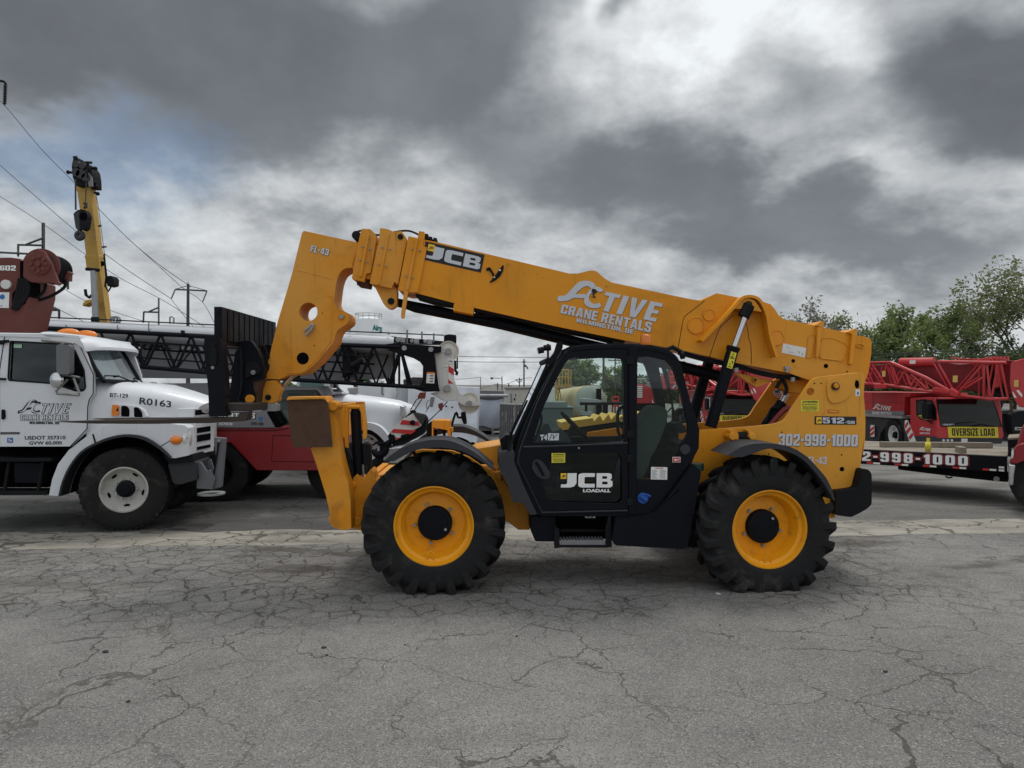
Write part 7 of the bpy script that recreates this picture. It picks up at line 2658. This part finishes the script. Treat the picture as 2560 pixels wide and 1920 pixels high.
# ------------------------------------------------------------------ distant poles, lamps, wires
def pole(fr, k, x, y0, r_, label, name='utility_pole', cat='pole', grp='distant poles', extra=(), m_=None, r1=None):
    a = fr.p(Z1(k, x, y0))
    o = thing(name, label, cat, (a.x, a.y, 0), grp)
    MB().tube([(a.x, a.y, 0), a], [r1 or r_ * 1.25, r_], 8).build('pole_shaft', m_ or POLE, o)
    for nm, segs, rr in extra:
        mb = MB()
        for s in segs:
            mb.tube(fr.ps(Z(k, s), -.05), rr, 5)
        mb.build(nm, m_ or POLE, o)
    return o


F1 = Fr(1300, 70., 0)
pole(F1, '13', 1965, 515, .065, 'tallest bare utility pole with a small transformer, left of the cab windscreen', extra=(('pole_bracket', ('1948,545 1985,545', '1968,590 2000,600 2005,625', '1975,575 2005,615'), .06),))
pole(F1, '13', 1725, 703, .045, 'street lamp pole with a curved arm reaching left on the skyline', 'street_lamp', 'street lamp', 'street lamps on the skyline', (('lamp_arm', ('1725,735 1690,722 1640,722 1602,724',), .03), ('lamp_head', ('1625,722 1600,725',), .11)))
pole(F1, '13', 1915, 718, .05, 'utility pole with a wide slanted crossarm just left of the tallest pole', extra=(('crossarm', ('1870,740 1945,738', '1880,742 1915,775', '1945,740 1915,775'), .035),))
pole(F1, '13', 1678, 772, .045, 'short utility pole with two crossarms left of the street lamp', extra=(('crossarm', ('1635,792 1715,792', '1655,808 1700,808'), .03),))
pole(F1, '13', 1491, 710, .03, 'thin plain pole standing alone right of the white boom head')
pole(F1, '13', 1797, 782, .05, 'short stubby pole between the street lamp and the slanted crossarm', extra=(('crossarm', ('1797,800 1830,815',), .03),))
F2 = Fr(1500, 42., 0)
pole(F2, 'A', 930, -150, .060, 'thick dark pole standing before the trees in the door window')
pole(F2, 'A', 316, 190, .030, 'thin dark pole left of the big tree in the door window')
pole(F2, 'A', 686, 150, .030, 'thin dark pole in front of the big tree crown in the door window')
pole(F2, 'A', 1138, 110, .036, 'grey utility pole with a crossarm at the right of the door window', extra=(('crossarm', ('1015,150 1260,152', '1030,130 1030,150', '1150,130 1150,150'), .03),))

WIRE = M('wire', (.05, .05, .055), .6, 0, 0)


def wire(label, pts, Y0, Y1, r_=.02, grp='overhead lines'):
    pts = cr(pts, 5)
    x0, x1 = pts[0][0], pts[-1][0]
    P3 = []
    for q_ in pts:
        Y = Y0 + (Y1 - Y0) * (q_[0] - x0) / (x1 - x0)
        P3.append(V(((q_[0] - CX) / FPX * Y, Y, CH - (q_[1] - CY) / FPX * Y)))
    rr = [r_ * p.y / max(Y0, Y1) for p in P3]
    tag(MB().tube(P3, rr, 5).build('power_line', WIRE), label, 'wire', grp)


wire('uppermost overhead line right of the white boom head', Z('13', '1180,482 1400,488 2300,498'), 70, 70, .028)
wire('second overhead line just below the uppermost one, right of the boom head', Z('13', '1180,540 1600,547 2300,546'), 70, 70, .028)
wire('thin line sagging from the thin plain pole to the boom head', Z('13', '1180,735 1350,728 1490,710'), 70, 70, .022)
wire('thin line drooping right past the short crossarm pole', Z('13', '1490,840 1640,792 1760,790 1915,735 2050,715'), 72, 72, .02)
wire('overhead line from the hanging insulator in the top left down to the steel mast head', [(-40, 215), (12, 264), (100, 369), (184, 455), (244, 519), (324, 600), (400, 663), (470, 712)], 20, 62, .026)
wire('overhead line from the left edge to the left insulator of the steel mast', [(-40, 380), (0, 413), (190, 578), (300, 662), (428, 747)], 22, 62, .026)
wire('lowest long overhead line passing the lattice mast top', [(-40, 470), (0, 491), (108, 560), (212, 635), (300, 695), (397, 745), (470, 790), (560, 850)], 24, 64, .024)
wire('line leaving the left mast insulator downward to the right', [(428, 748), (465, 795), (500, 835)], 62, 70, .026)
wire('line to the right mast insulator from the upper left', [(324, 600), (400, 668), (455, 718), (506, 755), (535, 805)], 45, 66, .024)
wire('line from the winch drum sagging behind the yellow crane', [(120, 700), (145, 713), (211, 751), (281, 778), (362, 804)], 40, 66, .024)
wire('low line sagging behind the yellow crane foot', [(100, 745), (150, 775), (195, 797), (230, 815)], 50, 60, .024)
wire('uppermost line across the trees on the right', Z('9', '200,1318 1100,1285 2300,1222'), 36, 32, .016)
wire('middle line across the trees on the right', Z('9', '200,1350 1100,1310 2300,1262'), 36, 32, .016)
wire('lowest line across the trees on the right', Z('9', '200,1395 1300,1340 2300,1322'), 36, 32, .016)

# hanging insulator in the top-left corner, its arm coming from a pylon outside the picture
F3 = Fr(12, 20., 0)
o = thing('insulator_string', 'dark ribbed insulator string hanging from an arm in the top left corner', 'insulator', F3.p((12, 230)))
mb = MB().tube(F3.ps([(-60, 198), (0, 202), (10, 204), (14, 209), (14, 214)]), .035, 6)
mb.build('arm', BLKM, o)
mb = MB()
a, c = F3.p((13.5, 212)), F3.p((11.5, 264))
mb.tube([a, c], .015, 6)
for k_ in range(11):
    mb.lathe(a.lerp(c, .05 + .085 * k_), UP, [(.02, .03), (.055, 0), (.02, -.02)], 12)
mb.build('insulator_discs', M('dark_porcelain', (.03, .03, .035), .3), o)


def ladder(mb, fr, k, x, y0, y1, w_, nr, dv=.3):
    for s in (-w_ / 2, w_ / 2):
        mb.tube(fr.ps(Z(k, f'{x+s},{y0} {x+s},{y1}')), .045, 5)
    for i in range(nr):
        y = y0 + (y1 - y0) * i / nr
        mb.tube(fr.ps(Z(k, f'{x-w_/2},{y} {x+w_/2},{y}')), .035, 5)


def insul(mb, fr, k, s):
    a, c = fr.ps(Z(k, s))
    mb.tube([a, c], .03, 6)
    for k_ in range(9):
        mb.lathe(a.lerp(c, .1 + .1 * k_), c - a, [(.03, -.04), (.09, 0), (.03, .04)], 8)


MAST = M('mast_steel', (.07, .068, .066), .6, .2, .3)
F4 = Fr(107, 45., 0)
a = F4.p(Z1('1', 373, 500))
o = thing('lattice_mast', 'tall ladder-like lattice mast behind the red winch, with arms and insulators', 'mast', (a.x, a.y, 0), 'lattice masts')
mb = MB()
ladder(mb, F4, '1', 374, -8, 530, 17, 48)
mb.build('lattice_shaft', MAST, o)
MB().tube([(a.x, a.y, 0), a], [.22, .16], 8).build('lower_shaft', M('brown_mast', (.09, .065, .05), .7), o)
mb = MB()
for s in ('152,180 380,186', '225,178 374,122', '-120,240 240,258', '230,740 515,745', '240,735 370,700', '380,700 510,742', '374,520 620,470'):
    mb.tube(F4.ps(Z('1', s), -.1), .07, 5)
mb.build('crossarm', MAST, o)
mb = MB()
for s in ('157,182 157,285', '587,480 587,568', '230,742 228,802', '511,745 511,822'):
    insul(mb, F4, '1', s)
mb.build('insulator', MAST, o)
F5 = Fr(397, 80., 0)
a = F5.p(Z1('G', 618, 1330))
o = thing('lattice_mast', 'small distant lattice mast with a single arm, left of the steel mast', 'mast', (a.x, a.y, 0), 'lattice masts')
mb = MB()
ladder(mb, F5, 'G', 618, 932, 1800, 15, 44)
mb.build('lattice_shaft', MAST, o)
mb = MB()
for s in ('378,1147 612,1153', '465,1142 610,1080', '380,1147 373,1320'):
    mb.tube(F5.ps(Z('G', s), -.1), .10, 5)
mb.build('crossarm', MAST, o)
F6 = Fr(470, 62., 0)
a = F6.p(Z1('G', 1087, 705))
o = thing('steel_mast', 'solid dark steel mast with two arms and slanting insulators, left of the load backrest', 'mast', (a.x, a.y, 0))
MB().tube([(a.x, a.y, 0), F6.p(Z1('G', 1083, 1350)), a], [.20, .13, .11], 12).build('mast_shaft', MAST, o)
mb = MB()
for s, r_ in (('880,788 1085,796', .075), ('1085,796 1388,813', .075), ('900,780 1070,730', .03), ('1120,735 1360,800', .03)):
    mb.tube(F6.ps(Z('G', s), -.3), r_, 6)
mb.build('crossarm', MAST, o)
mb = MB()
for s in ('880,788 818,938', '1386,815 1318,988'):
    insul(mb, F6, 'G', s)
mb.build('insulator', MAST, o)
mb = MB()
mb.tube(F6.ps(Z('G', '1055,690 1080,705 1088,670')), .05, 6)
mb.tube(F6.ps(Z('G', '1100,700 1125,752')), .04, 6)
mb.build('mast_cap', GALV, o)

# ------------------------------------------------------------------ ochre crane boom on the far left
Y_ = Fr(230, 25., 0)
YC = thing('boom_crane', 'ochre crane boom raised steeply on the left, dark sheave head and hanging hook block', 'crane', (Y_.p((240, 800)).x, 25.5, 0))


def yp(s, v0, v1, name, m_, par=None, bev=.02, rad=0):
    pts = Z('11', s)
    pts = rnd(pts, rad) if rad else pts
    return MB().prism(Y_.ps(pts, v0), Y_.n * (v1 - v0)).build(name, m_, par or YC, bev)


def ysec(y, l, m_, r_):
    """four-cornered boom section turned 45 degrees: left, near and right edges as picked"""
    a, c, e = Y_.p(Z1('11', l, y), .35), Y_.p(Z1('11', m_, y), 0), Y_.p(Z1('11', r_, y), .75)
    return [a, c, e, a + e - c]


INB = MB().loft([ysec(738, 464, 545, 580), ysec(1000, 503, 580, 612), ysec(1210, 530, 604, 634)]).build('inner_boom', DYEL, YC, .02)
OUB = MB().loft([ysec(1165, 518, 600, 632), ysec(1235, 525, 604, 641), ysec(1255, 550, 606, 645), ysec(1565, 600, 652, 682), ysec(1950, 655, 715, 745)]).build('outer_boom', DYEL, YC, .02)
lo = V((Y_.p((300, 900)).x, 25.8, 0))
MB().box(lo + UP * .9 + V((.6, 1.2, 0)), 3.4, 2.4, 1.6).build('crane_carrier', DYEL, YC, .1)
mb = MB().loft([ysec(1170, 515, 600, 640), ysec(1185, 517, 602, 642)])
mb.loft([ysec(740, 462, 546, 584), ysec(775, 465, 550, 588)])
mb.build('boom_collar', DYEL, YC, .01)
mb = MB().cyl(Y_.p(Z1('11', 570, 1262), -.25), Y_.p(Z1('11', 583, 1575), -.25), .10, 14)
RM_ = mb.build('ram_rod', GALV, YC)
MB().tube(Y_.ps(Z('11', '580,1545 584,1700'), -.25), .13, 12).build('luffing_ram', BLKM, YC)
mb = MB().tube(Y_.ps(Z('11', '525,1250 605,1258'), -.25), .06, 8)
mb.build('ram_pin', BLKM, YC)
# head
yp('436,625 448,570 470,568 480,600 526,602 552,640 560,690 562,745 462,742 442,690', -.1, .5, 'boom_head', BLKM, None, .02)
mb = MB()
for a, r_ in (((460, 610), 22), ((500, 620), 20), ((490, 670), 30), ((520, 690), 26), ((462, 660), 26)):
    c_ = Y_.p(Z1('11', *a), -.2)
    mb.cyl(c_, c_ + V((0, .3, 0)), Y_.m(r_ / 2.44), 18)
mb.build('sheave', DGRY, YC, .01)
mb = MB()
for s in ('410,660 440,662', '550,635 588,637', '448,570 470,568', '525,600 560,602', '540,700 545,660', '555,750 590,748', '575,785 598,790', '560,720 582,725'):
    mb.tube(Y_.ps(Z('11', s), .0), .045, 6)
for a in ((416, 660), (582, 637), (588, 748), (596, 791), (578, 726)):
    mb.ball(Y_.p(Z1('11', *a), 0), .07, 6)
mb.tube(Y_.ps(Z('11', '535,690 530,620 545,600'), -.2), .03, 6)
mb.build('head_fitting', BLKM, YC)
yp('520,640 560,690 566,748 540,750 530,690', -.16, -.1, 'head_plate', GRY)
mb = MB()
for s in ('570,650 575,740 600,870 640,1180 655,1300',):
    mb.tube(Y_.ps(Z('11', s), .2), .010, 5)
mb.build('cable', WIRE, YC)
yp('648,1292 680,1290 692,1310 690,1350 655,1358 645,1330', -.1, .3, 'cable_reel', BLKM, None, .04)
mb = MB()
for s in ('600,990 618,985', '622,1117 648,1115', '635,1160 648,1300 640,1360', '645,1360 660,1388 680,1355'):
    mb.tube(Y_.ps(Z('11', s), -.1), .03, 6)
mb.build('boom_fitting', BLKM, YC)
yp('500,1465 520,1440 560,1435 562,1455 540,1458 505,1478', -.3, .1, 'side_bracket', DYEL)
mb = MB().tube(Y_.ps(Z('11', '520,1375 525,1410 545,1425 560,1410'), -.2), .05, 6)
mb.build('bracket_pin', BLKM, YC)
c_ = Y_.p(Z1('11', 625, 1218), .36)
MB().cyl(c_ - V((0, .1, 0)), c_, .09, 12).build('boom_port', DARK, YC)
hk = thing('hook_block', 'small dark hook block with ring hanging from the ochre crane head', 'hook block', Y_.p(Z1('11', 490, 950), -.3))


def yk(s, v0, v1, name, m_, rad=0):
    pts = Z('11', s)
    pts = rnd(pts, rad) if rad else pts
    return MB().prism(Y_.ps(pts, v0), Y_.n * (v1 - v0)).build(name, m_, hk, .02)


yk('447,912 478,886 490,895 500,1005 462,1005', -.5, -.3, 'block_side', DGRY, 3)
yk('484,884 520,890 534,925 522,1000 500,1015 485,1000', -.52, -.25, 'block_cheek', BLKM, 4)
c_ = Y_.p(Z1('11', 507, 930), -.53)
MB().cyl(c_, c_ + V((0, .05, 0)), .14, 16).build('sheave_pin', DARK, hk)
cc_ = Z1('11', 487, 1047)
mb = MB().tube([Y_.p(q_, -.4) for q_ in circ(cc_, 7.6, 20) + circ(cc_, 7.6, 20)[:2]], .085, 8)
mb.tube(Y_.ps(Z('11', '487,1005 487,1030'), -.4), .08, 8)
mb.build('hook_ring', DGRY, hk)
mb = MB()
for s in ('461,700 465,888', '458,700 460,890', '527,720 522,850', '520,850 516,885'):
    mb.tube(Y_.ps(Z('11', s), -.35), .018, 5)
mb.tube(Y_.ps(Z('11', '512,850 525,850 524,875 514,875'), -.35), .05, 6)
mb.build('hoist_rope', WIRE, hk)

# ------------------------------------------------------------------ trees
BARK = M('bark', (.045, .038, .032), .9, 0, .4)


def leafmat(name, c0, c1):
    m, t, b_ = mat(name)
    g = t.new('ShaderNodeTexCoord').outputs['Object']
    n_ = t.noise(g, 1.1, 3, .6)
    c = t.mix(t.ramp(n_, .35, .65), c0, c1)
    c = t.mix(t.ramp(t.noise(g, 14., 2, .6), .4, .7, 0., .45), c, [q * 1.5 for q in c1])
    t.put(b_.inputs['Base Color'], c)
    b_.inputs['Roughness'].default_value = .6
    tl_ = t.new('ShaderNodeBsdfTranslucent')
    t.put(tl_.inputs[0], c)
    mx = t.new('ShaderNodeMixShader')
    mx.inputs[0].default_value = .42
    t.put(mx.inputs[1], b_.outputs[0])
    t.put(mx.inputs[2], tl_.outputs[0])
    t.put(m.node_tree.nodes['Material Output'].inputs[0], mx.outputs[0])
    return m


LF = [leafmat('spring_leaf_green', (.095, .135, .042), (.185, .235, .075)), leafmat('olive_leaf_green', (.115, .140, .058), (.21, .235, .105)), leafmat('dark_leaf_green', (.055, .085, .032), (.105, .145, .052)), leafmat('pale_blossom_green', (.12, .12, .085), (.26, .25, .20))]


def tree(px, Y, ytop, wpx, label, mi, nleaf, seed, lf=.10, spread=.75, low=.12, grp='trees behind the yard', bare=False, lean=0., ybase=None):
    rs = random.Random(seed)
    fr = Fr(px, Y, 0)
    H_ = fr.p((px, ytop)).z
    Wd = wpx / FPX * Y
    base = V((fr.O.x, Y, 0))
    o = thing('tree', label, 'tree', base, grp)
    trunk, tips = MB(), []

    def grow(p, d_, ln, r_, lev):
        pts, q_, dd = [p], p, d_
        n_ = 4
        for i in range(n_):
            dd = (dd + V((rs.uniform(-1, 1), rs.uniform(-1, 1), rs.uniform(-.3, .7))) * .16).normalized()
            q_ = q_ + dd * ln / n_
            pts.append(q_)
        trunk.tube(pts, [r_ * (1 - .5 * i / n_) for i in range(n_ + 1)], 6 if lev < 2 else 4)
        if lev >= 2:
            for i in (2, 3, 4):
                tips.append((pts[i], lev))
        if lev >= 4:
            return
        nb = (5, 4, 3, 3)[min(lev, 3)]
        for i in range(nb):
            k_ = rs.uniform(.35 if lev else low + .15, 1.) if i else 1.
            idx = min(n_ - 1, int(k_ * n_))
            p2 = pts[idx].lerp(pts[idx + 1], k_ * n_ - idx if k_ < 1 else 1)
            a = rs.uniform(0, 2 * math.pi)
            side = V((math.cos(a), math.sin(a) * .8, rs.uniform(-.1, .5)))
            d2 = (dd * rs.uniform(.5, 1.) + side * spread).normalized()
            grow(p2, d2, ln * rs.uniform(.58, .80), r_ * .52, lev + 1)
    grow(V((0, 0, 0)), V((lean, 0, 1)), 1.0, .034, 0)
    allv = trunk.v
    zs = max(q_.z for q_ in allv)
    xs = sorted(q_.x for q_ in allv)
    xm, xw = (xs[int(len(xs) * .03)] + xs[int(len(xs) * .97)]) / 2, max(.1, (xs[int(len(xs) * .97)] - xs[int(len(xs) * .03)]))
    kx, kz = Wd / xw, H_ * .97 / zs
    kr = 1.

    def tf(q_):
        return base + V(((q_.x - xm * min(1, q_.z * 2)) * kx, q_.y * kx, q_.z * kz))
    trunk.v = [tf(q_) for q_ in allv]
    trunk.build('trunk', BARK, o)
    if bare:
        return o
    cm = MB()
    vs, fs = [], []
    for i in range(int(nleaf * .78)):
        p, lev = tips[rs.randrange(len(tips))]
        c_ = tf(p) + V((rs.gauss(0, 1), rs.gauss(0, 1), rs.gauss(0, .8))) * (.075 + .010 * H_)
        if c_.z < .3:
            continue
        s_ = lf * rs.uniform(.6, 1.45)
        d1 = V((rs.gauss(0, 1), rs.gauss(0, 1), rs.gauss(0, .7))).normalized()
        d2 = d1.cross(V((rs.gauss(0, 1), rs.gauss(0, 1), rs.gauss(0, 1)))).normalized()
        k_ = len(vs)
        vs += [c_ - d1 * s_, c_ + d2 * s_ * .5, c_ + d1 * s_, c_ - d2 * s_ * .5]
        fs.append((k_, k_ + 1, k_ + 2, k_ + 3))
    cm.v, cm.f = vs, fs
    cm.build('crown', LF[mi], o, fix=False)
    return o


tree(2005, 40, 738, 150, 'pale blossoming tree rising just right of the ram bracket on the boom', 3, 5200, 3, .09, .9)
tree(2110, 42, 748, 190, 'thin-leaved tree behind the rear end of the yellow boom', 1, 4200, 5, .09)
tree(2185, 46, 770, 110, 'bare twiggy tree between the two leafy ones right of the boom end', 1, 0, 8, .08, .6, bare=True)
tree(2240, 38, 750, 190, 'bushy green tree just right of the yellow boom end', 0, 7000, 11, .10)
tree(2330, 40, 748, 150, 'upright green tree in the middle of the right-hand row', 0, 6000, 17, .10)
tree(2405, 42, 745, 150, 'loose tree with gaps just left of the tall one', 1, 4600, 23, .10)
tree(2535, 36, 634, 260, 'tallest tree at the right edge, forked dark trunk and airy crown', 1, 6800, 31, .085, .85, .3)
tree(2480, 34, 840, 200, 'low dense dark bush tree at the foot of the tallest tree', 2, 7000, 37, .09, .9, .0)
tree(2600, 33, 830, 160, 'dark bush tree cut by the right edge under the tall crown', 2, 5000, 41, .09, .9, .0)
tree(2290, 36, 870, 160, 'low dark bush tree above the red jib', 2, 4500, 43, .09, .9, .0)
tree(2160, 37, 850, 130, 'low dark tree right behind the yellow boom end', 2, 4000, 44, .09, .9, .0)
tree(1455, 48, 890, 80, 'round leafy tree in the left part of the door window', 0, 5500, 47, .12, .9)
tree(1550, 46, 903, 70, 'leafy tree at the right of the door window behind the crossarm pole', 0, 4800, 53, .11, .9)
tree(1400, 52, 905, 60, 'small tree in the far left corner of the door window', 2, 1800, 55, .12, .9)
tree(1655, 44, 905, 120, 'dark tree filling the top of the rear cab window', 2, 4500, 59, .11, .9)
tree(1760, 45, 915, 120, 'dark tree behind the black lift rams', 2, 3500, 61, .11, .9)
tree(1930, 40, 905, 120, 'olive tree glimpsed under the boom left of the rear plate', 1, 4500, 67, .10, .9)
tree(1735, 90, 845 + 110, 30, 'tiny distant shrub beside the street lamp foot', 0, 500, 71, .2, .9)
# far tree belts closing the horizon
rs = random.Random(9)
for nm_, x0, x1, Y, zt, nl in (('far_woods', 10, 60, 75, 3.2, 16000), ('far_woods', -70, -14, 120, 2.6, 7000)):
    mb = MB()
    vs, fs = [], []
    for i in range(nl):
        x = rs.uniform(x0, x1)
        top_ = zt * (.55 + .45 * (noise.noise(V((x * .35, Y, 0))) + .5))
        c_ = V((x, Y + rs.uniform(-2, 2), rs.uniform(0, 1) * max(.6, top_)))
        d1 = V((rs.gauss(0, 1), rs.gauss(0, 1), rs.gauss(0, .7))).normalized()
        d2 = d1.cross(V((rs.gauss(0, 1), rs.gauss(0, 1), rs.gauss(0, 1)))).normalized()
        s_ = rs.uniform(.15, .38)
        k_ = len(vs)
        vs += [c_ - d1 * s_, c_ + d2 * s_ * .6, c_ + d1 * s_, c_ - d2 * s_ * .6]
        fs.append((k_, k_ + 1, k_ + 2, k_ + 3))
    mb.v, mb.f = vs, fs
    o = mb.build(nm_, LF[2], None, fix=False)
    o['kind'] = 'stuff'
    o['label'] = 'low dark belt of trees along the far side of the yard' + (' on the right' if x0 > 0 else ' on the left')
    o['category'] = 'woods'
